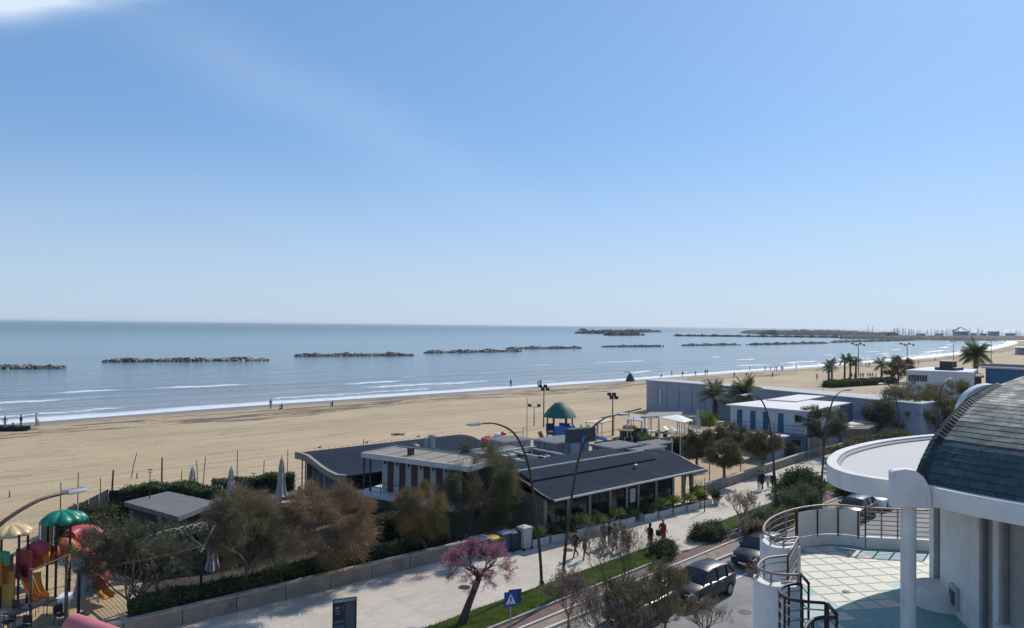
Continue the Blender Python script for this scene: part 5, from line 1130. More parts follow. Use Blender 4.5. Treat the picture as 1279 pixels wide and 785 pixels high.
# canopy: rim, fascia, sunken top
cp = spline([(*p, 0) for p in [(7.5, 14.15), (7.05, 14.5), (6.74, 15.0), (6.72, 15.7), (7.05, 16.6), (7.95, 17.95), (9.6, 19.45), (11.6, 20.6), (13.6, 21.2)]], 8)
cp = [(p[0], p[1]) for p in cp]
def offset(path, k):
    o = []
    for i in range(len(path)):
        a = path[max(i-1, 0)]; b = path[min(i+1, len(path)-1)]; tx, ty = b[0]-a[0], b[1]-a[1]; l = math.hypot(tx, ty); o.append((path[i][0]+ty/l*k, path[i][1]-tx/l*k))
    return o
inn = offset(cp, 0.20)
g = MB(); g.loft([[(*W(*a)[:2], 10.74), (*W(*b)[:2], 10.74), (*W(*b)[:2], 11.10), (*W(*a)[:2], 11.10)] for a, b in zip(cp, inn)]); g.obj('canopy_rim', white, V, smooth=True)
ctop = inn+[(14.5, 19.5), (12, 15.5), (9, 14.0)]
MB().prism([W(*p)[:2] for p in ctop], 10.76, 11.0).obj('canopy_slab', M('canopy_membrane', (0.52, 0.51, 0.49), 0.85, 0.08, 1.6, bump=0.4, stain=(0.40, 0.40, 0.38), stain_amt=0.5), V)
g = MB(); l1 = offset(cp, 0.205); l2 = offset(cp, 0.27); g.loft([[(*W(*a)[:2], 11.0), (*W(*b)[:2], 11.0), (*W(*b)[:2], 11.03), (*W(*a)[:2], 11.07)] for a, b in zip(l1, l2)]); g.obj('flashing', M('flashing_grey', (0.25, 0.25, 0.25), 0.6, 0.15), V)
# round-topped bracket slab over the column
br_ = [(7.04, 10.70), (7.04, 11.34), (7.08, 11.375), (7.30, 11.41), (7.48, 11.38), (7.62, 11.28), (7.72, 11.12), (7.77, 10.95), (7.77, 10.70)]
g = MB(); g.loft([[W(x+(d*0.25), 13.78+d, z) for x, z in br_] for d in (0.0, 0.26)]); g.obj('bracket', white, V, bevel=0.008)
# dome fascia towards the near right
fc = spline([(7.74, 13.95, 0), (8.08, 13.25, 0), (8.6, 12.5, 0), (9.3, 11.7, 0), (10.4, 10.9, 0), (12.0, 10.2, 0), (14, 9.9, 0)], 6); fc = [(p[0], p[1]) for p in fc]
fi = offset(fc, -0.3)
g = MB(); g.loft([[(*W(*a)[:2], 10.72), (*W(*b)[:2], 10.72), (*W(*b)[:2], 11.08), (*W(*a)[:2], 11.08)] for a, b in zip(fc, fi)]); g.obj('fascia', white, V, smooth=True)
MB().prism([W(*p)[:2] for p in fi+[(14.5, 19.4), (11.9, 15.7), (9.2, 14.2)]], 10.73, 10.758).obj('soffit', white, V)
# slate dome
sl_m = bpy.data.materials.new('slate_roof'); t = NT(sl_m)
uvn = t.n('ShaderNodeUVMap', uv_map='slate'); bk_ = t.n('ShaderNodeTexBrick'); t.l(uvn.outputs[0], bk_.inputs['Vector'])
bk_.inputs['Scale'].default_value = 1; bk_.inputs['Brick Width'].default_value = 0.30; bk_.inputs['Row Height'].default_value = 0.17; bk_.inputs['Mortar Size'].default_value = 0.006; bk_.inputs['Bias'].default_value = 0.0
bk_.inputs['Color1'].default_value = (0.038, 0.060, 0.066, 1); bk_.inputs['Color2'].default_value = (0.072, 0.104, 0.108, 1); bk_.inputs['Mortar'].default_value = (0.015, 0.02, 0.025, 1)
c = t.mix(t.math('MULTIPLY', t.rng(t.noise(0.9, 5, 0.6), 0.42, 0.7), 0.5), bk_.outputs['Color'], (0.055, 0.10, 0.095))
c = t.mix(t.math('MULTIPLY', t.rng(t.noise(5, 4, 0.7), 0.52, 0.70), 0.5), c, (0.13, 0.15, 0.14))
t.color(c); t.rough(t.rng(t.noise(3, 3), 0.3, 0.7, 0.6, 0.8)); t.b.inputs['Specular IOR Level'].default_value = 0.25
t.bump(t.math('ADD', t.math('MULTIPLY', bk_.outputs['Fac'], -1.0), t.math('MULTIPLY', t.noise(9, 4), 0.6)), 0.6, 0.02)
DC = (13.2, 18.0); Z0 = 11.02
HT, ZZ = [0, 0.045, 0.11, 0.20, 0.31, 0.48, 0.70, 1.0], [0, 0.42, 0.82, 1.17, 1.49, 1.76, 1.94, 2.05]
def dome_face(base, name, rows=16):
    mbv = []; uvs = []; fs = []; bl = [0]
    for a, b in zip(base[:-1], base[1:]): bl.append(bl[-1]+math.hypot(b[0]-a[0], b[1]-a[1]))
    nb = len(base); me = bpy.data.meshes.new(name); prof = []
    arc = [0]; 
    fine_t = np.linspace(0, 1, 200); pr = [(t_*7.2, interp(t_, HT, ZZ)) for t_ in fine_t]
    for i in range(1, 200): arc.append(arc[-1]+math.hypot(pr[i][0]-pr[i-1][0], pr[i][1]-pr[i-1][1]))
    nr = int(arc[-1]/0.17)
    for r_ in range(nr):
        for e_, lift in ((0, 0.006), (1, 0.0)):
            s_ = min(arc[-1], (r_+e_)*0.17); tt = interp(s_, arc, fine_t); zz = interp(tt, HT, ZZ)
            for k, p in enumerate(base):
                x = p[0]+(DC[0]-p[0])*tt; y = p[1]+(DC[1]-p[1])*tt
                nx_, ny_ = (p[0]-DC[0])/7.2, (p[1]-DC[1])/7.2
                mbv.append(W(x+nx_*lift, y+ny_*lift, Z0+zz+lift*0.5)); uvs.append((bl[k]*(1-tt*0.85), s_+(0.0001 if e_ == 0 else -0.0001)))
    for r_ in range(2*nr-1):
        for k in range(nb-1): fs.append((r_*nb+k, r_*nb+k+1, (r_+1)*nb+k+1, (r_+1)*nb+k))
    me.from_pydata([tuple(p[i]-V['_o'][i] for i in range(3)) for p in mbv], [], fs); me.materials.append(sl_m); ul = me.uv_layers.new(name='slate')
    li = np.zeros(len(me.loops), dtype=np.int32); me.loops.foreach_get('vertex_index', li); ul.data.foreach_set('uv', np.array(uvs)[li].ravel()); me.update()
    o = bpy.data.objects.new(name, me); COL.objects.link(o); o.parent = V; return o
hipc = (7.72, 14.15)
f1 = [hipc]+[p for p in offset(fc, -0.14)][1:]; f2_ = spline([(7.72, 14.15, 0), (9.3, 15.7, 0), (11.0, 17.3, 0), (12.9, 19.0, 0), (14.6, 20.2, 0)], 5)
dome_face(f1, 'dome_roof'); dome_face([(p[0], p[1]) for p in f2_], 'dome_roof')
# hip tiles
g = MB(); k_ = 0
for s_ in np.arange(0.0, 0.52, 0.0145):
    t_ = s_**1.05; t2 = (s_+0.02)**1.05
    zz, z2 = interp(t_, HT, ZZ), interp(t2, HT, ZZ)
    a = Vector(W(hipc[0]+(DC[0]-hipc[0])*t_, hipc[1]+(DC[1]-hipc[1])*t_, Z0+zz+0.05)); b = Vector(W(hipc[0]+(DC[0]-hipc[0])*t2, hipc[1]+(DC[1]-hipc[1])*t2, Z0+z2+0.035))
    d_ = (b-a).normalized(); sd_ = Vector(W(*( -(DC[1]-hipc[1]), (DC[0]-hipc[0]))))*1.0; sd_.z = 0; sd_.normalize()
    for sg in (-1, 1):
        e1 = sd_*sg*0.12-Vector((0, 0, 0.07)); n_ = Vector((0, 0, 0.02))
        g.loft([[a+n_, a+e1+n_, a+e1, a], [b+n_, b+e1+n_, b+e1, b]])
g.obj('hip_tiles', sl_m, V)
# arched dormer hood on the far facet
g = MB(); hb = []
for k in range(13):
    a = pi*k/12
    hb.append((cos(a), sin(a)))
dc0 = np.array([10.66, 16.6]); dn = np.array([0.0, 1.0]); ds = np.array([1.0, 0.0]); RD_ = 0.72
rings = []
for dep, sc_ in ((0.14, 1.0), (0.0, 1.0), (-0.05, 0.98)):
    outer = [W(*(dc0+ds*c_*RD_*sc_+dn*dep), 12.08+s_*0.72*sc_) for c_, s_ in hb]; inner = [W(*(dc0+ds*c_*(RD_-0.12)*sc_+dn*dep), 12.08+s_*0.58*sc_) for c_, s_ in hb[::-1]]
    rings.append(outer+inner)
g.loft(rings); g.obj('dormer_arch', white, V, smooth=True)
# ------------------------------------------------------------ lamps
lampm = M('lamp_bronze', (0.075, 0.058, 0.048), 0.5, 0.2, 3, metal=0.5); lampg = M('lamp_grey', (0.20, 0.215, 0.23), 0.5, 0.15, 3, metal=0.4)
def lamp_proto():
    r = thing('street_lamp', 'x', 'street lamp', (0, 0, 0), 'curved lamps along the promenade')
    pts = spline([(0, 0, 0), (0.12, 0, 1.5), (0.42, 0, 3.6), (0.80, 0, 5.6), (1.25, 0, 7.1), (2.1, 0, 8.35), (3.3, 0, 8.92), (4.3, 0, 9.0)], 5)
    n = len(pts); g = MB(); g.tube(pts, [0.088-0.045*i/(n-1) for i in range(n)], 10); g.obj('pole', lampm, r, smooth='all')
    g = MB(); g.lathe([(0.2, 0), (0.2, 0.04), (0.14, 0.06), (0.13, 0.3)], (0, 0, 0), 12); g.obj('base', lampm, r)
    g = MB(); g.loft([[(4.2, y*0.07, 9.0+z*0.03) for y, z in ((-1, -1), (1, -1), (1, 1), (-1, 1))], [(4.35, y*0.16, 9.02+z*0.05) for y, z in ((-1, -1), (1, -1), (0.7, 1), (-0.7, 1))], [(4.95, y*0.17, 9.0+z*0.045) for y, z in ((-1, -1), (1, -1), (0.7, 1), (-0.7, 1))], [(5.1, y*0.12, 8.99+z*0.02) for y, z in ((-1, -1), (1, -1), (1, 1), (-1, 1))]])
    h_ = g.obj('lamp_head', lampg, r, bevel=0.01); g = MB(); g.b2((4.4, -0.13, 8.93), (4.92, 0.13, 8.955)); g.obj('lens', M('lamp_lens', (0.6, 0.6, 0.58), 0.3, 0.05), h_)
    return r
lp = lamp_proto()
hd_, bd_ = P(106, 610, 9.0), P(22, 662, 8.3); az_ = math.atan2(hd_[1]-bd_[1], hd_[0]-bd_[0])
lamps = [(hd_[0]-5.0*cos(az_), hd_[1]-5.0*sin(az_), az_, 'nearest curved lamp, its pole rising at the left edge of the frame'),
         (27.55, 28.75, pi, 'curved lamp leaning left over the long dark roof, above the bins'), (27.4, 27.1, 0, 'lamp leaning right with its arm crossing before the rooftop sign'),
         (53.9, 30.0, pi, 'curved lamp leaning left in front of the blue door huts'), (56.0, 27.5, 0, 'curved lamp leaning right beside the grey green tree'),
         (74.6, 28.7, pi, 'distant curved lamp leaning left over the timber roof'), (79.0, 27.4, 0, 'distant curved lamp leaning right left of the slate dome')]
for k, (u, v, rz, lb) in enumerate(lamps):
    if k == 0: lp.location = (u, v, 0.0); lp.rotation_euler = (0, 0, rz); lp['label'] = lb; lp['_o'] = [0, 0, 0]
    else: dup(lp, (u, v, 0.1 if k in (1, 2) else 0), rz, lb)
# low poles and small lamps in the gardens
def mast(px, py, h, label, heads=0, rad=0.06, bar=1.2, name='light_mast', cat='light mast', group=None, mat=None):
    p = P(px, py); r = thing(name, label, cat, p, group); g = MB(); g.tube([p, (p[0], p[1], h*0.5), (p[0], p[1], h)], [rad*1.2, rad, rad*0.7], 8); g.obj('pole', mat or lampm, r)
    dx, dy = r0[0], r0[1]
    if heads:
        g = MB(); g.tube([(p[0]-dx*bar/2, p[1]-dy*bar/2, h-0.1), (p[0]+dx*bar/2, p[1]+dy*bar/2, h-0.1)], rad*0.5, 5); g.obj('crossbar', mat or lampm, r)
        for k in range(heads):
            f = -0.5+k/(heads-1) if heads > 1 else 0
            k_ = min(1, rad/0.06); g = MB(); g.box((p[0]+dx*bar*f, p[1]+dy*bar*f, h+0.12*k_-(0.45 if heads == 4 and k % 2 else 0)), ((0.16+rad)*k_, (0.42+rad)*k_, 0.34*k_*(0.3 if heads == 1 else 1)), YAW, tilt=(0, 0.4, 0)); g.obj('floodlight', steel if heads == 1 else darkgrey, r)
    return r
G = 'floodlight masts on the beach'
mast(679, 534, 5.55, 'tall floodlight mast left of the green cone roofed tower', 4, 0.08, 1.0, group=G); mast(765, 545, 5.2, 'floodlight mast right of the green cone roofed tower', 4, 0.08, 0.9, group=G)
mast(667, 532, 2.7, 'short floodlight post left of the green cone roofed tower', 2, 0.06, 1.3, group=G)
mast(1072, 471, 9.5, 'floodlight mast between the small far palms', 4, 0.13, 3.4, group=G); mast(1133, 470, 9.5, 'floodlight mast above the flat white pavilion', 4, 0.13, 3.8, group=G)
mast(1191, 450, 8.6, 'floodlight mast left of the tall single palm', 2, 0.13, 2.2, group=G); mast(1238, 452, 9.6, 'floodlight mast right of the tall single palm', 4, 0.13, 3.8, group=G)
G = 'slim posts in the beach club gardens'
sp_posts = [(316, 645, 3.0, 1, 'slim garden lamp with a white head left of the folded parasols'), (186, 674, 4.4, 1, 'slim lamp post standing before the flat grey shed'), (653, 560, 2.4, 0, 'thin bare post on the sand beside the red toy'), (658, 555, 5.5, 0, 'tall thin bare post left of the rooftop sign'),
            (791, 570, 4.2, 0, 'thin dark post right of the rooftop sign'), (886, 612, 6.1, 0, 'thin pale post before the beach huts left door'), (925, 600, 6.6, 0, 'thin dark post under the blue doors'), (955, 590, 4.4, 0, 'thin post beside the small kiosk'), (1106, 540, 5.3, 1, 'slim lamp standing on the timber roof terrace'),
            (1028, 515, 5.2, 1, 'slim lamp on the long grey block behind the huts'), (880, 640, 2.6, 0, 'short post at the end of the restaurant veranda')]
for x, y, h, hd, lb in sp_posts: mast(x, y, h, lb, hd, 0.035, 0.3, 'garden_post', 'post', G)
# posts stuck in the sand
G = 'wooden posts standing in the sand'
for k, (x, y, h, lean, lb) in enumerate([(164, 597, 2.2, 0.45, 'leaning wooden post left of the ivy hedge'), (202, 602, 2.1, 0.0, 'thick upright wooden post above the flat grey shed'), (171, 598, 0.5, 0, 'stub of a post beside the leaning one'), (226, 608, 1.4, 0.05, 'short wooden post left of the small folded parasol'), (247, 606, 2.1, -0.15, 'thin wooden post right of the small folded parasol'),
      (254, 604, 2.3, 0.15, 'dark wooden post tilting slightly right, above the yellow green hedge'), (296, 605, 2.9, 0, 'upright post between the two folded parasols'), (329, 600, 1.8, 0.05, 'short post left of the right folded parasol'), (359, 598, 2.6, 0, 'tall post just right of the folded parasol'), (454, 558, 0.85, 0, 'yellowish stub standing in sand behind the wavy roof'),
      (12, 622, 0.55, 0, 'tiny stub in the sand at the left edge'), (97, 636, 2.7, 0, 'thin pole on the sand behind the green canopy'), (125, 634, 2.2, 0, 'thin dark pole left of the ivy hedge'), (139, 634, 2.8, 0.1, 'thick dark post at the corner of the ivy hedge'), (75, 660, 3.1, 0, 'thin pole rising through the green canopy'),
      (712, 566, 1.9, 0, 'post in the sand right of the green cone tower')]):
    p = P(x, y); g = MB(); rd = 0.035 if h > 1 else 0.05
    if 'thick' in lb: rd = 0.07
    g.tube([(p[0], p[1], -0.1), (p[0]+lean*0.4*r0[0], p[1]+lean*0.4*r0[1], h/2), (p[0]+lean*r0[0], p[1]+lean*r0[1], h)], [rd*1.1, rd, rd*0.85], 7)
    solo(g, 'wooden_post', woodd if h > 0.9 else woodw, lb, 'post', G)
for k, (u, v, zz, lb) in enumerate([(24.5, 31.5, 0.014, 'round iron manhole cover on the promenade left of the pink tree'), (33.5, 32.6, 0.014, 'round manhole cover on the promenade near the walking pair'), (33.0, 20.0, 0.010, 'round manhole cover in the road beside the dark silver car')]):
    solo(MB().lathe([(0.34, 0), (0.34, 0.006), (0.28, 0.008), (0.26, 0.004), (0.05, 0.006)], (u, v, zz), 20), 'manhole_cover', darkgrey, lb, 'manhole cover')
# signs
pc = P(638, 748, 2.5); SGN = thing('crossing_sign', 'blue pedestrian crossing sign on a thin grey post', 'road sign', (pc[0], pc[1], 0))
MB().tube([(pc[0], pc[1], 0), (pc[0], pc[1], 2.75)], 0.03, 8).obj('post', steel, SGN)
vr = Vector((r0[0], r0[1])); vf = Vector((-fh[0], -fh[1]))
def panelsign(c, half, z0, z1, th, rot, mb):
    x, y = vr.x*cos(rot)-vr.y*sin(rot), vr.x*sin(rot)+vr.y*cos(rot); nx_, ny_ = y, -x
    mb.prism([(c[0]-x*half, c[1]-y*half), (c[0]+x*half, c[1]+y*half), (c[0]+x*half-nx_*th, c[1]+y*half-ny_*th), (c[0]-x*half-nx_*th, c[1]-y*half-ny_*th)], z0, z1); return (x, y, nx_, ny_)
blue = M('sign_blue', (0.02, 0.06, 0.30), 0.4, 0.05, 3); signw = M('sign_white', (0.7, 0.7, 0.7), 0.4, 0.03, 3); signk = M('sign_black', (0.02, 0.02, 0.025), 0.5, 0.05, 3)
g = MB(); c1 = (pc[0]+vf.x*0.05, pc[1]+vf.y*0.05); X_, Y_, N_, O_ = panelsign(c1, 0.29, 2.2, 2.8, 0.02, 0.35, g); face = g.obj('sign_plate', blue, SGN)
g = MB(); c2 = (pc[0]+0.18*vr.x-vf.x*0.14, pc[1]+0.18*vr.y-vf.y*0.14); panelsign(c2, 0.29, 2.24, 2.84, 0.02, 0.35, g); g.obj('sign_plate', M('sign_back', (0.03, 0.05, 0.10), 0.5, 0.1), SGN)
def onf(s, z, d=0.004): return (c1[0]+X_*s+N_*d, c1[1]+Y_*s+O_*d, z)
MB().add([onf(-0.22, 2.28), onf(0.22, 2.28), onf(0.0, 2.74)], [(0, 1, 2)]) 
g = MB(); g.add([onf(-0.22, 2.29), onf(0.22, 2.29), onf(0.0, 2.73)], [(0, 1, 2)]); g.obj('triangle', signw, face)
g = MB()
def poly_on(pts, d=0.008): g.add([onf(a, b, d) for a, b in pts], [tuple(range(len(pts)))])
poly_on([(-0.012, 2.61), (0.012, 2.59), (0.03, 2.62), (0.02, 2.65), (-0.008, 2.64)]); poly_on([(-0.03, 2.47), (0.03, 2.46), (0.025, 2.59), (-0.02, 2.59)])
poly_on([(-0.03, 2.475), (0.0, 2.475), (-0.045, 2.33), (-0.075, 2.33)]); poly_on([(0.0, 2.47), (0.03, 2.47), (0.075, 2.34), (0.045, 2.34)]); poly_on([(-0.02, 2.58), (-0.06, 2.50), (-0.05, 2.49), (-0.01, 2.55)]); poly_on([(0.02, 2.58), (0.065, 2.51), (0.055, 2.50), (0.015, 2.55)])
g.obj('pedestrian_symbol', signk, face)
g = MB(); [g.add([onf(a, 2.30, 0.009), onf(a+0.025, 2.30, 0.009), onf(a+0.02, 2.325, 0.009), onf(a+0.003, 2.325, 0.009)], [(0, 1, 2, 3)]) for a in (-0.14, -0.08, -0.02, 0.04, 0.10)]; g.obj('stripes', signk, face)
# information board
pb = P(431, 748, 2.45); IB = thing('information_board', 'dark framed information board at the bottom edge of the promenade', 'notice board', (pb[0], pb[1], 0))
g = MB(); rot_ = 0.42; xx, yy, nx3, ny3 = panelsign(pb, 0.50, 0.4, 2.45, 0.10, rot_, g); g.obj('frame', signk, IB, bevel=0.01)
def onb(s, z, d=0.004): return (pb[0]+xx*s+nx3*d, pb[1]+yy*s+ny3*d, z)
def rect(mb, s0, s1, z0, z1, d): mb.add([onb(s0, z0, d), onb(s1, z0, d), onb(s1, z1, d), onb(s0, z1, d)], [(0, 1, 2, 3)])
g = MB(); rect(g, -0.47, 0.44, 2.32, 2.43, 0.004); g.obj('header', M('board_header', (0.30, 0.34, 0.38), 0.4, 0.1), IB)
g = MB(); rect(g, 0.0, 0.42, 0.5, 2.27, 0.004); g.obj('panel', M('board_glass', (0.07, 0.09, 0.115), 0.15, 0.2, 1), IB)
g = MB(); rect(g, -0.46, -0.03, 1.62, 2.27, 0.004); g.obj('poster', M('board_poster', (0.035, 0.03, 0.045), 0.4, 0.3), IB)
rr = random.Random(4); g = MB()
for z, a, b in ((2.12, -0.40, -0.22), (2.06, -0.40, -0.25), (1.97, -0.40, -0.33), (1.94, -0.28, -0.2), (1.85, -0.38, -0.22), (2.10, -0.12, -0.07), (2.0, -0.12, -0.08)): rect(g, a, b, z, z+0.03, 0.008)
g.obj('lettering', M('board_text', (0.35, 0.34, 0.36), 0.5, 0.1), IB)
g = MB(); rect(g, -0.46, -0.03, 1.45, 1.58, 0.004); rect(g, -0.46, -0.03, 0.6, 1.40, 0.004); g.obj('panel', M('board_blue', (0.06, 0.10, 0.17), 0.4, 0.2), IB)
# bins by the restaurant
def bin_(px, py, w, h, label, col, lid=None, dx=0.0, sloped=True):
    p = P(px, py); r = thing('litter_bin', label, 'bin', p, 'bins at the end of the restaurant'); c = (p[0], p[1])
    g = MB(); g.loft([[(c[0]+a*w*k, c[1]+b*w*k*0.9, z) for a, b in ((-.5, -.5), (.5, -.5), (.5, .5), (-.5, .5))] for k, z in ((0.82, 0.08), (1.0, h*0.9))]); g.obj('body', col, r, bevel=0.02)
    g = MB(); g.loft([[(c[0]+a*w*k, c[1]+b*w*k*0.9, z) for a, b in ((-.5, -.5), (.5, -.5), (.5, .5), (-.5, .5))] for k, z in ((1.08, h*0.9+0.004), (1.05, h*0.96), (0.5, h*1.02))]); g.obj('lid', lid or col, r, bevel=0.01)
    for s in (-1, 1):
        g = MB(); g.tube([(c[0]+s*w*0.42, c[1]-w*0.44, 0.09), (c[0]+s*w*0.46, c[1]-w*0.44, 0.09)], 0.09, 10); g.obj('wheel', signk, r)
    return r
bd = M('bin_dark', (0.035, 0.045, 0.06), 0.55, 0.15); by = M('bin_yellow', (0.55, 0.33, 0.03), 0.5, 0.1); bgr = M('bin_grey', (0.40, 0.40, 0.39), 0.7, 0.1)
bin_(601, 694, 1.05, 1.15, 'dark bin with a grey lid, leftmost of the row', bd, M('lid_grey', (0.3, 0.3, 0.3), 0.6, 0.1)); bin_(616, 692, 1.0, 1.1, 'dark bin with a yellow lid', bd, by); bin_(629, 689, 1.0, 1.25, 'dark blue bin right of the yellow lidded one', M('bin_blue', (0.03, 0.06, 0.12), 0.55, 0.15)); bin_(641, 687, 0.9, 1.2, 'dark bin left of the pale grey one', bd)
bin_(655, 686, 0.75, 1.45, 'tall pale grey box bin, rightmost of the row', bgr)
p = P(970, 632); g = MB(); g.lathe([(0.2, 0), (0.2, 0.7), (0.16, 0.75), (0.16, 0.85), (0.22, 0.88), (0.2, 0.98), (0.02, 1.02)], p, 14); solo(g, 'litter_bin', M('bin_brown', (0.14, 0.08, 0.06), 0.6, 0.2), 'small brown round bin on the promenade below the strolling pair', 'bin', smooth=True)

# ------------------------------------------------------------ cars
tyre = M('tyre_rubber', (0.02, 0.02, 0.02), 0.85, 0.2, 8); rim = M('alloy_rim', (0.28, 0.29, 0.30), 0.4, 0.1, 5, metal=0.5); cglass = M('car_glass', (0.012, 0.014, 0.017), 0.06, 0.2, 1, bump=0); lightm = M('headlight_glass', (0.65, 0.67, 0.7), 0.15, 0.05, 3, bump=0); redl = M('tail_light', (0.35, 0.01, 0.01), 0.2, 0.1, 3, bump=0); plate = M('plate_white', (0.7, 0.7, 0.68), 0.5, 0.05)
def carpaint(name, c, rough=0.28):
    m = bpy.data.materials.new(name); t = NT(m); t.color(t.mix(t.rng(t.noise(2, 5), 0.4, 0.7), c, sc(c, 0.85))); t.rough(0.35); t.b.inputs['Metallic'].default_value = 0.0; t.b.inputs['Specular IOR Level'].default_value = 0.3; t.b.inputs['Coat Weight'].default_value = 0.06; t.b.inputs['Coat Roughness'].default_value = 0.08; return m
def car(loc, rz, label, paint, Lc=4.35, Wc=1.8, Hc=1.58, group='cars parked along the road'):
    r = thing('parked_car', label, 'car', (0, 0, 0), group); k = Lc/4.35
    # front towards +x. stations: x, sill z, belt z, half width at belt, half width low
    st = [(2.16, 0.34, 0.60, 0.55, 0.60), (2.08, 0.26, 0.74, 0.72, 0.78), (1.85, 0.22, 0.86, 0.81, 0.87), (1.35, 0.22, 0.95, 0.86, 0.90), (0.85, 0.22, 1.02, 0.88, 0.90), (0.2, 0.22, 1.02, 0.89, 0.90), (-0.6, 0.22, 1.04, 0.89, 0.90), (-1.3, 0.22, 1.07, 0.88, 0.90), (-1.8, 0.24, 1.08, 0.83, 0.87), (-2.06, 0.28, 1.02, 0.76, 0.80), (-2.16, 0.36, 0.86, 0.62, 0.68)]
    g = MB(); rings = []
    for x, zs, zb, hw, hl in st:
        x *= k; hw *= Wc/1.8; hl *= Wc/1.8
        rings.append([(x, -hl*0.9, zs), (x, -hl, zs+0.14), (x, -hl*1.0, (zs+zb)/2+0.05), (x, -hw, zb-0.05), (x, -hw*0.90, zb), (x, 0, zb+0.035), (x, hw*0.90, zb), (x, hw, zb-0.05), (x, hl*1.0, (zs+zb)/2+0.05), (x, hl, zs+0.14), (x, hl*0.9, zs)])
    g.loft(rings); body = g.obj('body', paint, r, smooth=True)
    gh = [(1.02, 1.02, 1.03, 0.80, 0.78), (0.35, 1.03, 1.46, 0.82, 0.64), (-0.15, 1.03, Hc-0.02, 0.83, 0.62), (-0.9, 1.04, Hc-0.02, 0.83, 0.62), (-1.55, 1.05, Hc-0.10, 0.81, 0.60), (-2.0, 1.06, 1.10, 0.74, 0.70)]
    g = MB(); g.loft([[(x*k, -hb*Wc/1.8, zb-0.03), (x*k, -ht*Wc/1.8, zt), (x*k, 0, zt+0.03), (x*k, ht*Wc/1.8, zt), (x*k, hb*Wc/1.8, zb-0.03)] for x, zb, zt, hb, ht in gh]); g.obj('windows', cglass, r, smooth=True)
    rf = [(0.30, 1.475, 0.645), (-0.15, Hc+0.0, 0.63), (-0.9, Hc+0.0, 0.63), (-1.60, Hc-0.085, 0.61)]
    g = MB(); g.loft([[(x*k, -ht*Wc/1.8, z-0.03), (x*k, -ht*0.9*Wc/1.8, z+0.02), (x*k, 0, z+0.05), (x*k, ht*0.9*Wc/1.8, z+0.02), (x*k, ht*Wc/1.8, z-0.03)] for x, z, ht in rf]); ro = g.obj('roof', paint, r, smooth=True)
    pl = []
    for s in (-1, 1):
        for (xa, za, ya), (xb, zb_, yb), rd in (((1.0, 1.02, 0.80), (0.32, 1.47, 0.655), 0.035), ((-0.32, 1.03, 0.845), (-0.38, Hc-0.02, 0.635), 0.035), ((-1.2, 1.05, 0.84), (-1.32, Hc-0.07, 0.63), 0.05), ((-1.98, 1.08, 0.74), (-1.58, Hc-0.1, 0.615), 0.06)):
            g = MB(); g.tube([(xa*k, s*ya*Wc/1.8, za), (xb*k, s*yb*Wc/1.8, zb_)], rd, 6); g.obj('pillar', paint, r)
        g = MB(); g.tube([(0.62*k, s*0.9*Wc/1.8, 1.04), (0.60*k, s*1.0*Wc/1.8, 1.08)], [0.05, 0.09], 8); g.obj('mirror', paint, r)
        g = MB(); g.loft([[(x*k, s*y*Wc/1.8, z) for y, z in ((a, c0), (b, c0), (b, c1), (a, c1))] for x, a, b, c0, c1 in ((2.11, 0.42, 0.68, 0.62, 0.72), (1.93, 0.55, 0.805, 0.70, 0.82))]); g.obj('headlight', lightm, r)
        g = MB(); g.b2((-2.12*k, s*0.55*Wc/1.8, 0.80), (-1.98*k, s*0.80*Wc/1.8, 0.98)); g.obj('tail_light', redl, r)
        for x in (1.35, -1.32):
            g = MB(); c_ = (x*k, s*0.84*Wc/1.8, 0.33); g.tube([(c_[0], s*0.70*Wc/1.8, 0.33), (c_[0], s*0.915*Wc/1.8, 0.33)], 0.33, 22); w = g.obj('wheel', tyre, r, smooth=True)
            g = MB(); g.tube([(c_[0], s*0.90*Wc/1.8, 0.33), (c_[0], s*0.925*Wc/1.8, 0.33)], 0.215, 18); g.obj('rim', rim, w)
            g = MB(); [g.add([(c_[0]+cos(pi*q/10)*0.395, s*0.905*Wc/1.8, 0.33+sin(pi*q/10)*0.395), (c_[0]+cos(pi*(q+1)/10)*0.395, s*0.905*Wc/1.8, 0.33+sin(pi*(q+1)/10)*0.395), (c_[0]+cos(pi*(q+1)/10)*0.33, s*0.909*Wc/1.8, 0.33+sin(pi*(q+1)/10)*0.33), (c_[0]+cos(pi*q/10)*0.33, s*0.909*Wc/1.8, 0.33+sin(pi*q/10)*0.33)], [(0, 1, 2, 3)]) for q in range(10)]; g.obj('wheel_arch', signk, r)
        for x in (0.25, -0.62):
            g = MB(); g.b2((x*k-0.02, s*0.893*Wc/1.8, 0.86), (x*k+0.16, s*0.918*Wc/1.8, 0.89)); g.obj('door_handle', rim, r)
    g = MB(); g.b2((2.10*k, -0.42, 0.42), (2.18*k, 0.42, 0.58)); g.obj('grille', signk, r)
    g = MB(); g.b2((2.181*k, -0.25, 0.36), (2.19*k, 0.25, 0.46)); g.obj('number_plate', plate, r)
    g = MB(); g.b2((-2.20*k, -0.25, 0.62), (-2.17*k, 0.25, 0.73)); g.obj('number_plate', plate, r)
    r.location = loc; r.rotation_euler = (0, 0, rz); return r
p = P(884, 738); car((33.1, 22.6, 0.02), pi+0.03, 'dark silver car with a pale blue roof parked facing the viewer', carpaint('paint_graphite', (0.022, 0.026, 0.034), 0.3))
car((40.6, 23.6, 0.02), pi+0.06, 'black car mostly hidden behind the dark roadside shrub', carpaint('paint_black', (0.02, 0.02, 0.022)))
car((28.5, 22.9, 0.02), pi+0.06, 'bluish grey car under the thin roadside trees', carpaint('paint_blue', (0.05, 0.065, 0.09), 0.35), Lc=4.1, Hc=1.4)
car((55.6, 24.6, 0.02), pi+0.06, 'black car seen through the terrace railing', carpaint('paint_black2', (0.03, 0.03, 0.034)), Hc=1.5)
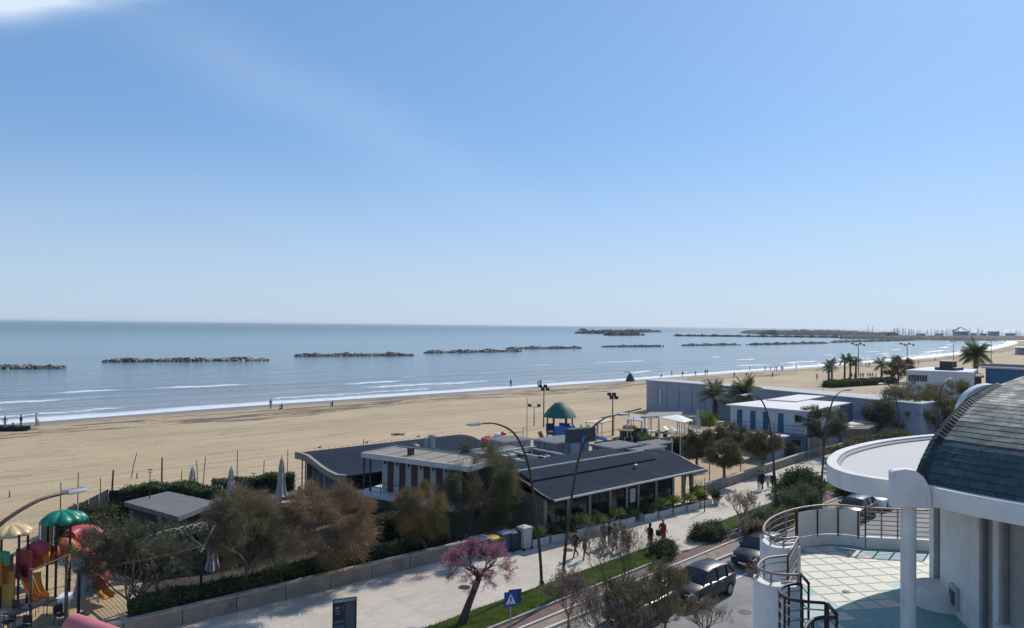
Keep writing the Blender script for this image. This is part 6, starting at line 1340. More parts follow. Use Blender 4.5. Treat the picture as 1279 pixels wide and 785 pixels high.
car((61.0, 24.9, 0.02), pi+0.06, 'white car seen just under the canopy edge', carpaint('paint_white', (0.6, 0.6, 0.6)), Hc=1.5)
# ------------------------------------------------------------ parasols, furniture, play structures
cloth = M('parasol_cream', (0.42, 0.37, 0.33), 0.9, 0.15, 3); clothp = M('parasol_print', (0.45, 0.43, 0.50), 0.9, 0.35, 9, stain=(0.12, 0.10, 0.16), stain_amt=0.6)
def closed_parasol(px, py, h, label, mat, w=0.26, flare=1.0):
    p = P(px, py); r = thing('closed_parasol', label, 'parasol', p, 'folded parasols')
    MB().tube([p, (p[0], p[1], h+0.12)], 0.03, 6).obj('pole', steel, r)
    MB().lathe([(0.28, 0), (0.28, 0.08), (0.08, 0.12)], p, 12).obj('base', darkgrey, r)
    g = MB(); zb = h*0.30; H_ = h-zb
    g.lathe([(w*1.25*flare, zb), (w*1.3, zb+0.06*H_), (w*0.95, zb+0.3*H_), (w*0.85, zb+0.55*H_), (w*0.62, zb+0.62*H_), (w*0.72, zb+0.7*H_), (w*0.5, zb+0.85*H_), (w*0.42, zb+0.93*H_), (0.03, zb+H_)], p, 14, flute=-0.28); g.obj('canopy', mat, r, smooth=False); return r
closed_parasol(265, 731, 2.6, 'folded printed parasol under the slanting white pergola beam', clothp, 0.3)
closed_parasol(105, 768, 2.9, 'folded grey patterned parasol beside the white table', M('parasol_grey', (0.30, 0.31, 0.34), 0.9, 0.35, 9, stain=(0.1, 0.1, 0.12), stain_amt=0.6), 0.4)
closed_parasol(288, 645, 3.5, 'folded cream parasol left in the cafe garden', cloth, 0.32); closed_parasol(351, 640, 4.0, 'folded cream parasol right in the cafe garden, next to the tables', cloth, 0.33, 1.3)
closed_parasol(240, 622, 2.4, 'small folded parasol behind the yellow green hedge', cloth, 0.33); closed_parasol(871, 546, 3.5, 'folded brownish parasol beside the white sail roof', cloth, 0.4)
wicker = M('chair_dark', (0.035, 0.035, 0.04), 0.7, 0.2, 5); wht = M('table_white', (0.62, 0.62, 0.62), 0.5, 0.06, 3)
def chair(loc, rz, label, mat, group='cafe chairs'):
    r = thing('chair', label, 'chair', (0, 0, 0), group)
    MB().b2((-0.22, -0.22, 0.42), (0.22, 0.22, 0.46)).obj('seat', mat, r, bevel=0.01)
    g = MB(); g.b2((-0.22, 0.19, 0.50), (0.22, 0.22, 0.86)); g.obj('backrest', mat, r, bevel=0.01)
    for sx in (-1, 1):
        for sy in (-1, 1): MB().tube([(sx*0.2, sy*0.2, 0), (sx*0.19, sy*0.19, 0.42)], 0.015, 5).obj('leg', mat, r)
        MB().tube([(sx*0.21, 0.205, 0.44), (sx*0.21, 0.21, 0.6)], 0.014, 5).obj('back_post', mat, r)
    r.location = loc; r.rotation_euler = (0, 0, rz); r['_o'] = [0, 0, 0]; return r
def table(loc, label, mat, s=0.8, h=0.74, rz=0.0, group='cafe tables', s2=None):
    r = thing('table', label, 'table', (0, 0, 0), group); s2 = s2 or s
    MB().b2((-s/2, -s2/2, h-0.04), (s/2, s2/2, h)).obj('table_top', mat, r, bevel=0.008)
    for sx in (-1, 1):
        for sy in (-1, 1): MB().tube([(sx*(s/2-0.06), sy*(s2/2-0.06), 0), (sx*(s/2-0.06), sy*(s2/2-0.06), h-0.04)], 0.022, 5).obj('leg', mat, r)
    r.location = loc; r.rotation_euler = (0, 0, rz); r['_o'] = [0, 0, 0]; return r
ch0 = None
def put_chair(loc, rz, label):
    global ch0
    if ch0 is None: ch0 = chair(loc, rz, label, wicker); return ch0
    return dup(ch0, loc, rz, label)
table(P(82, 766), 'white table beside the folded grey parasol', wht, 1.3, 0.78, YAW+0.2, s2=0.8)
table(P(38, 782), 'long dark table at the bottom left corner', wicker, 2.2, 0.9, YAW-0.35, s2=0.7)
tk_ = 0
lbs = ['dark chair left of the yellow slide foot, at the long dark table', 'dark chair just below the yellow slide', 'dark chair tucked beside the white table', 'dark chair nearest the bottom left corner', 'dark chair in front of the long dark table']
for k, (x, y) in enumerate([(24, 770), (46, 768), (76, 780), (10, 789), (30, 795)]): put_chair(P(x, y), [2.2, 2.0, 0.4, -1.0, -0.8][k], lbs[k])
tk = [(371, 652, 'white table left of the folded right parasol'), (380, 634, 'white table right behind the folded parasol'), (392, 640, 'white table in the middle of the cafe garden'), (388, 622, 'white table nearest the wavy roofed building'), (360, 640, 'white table under the folded right parasol'), (400, 615, 'white table at the far end of the cafe garden')]
for k, (x, y, lb) in enumerate(tk):
    p = P(x, y); table(p, lb, wht, 0.95, rz=0.3*k)
    for j, a in enumerate((0.4, 2.2, 4.0)):
        put_chair((p[0]+cos(a)*0.8, p[1]+sin(a)*0.8, 0), a-pi/2, 'dark chair '+['promenade side', 'left side', 'beach side'][j]+' of '+lb.replace('in the middle of the cafe garden', 'mid cafe garden').replace('at the far end of the cafe garden', 'at the cafe garden far end').replace('left of the folded right parasol', 'left of the right parasol').replace('under the folded right parasol', 'under the right parasol'))
# pergola with hoops
pg = thing('pergola', 'metal pergola frame with arched hoops above the hedge', 'pergola', P(220, 745))
q_ = [P(196, 754), P(251, 737)]; q_ = [(p[0], p[1]) for p in q_]
back = [(q_[0][0]-0.3, q_[0][1]+3.2), (q_[1][0]+0.2, q_[1][1]+3.3)]
left = (q_[0][0]-3.4, q_[0][1]+0.2)
for c_ in q_+back+[left]: MB().tube([(c_[0], c_[1], 0), (c_[0], c_[1], 2.25)], 0.07, 8).obj('post', darkgrey, pg)
for a, b in ((q_[0], q_[1]), (back[0], back[1]), (q_[0], back[0]), (q_[1], back[1]), (left, q_[0]), (left, back[0])): MB().tube([(a[0], a[1], 2.25), (b[0], b[1], 2.25)], 0.055, 6).obj('beam', woodw, pg)
for k in range(9):
    f = k/8; a = (back[0][0]+(back[1][0]+1.2-back[0][0])*f, back[0][1]+(back[1][1]-back[0][1])*f-0.2); 
    MB().tube([(a[0]+0.55*cos(pi*j/8), a[1]+0.25*cos(pi*j/8), 2.25+0.45*sin(pi*j/8)) for j in range(9)], 0.022, 5).obj('hoop', offwhite, pg)
for k in range(14):
    f = (k+0.5)/14; a = (q_[0][0]+(q_[1][0]-q_[0][0])*f, q_[0][1]+(q_[1][1]-q_[0][1])*f); b = (back[0][0]+(back[1][0]-back[0][0])*f, back[0][1]+(back[1][1]-back[0][1])*f); MB().tube([(a[0], a[1], 2.32), ((a[0]+b[0])/2, (a[1]+b[1])/2, 2.28), (b[0], b[1], 2.32)], 0.014, 4).obj('wire', woodw, pg)
a, b = P(251, 690, 2.1), P(269, 661, 3.0); MB().tube([a, (b[0], b[1], 3.3)], 0.05, 6).obj('slanting_beam', offwhite, pg)
pg2 = thing('swing_frame', 'brown timber frame with a slanting beam before the play tower', 'frame', P(38, 775))
a, b, c_, e_ = P(38, 772), P(82, 780), P(40, 718, 1.9), P(112, 690, 2.2)
MB().tube([a, (a[0], a[1], 2.3)], 0.07, 7).obj('post', woodw, pg2); MB().tube([b, (b[0], b[1], 2.1)], 0.08, 7).obj('post', woodw, pg2); MB().tube([(a[0], a[1], 2.2), (b[0]+0.6, b[1]+2.5, 2.5)], 0.045, 6).obj('beam', woodw, pg2); MB().tube([(b[0], b[1], 2.05), (b[0]+0.6, b[1]+2.5, 2.5)], 0.045, 6).obj('beam', woodw, pg2)
# playground tower
pink = M('plastic_red', (0.42, 0.06, 0.07), 0.5, 0.2, 3, bump=0.06, stain=(0.30, 0.2, 0.13), stain_amt=0.35); orange = M('plastic_orange', (0.48, 0.15, 0.035), 0.5, 0.2, 3, bump=0.06, stain=(0.30, 0.2, 0.13), stain_amt=0.35); yellow = M('plastic_yellow', (0.50, 0.27, 0.04), 0.5, 0.2, 3, bump=0.06, stain=(0.30, 0.2, 0.13), stain_amt=0.35); green = M('plastic_green', (0.01, 0.20, 0.13), 0.38, 0.15, 2, bump=0.03, stain=(0.03, 0.28, 0.2)); creamp = M('plastic_cream', (0.58, 0.42, 0.22), 0.4, 0.1, 2, bump=0.03); orr = M('plastic_redorange', (0.46, 0.08, 0.035), 0.5, 0.2, 3, bump=0.06, stain=(0.30, 0.2, 0.13), stain_amt=0.35)
PT = thing('play_tower', 'colourful play tower with green mushroom roof, red tube and yellow slides', 'playground', P(70, 745))
def w_(x, y, z=0.0): return W(x, y, z)
dref = 38.3
def atp(px, py, dist=dref): d = ray(px, py); return Vector((dist*d[0], dist*d[1], H+dist*d[2]))
def mushroom(c, R, hgt, mat, lob=8):
    g = MB(); rings = []; n = 48
    for f, z in ((1.0, -0.04), (1.03, 0.0), (0.93, 0.34), (0.72, 0.66), (0.42, 0.9), (0.12, 1.0)):
        ring = []
        for k in range(n):
            a = 2*pi*k/n; s = abs(cos(a*lob/2))**0.6; ring.append((c[0]+R*f*(0.86+0.16*s)*cos(a), c[1]+R*f*(0.86+0.16*s)*sin(a), c[2]+hgt*(z*(0.86+0.14*s))))
        rings.append(ring)
    g.loft(rings); return g.obj('canopy', mat, PT, smooth='all')
c1_ = atp(77, 651, 38.3); c2_ = atp(91, 650, 40.2); mushroom(c1_, 0.98, 0.55, green); mushroom(c2_, 0.72, 0.5, green, 6)
for px, d in ((60, 37.8), (71, 37.4), (84, 39.4), (88, 38.0)): t_ = atp(px, 652, d); MB().tube([(t_.x, t_.y, 0), (t_.x, t_.y, c1_.z+0.12)], 0.06, 8).obj('post', signk, PT)
c3_ = atp(14, 667, 36.6); mushroom(c3_, 0.95, 0.48, creamp)
for px, d in ((2, 36.2), (24, 36.0), (35, 36.9)): t_ = atp(px, 668, d); MB().tube([(t_.x, t_.y, 0), (t_.x, t_.y, c3_.z+0.12)], 0.055, 8).obj('post', signk, PT)
def ptube(pts, rs, mat, name='tube', ribs=0):
    g = MB(); sp2 = spline([tuple(p) for p in pts], 4); rr_ = np.interp(np.linspace(0, 1, len(sp2)), np.linspace(0, 1, len(rs)), rs); g.tube(sp2, [float(x) for x in rr_], 18); return g.obj(name, mat, PT, smooth=True)
ptube([atp(86, 672, 38.6), atp(96, 667, 39.2), atp(112, 667, 39.6), atp(124, 671, 39.8)], [0.38, 0.44, 0.46, 0.40], pink)
g = MB()
for k in range(11):
    f = k/10; t0 = atp(97+26*f, 675+3*f, 39.0+0.5*f); t1 = atp(95+24*f, 689-3*f, 39.0); g.tube([t0, t1], 0.045, 6)
g.obj('bars', pink, PT)
g = MB(); t0 = atp(93, 660, 39.0); g.lathe([(0.42, 0), (0.42, 0.9)], (t0.x, t0.y, t0.z-1.2), 14); g.obj('panel', pink, PT, smooth=True)
ptube([atp(40, 690, 37.4), atp(48, 686, 37.2), atp(56, 690, 37.3)], [0.40, 0.46, 0.40], pink); ptube([atp(55, 691, 37.6), atp(64, 690, 37.7)], [0.42, 0.45], yellow); ptube([atp(64, 690, 37.8), atp(72, 694, 38.0)], [0.47, 0.42], orr)
ptube([atp(73, 684, 38.2), atp(84, 684, 38.4), atp(95, 690, 38.7)], [0.46, 0.50, 0.36], orange)
g = MB(); a = atp(72, 676, 38.2); b = atp(92, 676, 38.6); g.tube([a, b], 0.10, 8); g.obj('panel', yellow, PT)
a = atp(8, 712, 36.3); MB().box((a.x, a.y, a.z), (0.9, 0.12, 1.3), YAW-pi/2+pi/2).obj('panel', orange, PT, bevel=0.03)
a = atp(8, 740, 36.3); MB().box((a.x, a.y, 0.95), (0.12, 1.1, 1.7), 0.5).obj('panel', M('plastic_tan', (0.42, 0.24, 0.06), 0.45, 0.1), PT, bevel=0.03)
a = atp(3, 697, 36.0); MB().box((a.x, a.y, a.z), (0.12, 0.9, 0.7), 0.5).obj('panel', green, PT, bevel=0.03)
a = atp(30, 706, 36.6); MB().box((a.x, a.y, a.z), (0.1, 1.1, 1.5), 0.5).obj('panel', pink, PT, bevel=0.04)
a = atp(31, 713, 36.5); MB().box((a.x-0.06, a.y-0.06, a.z), (0.06, 0.35, 0.6), 0.5).obj('opening', signk, PT, bevel=0.03)
a = atp(42, 703, 37.0); MB().box((a.x, a.y, a.z), (1.0, 0.1, 0.6), 0.3).obj('panel', orr, PT, bevel=0.04)
def chute(pts, width, mat, name='slide'):
    g = MB(); rings = []; pts = spline([tuple(p) for p in pts], 4)
    for i, p in enumerate(pts):
        a = Vector(pts[max(i-1, 0)]); b = Vector(pts[min(i+1, len(pts)-1)]); t_ = (b-a).normalized(); s_ = Vector((t_.y, -t_.x, 0)).normalized(); p = Vector(p)
        prof = [(-1.0, 0.24), (-0.92, 0.25), (-0.78, 0.04), (0.78, 0.04), (0.92, 0.25), (1.0, 0.24), (0.86, 0.0), (-0.86, 0.0)]
        rings.append([tuple(p+s_*x*width/2+Vector((0, 0, z))) for x, z in prof])
    g.loft(rings); return g.obj(name, mat, PT, smooth=True)
chute([atp(30, 716, 36.6), atp(34, 728, 36.2), atp(41, 745, 35.6), atp(48, 752, 35.2), atp(55, 753, 34.9)], 0.5, orange); chute([atp(46, 716, 36.7), atp(46, 730, 36.2), atp(50, 744, 35.8), atp(56, 749, 35.5)], 0.42, yellow)
ptube([atp(104, 692, 38.8), atp(118, 704, 38.4), atp(128, 716, 38.0), atp(122, 728, 37.4)], [0.36, 0.40, 0.40, 0.42], orr); chute([atp(116, 716, 38), atp(122, 730, 37.6), atp(128, 742, 37.0), atp(136, 748, 36.6)], 0.6, yellow)
MB().tube([atp(126, 680, 39.6), atp(142, 689, 39.8)], 0.12, 8).obj('tube', pink, PT, smooth=True)
a, b = P(20, 745), P(95, 720); g = MB(); g.tube([(a[0], a[1], 1.25), (b[0]-0.4, b[1]+1.5, 1.25)], 0.05, 6); g.prism([(a[0]-0.5, a[1]-0.2), (a[0]+1.9, a[1]+0.6), (a[0]+1.7, a[1]+1.9), (a[0]-0.6, a[1]+1.4)], 1.15, 1.25); g.obj('platform', darkgrey, PT)
# rolled pink awning at the very bottom
kz = 1.9; a = P(92, 793, kz); b = P(158, 812, kz)
a = W(-17.3, 29.4, kz); b = W(-14.6, 27.6, kz)
KI = thing('pink_awning', 'rounded pink awning roof poking in at the bottom left', 'awning', ((a[0]+b[0])/2, (a[1]+b[1])/2, 0))
A_, B_ = Vector(P(88, 779, 1.9)), Vector(P(175, 812, 1.7)); g = MB(); m_ = 9
g.tube([A_, A_+(B_-A_)*0.03, A_+(B_-A_)*0.5, B_], [0.22, 0.42, 0.45, 0.45], 20); g.obj('awning', M('awning_pink', (0.52, 0.16, 0.17), 0.55, 0.1, 2), KI, smooth=True)
for q in (0.15, 0.6): c_ = A_+(B_-A_)*q; MB().tube([(c_.x, c_.y, 0), (c_.x, c_.y, c_.z)], 0.05, 7).obj('post', steel, KI)

# ---------------- beach play house with green cone roof etc.
def box_thing(name, label, cat): return thing(name, label, cat, (0, 0, 0))
p = P(699, 556); GC = thing('play_house', 'green cone roofed play house with blue slide panels on the beach', 'playground', p)
MB().lathe([(1.95, 3.3), (1.98, 3.36), (1.45, 4.1), (0.7, 4.85), (0.42, 4.98), (0.0, 5.0)], p, 20).obj('roof', M('cone_green', (0.03, 0.11, 0.085), 0.6, 0.15, 1), GC, smooth=True)
for k in range(6): a = 2*pi*k/6+0.3; MB().tube([(p[0]+1.45*cos(a), p[1]+1.45*sin(a), 0), (p[0]+1.45*cos(a), p[1]+1.45*sin(a), 3.4)], 0.09, 7).obj('post', darkgrey, GC)
MB().lathe([(1.6, 1.3), (1.6, 1.45)], p, 16).obj('platform', M('play_teal', (0.02, 0.13, 0.13), 0.5, 0.1), GC)
bluep = M('plastic_blue', (0.03, 0.14, 0.5), 0.4, 0.15, 2)
for k, a in enumerate((0.4, 1.7, 4.0, 5.2)): MB().box((p[0]+1.5*cos(a), p[1]+1.5*sin(a), 1.95), (0.1, 1.4, 0.9), a).obj('panel', bluep, GC, bevel=0.03)
def chute2(root, pts, width, mat):
    g = MB(); rings = []; pts = spline([tuple(q) for q in pts], 4)
    for i, q in enumerate(pts):
        a = Vector(pts[max(i-1, 0)]); b = Vector(pts[min(i+1, len(pts)-1)]); t_ = (b-a).normalized(); s_ = Vector((t_.y, -t_.x, 0)).normalized(); q = Vector(q)
        rings.append([tuple(q+s_*x*width/2+Vector((0, 0, z))) for x, z in [(-1.0, 0.3), (-0.9, 0.3), (-0.78, 0.06), (0.78, 0.06), (0.9, 0.3), (1.0, 0.3), (0.86, 0.0), (-0.86, 0.0)]])
    g.loft(rings); return g.obj('slide', mat, root)
chute2(GC, [(p[0]+1.6, p[1]-0.6, 1.6), (p[0]+3.2, p[1]-1.8, 1.0), (p[0]+4.8, p[1]-3.2, 0.3)], 1.3, M('slide_sky', (0.10, 0.28, 0.6), 0.35, 0.1)); chute2(GC, [(p[0]+0.6, p[1]+1.6, 1.6), (p[0]+2.2, p[1]+1.2, 0.9), (p[0]+3.4, p[1]+1.0, 0.2)], 0.9, M('slide_pale', (0.25, 0.42, 0.55), 0.35, 0.1))
MB().tube([(p[0]-1.8, p[1]+0.8, 0.4), (p[0]-2.4, p[1]+0.9, 1.6)], 0.25, 8).obj('climber', orange, GC)
p = P(720, 556); g = MB()
for k in range(3): g.tube([(p[0]+k*0.9-0.9, p[1]-0.3*k, 1.5), (p[0]+k*0.9-0.45, p[1]-0.3*k, 2.3), (p[0]+k*0.9, p[1]-0.3*k-0.2, 1.5)], 0.08, 6)
for k in range(3): g.tube([(p[0]+k*0.9-0.9, p[1]-0.3*k, 0), (p[0]+k*0.9-0.9, p[1]-0.3*k, 1.6)], 0.07, 6)
solo(g, 'climbing_frame', M('frame_teal', (0.01, 0.17, 0.17), 0.5, 0.1), 'teal zigzag climbing frame right of the cone roofed play house', 'climbing frame')
p = P(610, 556); g = MB(); g.lathe([(0.9, 0), (1.0, 0.4), (0.85, 0.8), (0.3, 1.05), (0, 1.1)], p, 14); 
rt = thing('ride_toy', 'red and white rounded ride toy behind the curved lamp head', 'toy', p); g.obj('body', M('toy_red', (0.5, 0.05, 0.04), 0.4, 0.1), rt, smooth=True)
MB().lathe([(0.5, 0.0), (0.62, 0.5), (0.5, 1.0), (0.1, 1.2)], (p[0]+1.1, p[1]-0.5, 0.25), 12).obj('shell', wht, rt, smooth=True); MB().lathe([(0.3, 0), (0.34, 0.3), (0, 0.5)], (p[0]+1.5, p[1]-0.9, 1.1), 10).obj('head', MATS['toy_red'], rt, smooth=True)
# beach bar: white sail roof, shade roofs, deck
def sail(corners, z, label, name='sail_roof', mat=None, peak=0.0, th=0.08, hs=None):
    r = thing(name, label, 'canopy', (sum(c[0] for c in corners)/4, sum(c[1] for c in corners)/4, 0)); hs = hs or [z]*4
    cx, cy = r.location[0], r.location[1]; g = MB(); zt = sum(hs)/4+peak
    tp = [(c[0], c[1], h_) for c, h_ in zip(corners, hs)]; n = 4
    vs = tp+[(cx, cy, zt)]+[(a, b, c-th) for a, b, c in tp]
    g.add(vs, [(0, 1, 4), (1, 2, 4), (2, 3, 4), (3, 0, 4), (8, 7, 6, 5), (0, 5, 6, 1), (1, 6, 7, 2), (2, 7, 8, 3), (3, 8, 5, 0)]); g.obj('roof', mat or M('sail_white', (0.72, 0.69, 0.64), 0.8, 0.05), r)
    for c, h_ in zip(corners, hs): MB().tube([(c[0]+(cx-c[0])*0.06, c[1]+(cy-c[1])*0.06, 0), (c[0]+(cx-c[0])*0.06, c[1]+(cy-c[1])*0.06, h_-th)], 0.07, 6).obj('post', offwhite, r)
    return r
c4 = [P(821, 521, 2.9)[:2], P(855, 528, 2.9)[:2], P(866, 525, 2.9)[:2], P(846, 517.5, 2.9)[:2]]
sail(c4, 2.9, 'white peaked sail roof of the beach bar', peak=0.3)
c4 = [P(783, 524, 2.9)[:2], P(802, 524, 2.9)[:2], P(806, 521, 2.9)[:2], P(788, 520, 2.9)[:2]]; sail(c4, 2.9, 'small striped shade roof left of the white sail roof', mat=M('shade_lilac', (0.33, 0.31, 0.38), 0.8, 0.2, 2), hs=[2.9, 2.7, 2.9, 3.1])
c4 = [P(800, 521, 3)[:2], P(850, 519, 3)[:2], P(853, 514.5, 3)[:2], P(812, 515, 3)[:2]]; sail(c4, 3.0, 'flat grey beach shelter roof behind the beach bar', mat=M('shade_grey', (0.24, 0.235, 0.23), 0.85, 0.1, 0.6))
c4 = [P(731, 527, 2.0)[:2], P(752, 529, 2.0)[:2], P(768, 524, 2.0)[:2], P(745, 522, 2.0)[:2]]; sail(c4, 2.0, 'low pale pink awning between the two beach floodlight masts', mat=M('awning_pale', (0.58, 0.45, 0.37), 0.8, 0.1, 1))
c4 = [P(840, 522, 2.7)[:2], P(848, 526, 2.7)[:2], P(862, 524, 2.7)[:2], P(856, 521, 2.7)[:2]]
g = MB(); a, b = P(812, 540), P(900, 548); 
dk = thing('bar_deck', 'raised beach bar deck with a white railing right of the sail roof', 'deck', P(890, 545)); g.prism([P(846, 556)[:2], P(905, 551)[:2], P(915, 543)[:2], P(862, 546)[:2]], 0, 0.6); g.obj('floor', offwhite, dk)
g = MB(); r_ = [P(846, 556, .6), P(905, 551, .6), P(915, 543, .6)]
for (x0, y0, z0), (x1, y1, z1) in zip(r_[:-1], r_[1:]):
    n = 12
    for k in range(n+1): g.tube([(x0+(x1-x0)*k/n, y0+(y1-y0)*k/n, 0.6), (x0+(x1-x0)*k/n, y0+(y1-y0)*k/n, 1.6)], 0.035, 4)
    for z in (0.95, 1.3, 1.6): g.tube([(x0, y0, z), (x1, y1, z)], 0.035, 4)
g.obj('railing', offwhite, dk)
for k, (x, y, lb) in enumerate([(823, 548, 'white table under the left edge of the sail roof'), (833, 549, 'white table below the middle of the sail roof'), (808, 546, 'pale blue table left of the sail roof'), (874, 550, 'white table at the right of the beach bar'), (888, 549, 'white table before the two palms')]):
    p = P(x, y); table(p, lb, wht, 1.5, 0.8, rz=0.4*k, group='beach bar tables')
    for j, a in enumerate((0.7, 3.6)): put_chair((p[0]+cos(a)*1.1, p[1]+sin(a)*1.1, 0), a-pi/2, 'dark chair '+['right', 'left'][j]+' of the '+lb)
bush('shrub', 'bright yellow green garden behind the folded brown parasol', 'shrub', P(880, 531), 2.6, 1.6, 1.9, L_lime, 301, 6000, mat2=L_green, w=0.14)
bush('flower_bed', 'flowering green bush between the beach huts and the low wall', 'shrub', P(985, 572), 1.8, 1.0, 1.7, L_green, 302, 5000, mat2=Lpale, w=0.1)
g = MB(); a = P(787, 547, 0); r = thing('round_bar', 'round straw topped counter left of the beach bar', 'counter', a); MB().lathe([(1.5, 0.9), (1.7, 1.0), (1.7, 1.12), (1.0, 1.2), (0.8, 1.6), (0.2, 1.75)], a, 18).obj('straw_top', M('straw', (0.42, 0.29, 0.15), 0.95, 0.25, 4), r, smooth=True); MB().lathe([(1.3, 0), (1.3, 0.95)], a, 14).obj('base', darkgrey, r)
a, b = P(736, 545), P(800, 530); g = MB(); g.tube([(a[0], a[1], 1.9), (b[0], b[1], 2.2)], 0.12, 6)
r = thing('zip_rail', 'long sloping dark rail on posts leading to the shade roof', 'frame', a); g.obj('rail', lampm, r)
for f in (0.15, 0.45, 0.75): MB().tube([(a[0]+(b[0]-a[0])*f, a[1]+(b[1]-a[1])*f, 0), (a[0]+(b[0]-a[0])*f, a[1]+(b[1]-a[1])*f, 2.0+0.2*f)], 0.07, 6).obj('post', lampm, r)
p = P(831, 573); g = MB(); g.b2((p[0]-0.05, p[1]-0.7, 0.1), (p[0]+0.1, p[1]+0.7, 2.0)); M('door_blue', (0.03, 0.075, 0.13), 0.6, 0.15); fr_ = thing('blue_door', 'free standing dark blue door panel in the sandy yard', 'door', p); g.obj('panel', MATS['door_blue'], fr_)
for s in (-1, 1): MB().b2((p[0]-0.09, p[1]+s*0.78-0.06, 0), (p[0]+0.14, p[1]+s*0.78+0.06, 2.15)).obj('post', offwhite, fr_)
# bamboo / mesh screen behind the tree, fence of the yard
def screen(a, b, h, label, mat, n=9):
    r = thing('screen_fence', label, 'fence', ((a[0]+b[0])/2, (a[1]+b[1])/2, 0)); d = Vector((b[0]-a[0], b[1]-a[1])); l = d.length; d.normalize(); nn = Vector((-d.y, d.x))*0.025
    MB().prism([(a[0]-nn.x, a[1]-nn.y), (b[0]-nn.x, b[1]-nn.y), (b[0]+nn.x, b[1]+nn.y), (a[0]+nn.x, a[1]+nn.y)], 0.05, h).obj('panel', mat, r)
    for k in range(n): q = (a[0]+d.x*l*k/(n-1), a[1]+d.y*l*k/(n-1)); MB().tube([(q[0]-nn.x*2.5, q[1]-nn.y*2.5, 0), (q[0]-nn.x*2.5, q[1]-nn.y*2.5, h+0.08)], 0.045, 6).obj('post', offwhite, r)
    return r
screen(P(849, 574)[:2], P(903, 566)[:2], 2.2, 'grey mesh screen behind the dull brown tree', M('mesh_screen', (0.13, 0.125, 0.12), 0.9, 0.2, 2), 7)
screen((14.0, 61.0), (21.0, 57.0), 1.5, 'dark netting fence on the beach side of the flat shed', M('dark_net', (0.03, 0.032, 0.035), 0.95, 0.2, 2), 7)
screen((8.5, 53.0), (14.0, 60.8), 1.6, 'dark netting fence between playground and sand', M('dark_net2', (0.028, 0.028, 0.03), 0.95, 0.2, 2), 7)
screen((78.5, 40.0), (90, 40.6), 1.9, 'pale panel fence below the beach hut tree', M('pale_fence', (0.30, 0.31, 0.33), 0.8, 0.15, 1), 9)
screen((106, 38), (100, 30), 3.0, 'tall grey fence behind the olive trees', bluegrey, 5)
g = MB(); p = P(503, 544); 
# ---------------- breakwaters
rock = bpy.data.materials.new('breakwater_rock'); t = NT(rock); vo = t.n('ShaderNodeTexVoronoi'); vo.inputs['Scale'].default_value = 0.55; t.l(t.tc.outputs['Object'], vo.inputs['Vector']); cv = t.sep(vo.outputs['Color'])
c = t.mix(cv[0], (0.07, 0.06, 0.052), (0.26, 0.215, 0.18)); c = t.mix(t.math('MULTIPLY', t.rng(cv[1], 0.6, 0.9), 0.7), c, (0.50, 0.43, 0.37)); t.color(c); t.rough(0.9); t.bump(t.noise(3, 4), 0.5, 0.1)
def rocks(a, b, w, h, n, seed, label, size=(0.7, 1.5), group='rock breakwaters off the beach', mat=None, name='breakwater', tri=True):
    rng = np.random.default_rng(seed); r = MB(); a = np.array(a[:2]); b = np.array(b[:2]); d = b-a; l = np.linalg.norm(d); d = d/l; nn = np.array([-d[1], d[0]])
    ico = [(0, 0, 1), (.89, 0, .45), (.28, .85, .45), (-.72, .53, .45), (-.72, -.53, .45), (.28, -.85, .45), (.72, .53, -.45), (-.28, .85, -.45), (-.89, 0, -.45), (-.28, -.85, -.45), (.72, -.53, -.45), (0, 0, -1)]
    ifc = [(0, 1, 2), (0, 2, 3), (0, 3, 4), (0, 4, 5), (0, 5, 1), (1, 6, 2), (2, 7, 3), (3, 8, 4), (4, 9, 5), (5, 10, 1), (6, 7, 2), (7, 8, 3), (8, 9, 4), (9, 10, 5), (10, 6, 1), (11, 7, 6), (11, 8, 7), (11, 9, 8), (11, 10, 9), (11, 6, 10)]
    ico = np.array(ico)
    for k in range(n):
        s_ = rng.uniform(0, l); x = rng.uniform(-1, 1); hh = h*(1-abs(x)**1.4)*rng.uniform(0.5, 1.05)*min(1, 0.35+min(s_, l-s_)/6)*(0.8+0.3*sin(s_*0.35+seed)); c_ = a+d*s_+nn*x*w/2; sz = rng.uniform(*size)
        R_ = np.array(Euler(tuple(rng.uniform(0, 6, 3))).to_matrix()); v = (ico*rng.uniform(0.7, 1.15, (12, 1))*np.array([1, rng.uniform(0.6, 1), rng.uniform(0.5, 0.9)])*sz)@R_.T+np.array([c_[0], c_[1], hh-0.5*sz*0.5])
        r.add(v, ifc)
    return solo(r, name, mat or rock, label, 'breakwater', group)
BWs = [((-30, 460.5), (82, 459.5), 'leftmost rock breakwater, cut by the left edge'), ((130, 452), (335, 450), 'second rock breakwater from the left, the longest'), ((369, 445), (515, 444), 'third rock breakwater from the left'), ((533, 441), (648, 439), 'fourth rock breakwater, front one of the overlapping pair'),
       ((635, 436), (724, 435), 'rock breakwater rear of the overlapping pair'), ((754, 433.5), (827, 433), 'rock breakwater below the rocky islet'), ((853, 432), (921, 431), 'seventh rock breakwater from the left'), ((936, 431), (985, 430), 'short breakwater right of the seventh one'), ((987, 430), (1033, 429), 'short breakwater under the harbour mole'), ((1040, 428), (1075, 427), 'tiny far breakwater left of the lamp mast'), ((1079, 427), (1140, 425.5), 'farthest breakwater nearest the marina')]
for k, (a, b, lb) in enumerate(BWs):
    pa, pb_ = P(*a), P(*b); L_ = math.hypot(pa[0]-pb_[0], pa[1]-pb_[1]); s_ = 1.0+0.05*k
    rocks(pa, pb_, 6, 0.95+0.07*k, int(L_*(9 if k < 5 else 4.5)), 400+k, lb, (0.42*s_, 1.0*s_))
